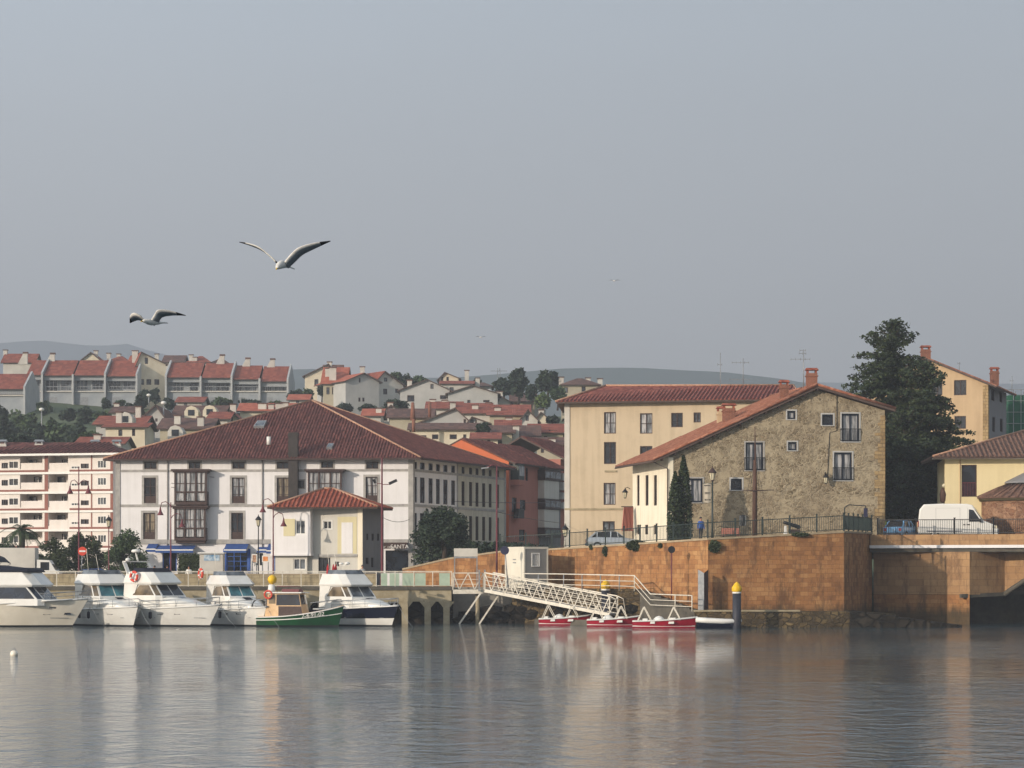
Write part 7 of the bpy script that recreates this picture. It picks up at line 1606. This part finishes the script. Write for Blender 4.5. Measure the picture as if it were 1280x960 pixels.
for (fx0,fx1,fz,h_) in ((.12,.8,.86,.05),(.2,.75,.5,.04),(.2,.7,.46,.02),(.2,.35,.12,.07),(.42,.5,.12,.07),(.6,.85,.12,.07)): w_=b.x-a.x; hh=a.z-b.z; q.box(a.x+w_*fx0,a.x+w_*fx1,194.45,194.458,b.z+hh*fz,b.z+hh*(fz+h_))
q.build('print','text_grey',bn)
# wall lanterns
f_=Fac(SA,SB)
for lb,px,py,fc in (('wall lantern low on the gable of the stone house',1031,604,f_),('wall lantern on the side wall of the stone house, by the red awning',788,622,fl_)):
    a_,z=fc.at(px,py); p=fc.w(a_,z,.45); t=thing('wall_lantern',(p.x,p.y,z),lb,'wall lamp'); q=MB(); q.tube([fc.w(a_,z+.7,0),fc.w(a_,z+.85,.25),fc.w(a_,z+.75,.45)],.03,5); q.build('bracket','black_iron',t); lantern(t,p.x,p.y,z,1)
p=P(1179,617,211); t=thing('wall_lantern',(p.x,p.y,p.z-.8),'white globe with brown bracket at the left corner of the yellow house','wall lamp'); q=MB(); q.lathe((p.x,p.y,p.z-.75),[(.12,0),(.26,.15),(.3,.7),(.22,1.05),(.1,1.2)],10); q.build('bracket','mast_wood',t); q=MB(); q.lathe((p.x+.05,p.y-.05,p.z+.46),[(.03,0),(.14,.08),(.16,.2),(.1,.3),(.02,.34)],10); q.build('globe','lamp_glass',t)
# wooden mast
x=XY(943.5,196.5).x; t=thing('flag_mast',(x,196.5,6.5),'old wooden ship mast with a thin yard standing before the stone house','mast'); q=MB(); q.tube([(x,196.5,6.3),(x,196.5,ZY(612,196.5)),(x,196.5,ZY(575,196.5))],[.2,.17,.11],10); q.build('lower_mast','mast_wood',t)
q=MB(); q.tube([(x+.1,196.4,ZY(618,196.5)),(x+.02,196.4,ZY(560,196.5)),(x,196.4,ZY(533,196.5))],[.08,.06,.02],7); q.build('top_mast','mast_wood',t)
q=MB(); q.tube([(XY(925.5,196.4).x,196.2,ZY(612.5,196.4)),(x,196.2,ZY(613.5,196.4)),(XY(967,196.4).x,196.2,ZY(612.5,196.4))],[.025,.05,.025],6); q.build('yard','dark_wood',t)
q=MB()
for s in (-1,1): q.tube([(x+s*.3,196.5,ZY(608,196.5)),(x+s*.05,196.5,ZY(577,196.5))],.015,4); q.tube([(x+s*1.3,196.3,6.6),(x+s*.1,196.5,ZY(578,196.5))],.012,4)
q.build('rigging','black_iron',t)
# folded red awning beside the beige building
A=P(775,663,216); q=MB(); z1=ZY(634,216); x0=XY(776.5,216).x; x1=XY(791.5,216).x; 
t=thing('folded_awning',(x0,216,6.2),'rust red striped awning leaning between the beige building and stone house','awning')
n=8
for i in range(n):
    a=x0+(x1-x0)*i/n; b=x0+(x1-x0)*(i+1)/n; m=(a+b)/2; s=.0
    for (u,v,yu,yv) in ((a,m,216,215.82),(m,b,215.82,216)): q.poly([(u-.0,yu-.5,ZY(664,216)),(v,yv-.5,ZY(664,216)),(v*.8+x1*.2-.0,yv,z1),(u*.8+x1*.2,yu,z1)])
q.build('fabric','salmon',t); q=MB(); q.bar((x0,215.9,z1+.04),(x1,215.9,z1+.04),.08); q.bar((x1-.02,215.9,6),(x1-.02,215.9,z1),.07); q.build('frame','dark_wood',t)
# benches, bin, cannon, gate frame
for px0,px1,Y,z,lb in ((902,925,200,6.35,'red slatted bench behind the railing, left of the wooden mast'),(836,852,201,6.2,'reddish bench behind the railing below the cypresses')):
    a=XY(px0,Y).x;b=XY(px1,Y).x; t=thing('bench',(a,Y,z),lb,'bench')
    for nm,y,zz,tl in (('seat',Y,z+.42,0),('backrest',Y+.45,z+.55,1)):
        q=MB()
        for i in range(4): q.box(a,b,y+(.11*i if not tl else 0),y+(.11*i+.09 if not tl else .04),zz+(.11*i if tl else 0),zz+(.11*i+.09 if tl else .04))
        q.build(nm,'salmon',t)
    for x in (a+.1,b-.15): q=MB(); q.box(x,x+.06,Y+.02,Y+.5,z-.1,z+.418); q.build('leg','black_iron',t)
x=XY(928.5,193.5).x; t=thing('litter_bin',(x,193.5,7.0),'small black litter bin hooked on the railing left of the mast','litter bin'); q=MB(); z=ZY(657,193.5); q.lathe((x,193.5-.0,z),[(.13,0),(.15,.05),(.17,.62),(.13,.68)],10); q.build('body','black_iron',t); q=MB(); q.lathe((x,193.5,z+.69),[(.19,0),(.17,.06),(.02,.1)],10); q.build('lid','black_iron',t)
x=XY(985,197).x; t=thing('cannon',(x,197,6.7),'small old cannon on a white stone block behind the promenade railing','cannon'); 
q=MB(); z=7.0; q.hexa([Vector((x-.35,196.8,z-.5)),Vector((x-.05,196.8,z-.5)),Vector((x-.05,197.3,z-.5)),Vector((x-.35,197.3,z-.5)),Vector((x-.25,196.85,z+.45)),Vector((x-.12,196.85,z+.45)),Vector((x-.12,197.25,z+.45)),Vector((x-.25,197.25,z+.45))]); q.build('stone_block','white_paint',t)
q=MB(); q.tube([(x-.35,197,z+.72),(x-.2,197,z+.68),(x+.2,197,z+.55),(x+.8,197,z+.35),(x+.95,197,z+.3)],[.1,.12,.13,.17,.06],10); q.build('barrel','black_iron',t)
q=MB(); q.box(x+.2,x+.9,196.8,197.2,z-.3,z+.18); q.build('carriage','dark_wood',t)
t=thing('gate_frame',(XY(1056,195).x,195,6.9),'thin iron frame with small plate at the corner of the quay wall','gate'); x0=XY(1056,194.6).x; x1=XY(1083,196).x; q=MB(); q.bar((x0,194.7,6.9),(x0,194.7,ZY(634,194.6)),.07); q.tube([(x0,194.7,ZY(634,194.6)),(x0+.3,194.8,ZY(631,194.6)),(x1,196.5,ZY(632,196))],.035,5); q.bar((x1,196.5,6.9),(x1,196.5,ZY(632,196)),.06); q.build('frame','iron',t); q=MB(); q.box(x1-.14,x1+.14,196.4,196.45,ZY(646,196),ZY(635,196)); q.build('plate','sign_blue',t)
# hillside lamps
for px,y0,y1,Y,lb in ((52,548,513,390,'pale lamp post on the green hillside at the far left'),(186,508,495,440,'pale lamp post at the foot of the terrace gap'),(204.5,548,505,360,'thin lamp post beside the dark pyramid roofed house')):
    a=P(px,y0,Y); zt=ZY(y1,Y); t=thing('hillside_lamp',a,lb,'street lamp'); q=MB(); q.tube([a,(a.x,Y,zt)],.09,6); q.build('pole','steel',t); q=MB(); q.lathe((a.x,Y,zt-.1),[(.15,0),(.4,.15),(.35,.4),(.05,.5)],8); q.build('lamp_head','white_paint',t)
a=P(623.5,488,700); t=thing('lattice_mast',(a.x,700,a.z-4),'grey lattice pylon on the skyline left of the round trees','pylon'); zt=ZY(460,700); q=MB()
for s in (-1,1): q.bar((a.x+s*.9,700,a.z-4),(a.x+s*.25,700,zt),.14)
for i in range(7): z=a.z-3+(zt-a.z+3)*i/7; q.bar((a.x-.9+.09*i,700,z),(a.x+.9-.09*i,700,z+1),.1)
q.build('tower','steel',t); q=MB(); q.bar((a.x-2.2,700,zt-.8),(a.x+2.2,700,zt-.8),.14); q.build('cross_arm','steel',t)
for px,py,Y,lb in ((650.5,494,443,'white satellite dish on the dark grey roof below the round trees'),(612,490,495,'white satellite dish beside the dark bungalow on the ridge')):
    p=P(px,py,Y); t=thing('satellite_dish',(p.x,p.y,p.z-.8),lb,'satellite dish'); q=MB(); q.loft([[Vector((p.x+r_*math.cos(2*math.pi*k/14),Y+yy,p.z+r_*math.sin(2*math.pi*k/14))) for k in range(14)] for r_,yy in ((.55,0),(.4,.12),(.05,.2))],0,True); q.build('dish','white_paint',t); q=MB(); q.tube([(p.x,Y+.2,p.z),(p.x,Y+.3,p.z-1.2)],.05,5); q.build('bracket','steel',t)
def wire(label,a,b,sag=.5):
    a=Vector(a);b=Vector(b); q=MB(); q.tube([a.lerp(b,i/10)-Vector((0,0,sag*4*(i/10)*(1-i/10))) for i in range(11)],.022,4); tag(q.build('overhead_cable','black_iron'),label,'cable')
wire('sagging cable from the floodlight mast to the white house corner',P(479,647,216),P(512,649,238.8),.3)
wire('upper cable crossing the street before the salmon house',P(553,626,250),P(703,628,233),.1)
wire('lower cable crossing the street before the salmon house',P(622,640,212),P(703,654,233),.1)
# ================================================================ VEHICLES
def wheel(par,x,y,r_,side):
    q=MB(); n=18
    q.loft([[Vector((x+rr*math.cos(2*math.pi*k/n),y+yy,r_+rr*math.sin(2*math.pi*k/n))) for k in range(n)] for rr,yy in ((r_*.62,-.1*side),(r_,-.09*side),(r_,.09*side),(r_*.62,.1*side))],0,True,False); w=q.build('wheel','tyre',par,world=False)
    q=MB(); q.loft([[Vector((x+rr*math.cos(2*math.pi*k/n),y+yy,r_+rr*math.sin(2*math.pi*k/n))) for k in range(n)] for rr,yy in ((r_*.62,-.05*side),(r_*.6,-.08*side),(r_*.15,-.06*side))],0,True); q.build('rim','steel',w,world=False)
def car(label,loc,rz,mat,L=4.2,Wd=1.7,Ht=1.45,group='cars parked in the town',name='parked_car'):
    t=thing(name,loc,label,'car',group,rz=rz); 
    if not rz: ORG[t]=Vector((0,0,0))
    h=L/2; w=Wd/2
    prof=[(-h,.35,.85),(-h+.1,.3,.95),(-h*.6,.22,.98),(h*.35,.22,.95),(h*.75,.25,.86),(h*.95,.3,.72),(h,.36,.6)]
    q=MB(); q.loft([[Vector((x,-w*(.9 if abs(x)>h*.9 else 1),z0)),Vector((x,-w*(.92 if abs(x)>h*.9 else 1.0),(z0+z1)/2)),Vector((x,-w*.9,z1)),Vector((x,w*.9,z1)),Vector((x,w*(.92 if abs(x)>h*.9 else 1.0),(z0+z1)/2)),Vector((x,w*(.9 if abs(x)>h*.9 else 1),z0))] for x,z0,z1 in prof],0,True); b=q.build('body',mat,t,world=False)
    gl=[(-h*.88,.9),(-h*.62,Ht-.06),(-h*.05,Ht),(h*.12,Ht-.04),(h*.45,.93)]
    q=MB(); q.loft([[Vector((x,-w*(.88 if z<1 else .72),min(z,.9))),Vector((x,-w*(.86 if z<1 else .7),z)),Vector((x,w*(.86 if z<1 else .7),z)),Vector((x,w*(.88 if z<1 else .72),min(z,.9)))] for x,z in gl],0,False); q.build('glasshouse','glass_dark',b,world=False)
    q=MB(); q.loft([[Vector((x,-w*.71,z)),Vector((x,-w*.5,z+.04)),Vector((x,w*.5,z+.04)),Vector((x,w*.71,z))] for x,z in gl[1:4]],0,True,False,False)
    for s in (-1,1):
        for x in (-h*.62,-h*.1,h*.13): q.bar((x+(.12 if x>0 else -.03),s*w*.87,.93),(x,s*w*.71,Ht-.03),.07,.05)
        q.bar((h*.45,s*w*.86,.93),(h*.12,s*w*.71,Ht-.03),.07,.05); q.bar((-h*.88,s*w*.86,.93),(-h*.62,s*w*.71,Ht-.05),.09,.05)
    q.build('roof',mat,b,world=False)
    for x in (-h*.62,h*.62):
        for s in (-1,1): wheel(t,x,s*(w-.08),.31,-s)
    for s in (-1,1):
        q=MB(); q.box(h*.93,h*.985,s*w*.6-.18,s*w*.6+.18,.55,.7); q.build('headlight','lamp_glass',t,world=False)
        q=MB(); q.box(-h-.01,-h+.06,s*w*.72-.12,s*w*.72+.12,.62,.85); q.build('tail_light','lamp_red',t,world=False)
    q=MB(); q.box(h*.97,h+.04,-w*.8,w*.8,.3,.48); q.box(-h-.04,-h*.97,-w*.8,w*.8,.32,.5); q.build('bumper','plastic_blue',t,world=False)
    return t
p=XY(767,208); car('silver hatchback parked behind the quay railing before the beige building',(p.x,210,ZY(687,210)),R(4),'car_silver')
p=XY(1128,206.8); car('pale blue car seen from behind on the bridge, left of the white van',(p.x-.1,206.3,6.55),R(60),'car_blue',L=3.9)
p=XY(69,216); car('dark blue car behind the jetty railing at the far left',(p.x,216.5,2.8),R(8),'car_dark')
p=XY(122,218); car('blue car parked below the olive shrub behind the jetty',(p.x,218.5,2.8),R(2),'shop_blue')
# white box truck behind first boat
p=XY(12,214); t=thing('box_truck',(p.x,214,2.8),'white box truck on the quay behind the largest cruiser at left','truck',rz=R(3))
q=MB(); q.box(-2.4,2.2,-1.1,1.1,.75,3.15); q.build('cargo_box','far_white',t,world=False,bevel=.04)
q=MB(); q.box(-2.4,2.2,-.95,.95,.45,.745); q.build('chassis','black_iron',t,world=False)
q=MB(); q.loft([[Vector((x,-1,.45)),Vector((x,-.98,z)),Vector((x,.98,z)),Vector((x,1,.45))] for x,z in ((2.3,2.2),(3.3,2.15),(3.8,1.35),(4.1,1.2))],0,False); q.build('cab','white_paint',t,world=False)
q=MB(); q.poly([(3.34,-.9,2.05),(3.34,.9,2.05),(3.82,.9,1.4),(3.82,-.9,1.4)][::-1]); q.box(2.6,3.3,-1.0,-.985,1.35,2.0); q.build('cab_window','glass_dark',t,world=False)
for x in (-1.4,3.0):
    for s in (-1,1): wheel(t,x,s*.9,.42,-s)
# white van on the bridge
vx0=XY(1150,204.8).x; vx1=XY(1249,204.8).x; VL=vx1-vx0; vz=ZY(666.5,204.8)-.5; t=thing('delivery_van',((vx0+vx1)/2,205.6,vz),'white high roof delivery van on the bridge facing right','van',rz=R(-9)); ORG[t]=Vector((0,0,0))
h=VL/2; w=.96; Ht=ZY(629.5,204.8)-vz
side=[(-h,.45),(-h,1.2),(-h+.12,Ht-.45),(-h+.45,Ht-.05),(-h*.4,Ht),(h*.22,Ht-.02),(h*.36,Ht-.12),(h*.62,1.5),(h*.92,1.12),(h,.85),(h,.4)]
q=MB(); a=[Vector((x,-w,z)) for x,z in side]; b=[Vector((x,w,z)) for x,z in side]; ai=[Vector((x,-w*.0,z)) for x,z in side]
def inset(pts,y): 
    c=Vector((0,0,1.3)); return [Vector((p.x+(c.x-p.x)*.03,y,p.z+(c.z-p.z)*.05)) for p in pts]
rings=[inset(a,-w),[Vector((p.x,-w+.07,p.z)) for p in a],[Vector((p.x,w-.07,p.z)) for p in a],inset(a,w)]
q.loft(rings,0,False,True,True); bd=q.build('body','white_paint',t,world=False,bevel=.03)
yy=-w-.004; q=MB(); q.poly([(h*.27,yy,1.38),(h*.56,yy,1.38),(h*.545,yy,1.55),(h*.38,yy,Ht-.5),(h*.27,yy,Ht-.45)]); q.build('door_window','glass_dark',bd,world=False)
q=MB(); q.poly([(h*.41,-w*.88,Ht-.28),(h*.41,w*.88,Ht-.28),(h*.635,w*.9,1.53),(h*.635,-w*.9,1.53)][::-1]); q.poly([(h*.405,-w-.003,Ht-.42),(h*.44,-w-.003,Ht-.5),(h*.615,-w-.003,1.56),(h*.575,-w-.003,1.56)]); q.v=[v+Vector((.02,0,.02)) if i<4 else v for i,v in enumerate(q.v)]; q.build('windshield','glass_mid',bd,world=False)
for nm,bx,mt in (('door_handle',(h*.22,h*.30,yy-.02,yy,1.12,1.2),'black_iron'),('door_handle',(h*.13,h*.18,yy-.02,yy,1.12,1.2),'black_iron'),('side_moulding',(-h*.78,h*.1,yy-.015,yy,.62,.7),'plastic_blue'),('bumper',(h*.8,h+.05,-w*.95,w*.95,.3,.72),'plastic_blue'),('bumper',(-h-.05,-h*.95,-w*.95,w*.95,.35,.6),'plastic_blue'),('sill',(-h*.9,h*.9,-w*.97,w*.97,.3,.44),'black_iron'),('tail_light',(-h-.01,-h+.05,-w*.98,-w*.86,1.0,1.45),'lamp_red'),('headlight',(h*.84,h*.97,-w*1.0,-w*.7,.85,1.08),'lamp_glass'),('mirror',(h*.53,h*.58,-w-.22,-w-.02,1.35,1.62),'black_iron')):
    q=MB(); q.box(*bx); q.build(nm,mt,t,world=False)
q=MB()
for x0_,z0_,x1_,z1_ in ((-h*.55,.75,-h*.55,Ht-.35),(h*.05,.75,h*.05,Ht-.35),(-h*.55,Ht-.35,h*.05,Ht-.35),(h*.24,.6,h*.24,Ht-.35),(-h*.9,1.5,h*.2,1.5)): q.bar((x0_,yy,z0_),(x1_,yy,z1_),.018,.01)
q.build('panel_seam','steel',bd,world=False)
for x in (-h*.58,h*.66):
    for s in (-1,1): wheel(t,x,s*(w-.1),.36,-s)
# sandwich board and green box near it
p=XY(1147,206); t=thing('sandwich_board',(p.x,206.1,7.2),'orange yellow folding board standing at the tail of the white van','sign board'); q=MB(); z=ZY(667,206); q.hexa([Vector((p.x-.2,206,z)),Vector((p.x+.2,206,z)),Vector((p.x+.2,206.05,z)),Vector((p.x-.2,206.05,z)),Vector((p.x-.05,206.2,z+.9)),Vector((p.x+.12,206.2,z+.9)),Vector((p.x+.12,206.25,z+.9)),Vector((p.x-.05,206.25,z+.9))]); q.build('front_panel','boat_wood',t); q=MB(); q.bar((p.x+.1,206.6,z),(p.x+.05,206.3,z+.85),.04); q.build('rear_leg','dark_wood',t)
p=XY(1102,208); t=thing('waste_bin',(p.x,208,6.9),'yellow green wheeled bin between the railing corner and the pale blue car','bin'); z=6.95; q=MB(); q.hexa([Vector((p.x-.27,207.8,z)),Vector((p.x+.27,207.8,z)),Vector((p.x+.27,208.3,z)),Vector((p.x-.27,208.3,z)),Vector((p.x-.33,207.7,z+.95)),Vector((p.x+.33,207.7,z+.95)),Vector((p.x+.33,208.4,z+.95)),Vector((p.x-.33,208.4,z+.95))]); q.build('body','green_box',t); q=MB(); q.box(p.x-.36,p.x+.36,207.65,208.45,z+.955,z+1.05); q.build('lid','green_box',t)
# ================================================================ PEOPLE
def person(label,x,y,z,h,rz,top,legs,hair='black_iron',pose=0,shoes='black_iron'):
    t=thing('person',(x,y,z),label,'person',None,rz=rz); 
    if not rz: ORG[t]=Vector((0,0,0))
    k=h/1.75; st=.14+.12*pose
    J=[((0,0,.95),.15,.12),((0,0,1.15),.15,.11),((0,0,1.38),.19,.12),((0,0,1.5),.07,.07),((0,0,1.56),.055,.06),((.0,-.01,1.66),.085,.1),((0,0,1.74),.06,.07),
       ((-.19,0,1.4),.06,.06),((-.24,.02,1.15),.045,.045),((-.25,-.1*pose-.05,.92),.035,.035),((-.25,-.13*pose-.08,.82),.03,.035),
       ((.19,0,1.4),.06,.06),((.24,.02,1.15),.045,.045),((.25,-.06,.92),.035,.035),((.25,-.09,.82),.03,.035),
       ((-.1,0,.86),.09,.09),((-.1,-st*.5,.47),.06,.06),((-.1,-st*.4,.09),.042,.045),((-.1,-st*.4-.14,.04),.04,.035),
       ((.1,0,.86),.09,.09),((.1,st*.4,.47),.06,.06),((.1,st*.7,.09),.042,.045),((.1,st*.7-.14,.04),.04,.035)]
    E=[(0,1),(1,2),(2,3),(3,4),(4,5),(5,6),(2,7),(7,8),(8,9),(9,10),(2,11),(11,12),(12,13),(13,14),(0,15),(15,16),(16,17),(17,18),(0,19),(19,20),(20,21),(21,22)]
    me=bpy.data.meshes.new('body'); me.from_pydata([Vector(j[0])*k for j in J],E,[]); o=bpy.data.objects.new('body',me); COL.objects.link(o)
    m=o.modifiers.new('s','SKIN'); 
    for i,j in enumerate(J): me.skin_vertices[0].data[i].radius=(j[1]*k,j[2]*k)
    me.skin_vertices[0].data[0].use_root=True
    o.modifiers.new('u','SUBSURF').levels=1
    bpy.context.view_layer.update(); ev=bpy.data.meshes.new_from_object(o.evaluated_get(bpy.context.evaluated_depsgraph_get())); bpy.data.objects.remove(o)
    for a in ('skin',top,legs,shoes): ev.materials.append(M[a])
    for p_ in ev.polygons:
        c=p_.center/k; p_.use_smooth=True
        p_.material_index=0 if c.z>1.49 or (abs(c.x)>.2 and c.z<.9) else (1 if c.z>.93 or abs(c.x)>.19 and c.z>.88 else (3 if c.z<.1 else 2))
    o=bpy.data.objects.new('body',ev); COL.objects.link(o); o.parent=t
    q=MB(); q.lathe((0,.02*k,1.64*k),[(.095*k,0),(.1*k,.06*k),(.075*k,.13*k),(.02*k,.155*k)],10); q.build('hair',hair,t,world=False)
    return t
p=XY(876,198); person('person in a blue jacket standing behind the railing near the cypresses',p.x,198,6.35,1.75,R(20),'shop_blue','navy_cloth')
p=XY(209,214); person('person in dark clothes on the quay below the left blue awning',p.x,214,2.8,1.72,R(60),'black_iron','navy_cloth')
p=XY(193,215); person('person in a red jacket walking on the quay by the green shrub tree',p.x,215,2.8,1.7,R(-80),'red_cloth','black_iron',pose=1)
p=XY(236,213); person('person in a pale shirt standing on the quay before the clipped hedge',p.x,213,2.8,1.68,R(10),'white_paint','black_iron')
p=XY(453,212.5); person('person in a grey top standing behind the flybridge of the navy hulled boat',p.x,212.5,2.8,1.74,R(0.5),'steel','black_iron')
# ================================================================ GULLS
def gull(label,Y,body,wings,group='gulls in flight',dark=True):
    """body: list of (px,py,dy,r m); wings: list of lists of (px,py,dy,chord m)"""
    S=lambda px,py,dy: P(px,py,Y+dy); c=S(*body[len(body)//2][:3]); t=thing('seagull',c,label,'seagull',group)
    q=MB(); q.tube([S(a,b,d) for a,b,d,_ in body],[r for *_,r in body],10); bo=q.build('body','gull_white',t)
    h0=S(*body[0][:3]); h1=S(*body[1][:3]); d=(h0-h1).normalized(); q=MB(); q.tube([h0-d*.01,h0+d*.045],[.014,.003],5); q.build('beak','yellow',bo)
    t0=S(*body[-1][:3]); t1=S(*body[-2][:3]); d=(t0-t1).normalized(); sd=Vector((0,1,0)).cross(d).normalized(); lat=Vector((.3,1,0)).normalized()
    q=MB(); v=[t1+lat*.03,t1-lat*.03,t0+d*.09-lat*.07,t0+d*.10,t0+d*.09+lat*.07]; th=sd*.006; q.add([p-th for p in v]+[p+th for p in v],[(0,1,2,3,4)[::-1],(5,6,7,8,9),(0,1,6,5),(1,2,7,6),(2,3,8,7),(3,4,9,8),(4,0,5,9)]); q.build('tail','gull_white',t)
    for wv,cv in wings:
        cv=Vector(cv).normalized(); n=len(wv)
        # smooth centre line
        pts=[]; ch=[]
        for i in range(n-1):
            p0=wv[max(i-1,0)];p1=wv[i];p2=wv[i+1];p3=wv[min(i+2,n-1)]
            for k in range(6):
                f=k/6; g=[.5*((2*b)+(-a+c)*f+(2*a-5*b+4*c-d_)*f*f+(-a+3*b-3*c+d_)*f**3) for a,b,c,d_ in zip(p0,p1,p2,p3)]
                pts.append(S(*g[:3])); ch.append(g[3])
        pts.append(S(*wv[-1][:3])); ch.append(wv[-1][3])
        for part,f0,f1,mt in (('leading',0,.22,'gull_white'),('wing',.22,1,'gull_grey')):
            pass
        q=MB(); rings=[]; N=len(pts)
        for i,(p,c_) in enumerate(zip(pts,ch)):
            d=(pts[min(i+1,N-1)]-pts[max(i-1,0)]).normalized(); u=d.cross(cv).normalized()
            if u.z<0: u=-u
            th=.016*(1-.8*i/N)
            rings.append([p-u*th*.3,p+u*th,p+cv*c_*.35+u*th*1.1,p+cv*c_*.97+u*.002,p+cv*c_-u*.002,p+cv*c_*.3-u*th*.5])
        q.loft(rings,0,True,True,True)
        k=len(rings[0]); 
        nf=len(q.f)
        for fi in range(nf):
            if fi<(N-1)*k:
                seg=fi//k; j=fi%k
                q.m[fi]=2 if seg>(N-1)*.80 else (0 if j in (0,5) else 1)
            else: q.m[fi]=2
        q.build('wing',['gull_white','gull_grey','gull_black'],t)
gull('larger right seagull gliding with both wings raised in a wide V',36,[(346,335.5,-.16,.012),(347,334,-.13,.032),(349,332,-.05,.05),(352,330.5,.05,.058),(357,331,.16,.045),(362,333.5,.25,.018)],
 [([(344,327,0,.11),(337,320,-.02,.13),(324,309.5,-.03,.12),(311,304.5,0,.08),(299,302.5,.05,.012)],(.35,1,-.35)),
  ([(356,328,.02,.14),(364,318,.0,.17),(374,309.5,-.02,.16),(392,304,.02,.11),(413,301,.1,.012)],(.3,1,-.62))])
gull('smaller left seagull with its left wing tip bent down',44,[(178,401.5,-.1,.012),(180,401,-.07,.03),(185,402,0,.048),(190,403,.08,.054),(197,403.5,.18,.035),(203,403.5,.26,.014)],
 [([(181,400,0,.1),(176,395,-.1,.15),(168,391.5,-.12,.18),(163,394,-.05,.16),(162,403,.05,.02)],(.35,1,-.75)),
  ([(189,401,.02,.13),(193,394,.0,.2),(198,387.5,-.02,.19),(213,388.5,.05,.12),(232,394,.15,.012)],(.3,1,-.75))])
for px,py,Y,lb in ((768,351,230,'tiny distant bird high in the sky above the beige building'),(601,421.5,230,'tiny distant bird just above the skyline in the centre')):
    p=P(px,py,Y); t=thing('distant_bird',p,lb,'bird'); q=MB(); q.tube([p-Vector((.15,0,0)),p,p+Vector((.15,0,0))],[.02,.06,.02],6); q.build('body','gull_white',t)
    for s in (-1,1): q=MB(); q.add([p,p+Vector((s*.25,0,.1)),p+Vector((s*.5,.02,.04)),p+Vector((s*.22,.12,.07)),p+Vector((0,.12,0))],[(0,1,2,3,4)]); q.build('wing','gull_grey',t)
# ================================================================ HAZE
mb=MB(); mb.box(-2650,2650,-170,5100,-6,620)
hz=bpy.data.materials.new('haze'); hz.use_nodes=True; n=hz.node_tree.nodes; n.clear()
o=n.new('ShaderNodeOutputMaterial'); pv=n.new('ShaderNodeVolumePrincipled'); pv.inputs['Color'].default_value=(.82,.87,.96,1); pv.inputs['Density'].default_value=HAZE_D; pv.inputs['Anisotropy'].default_value=.1
hz.node_tree.links.new(pv.outputs[0],o.inputs['Volume']); M['haze']=hz
tag(mb.build('haze','haze',origin=(0,0,0)),kind='stuff')
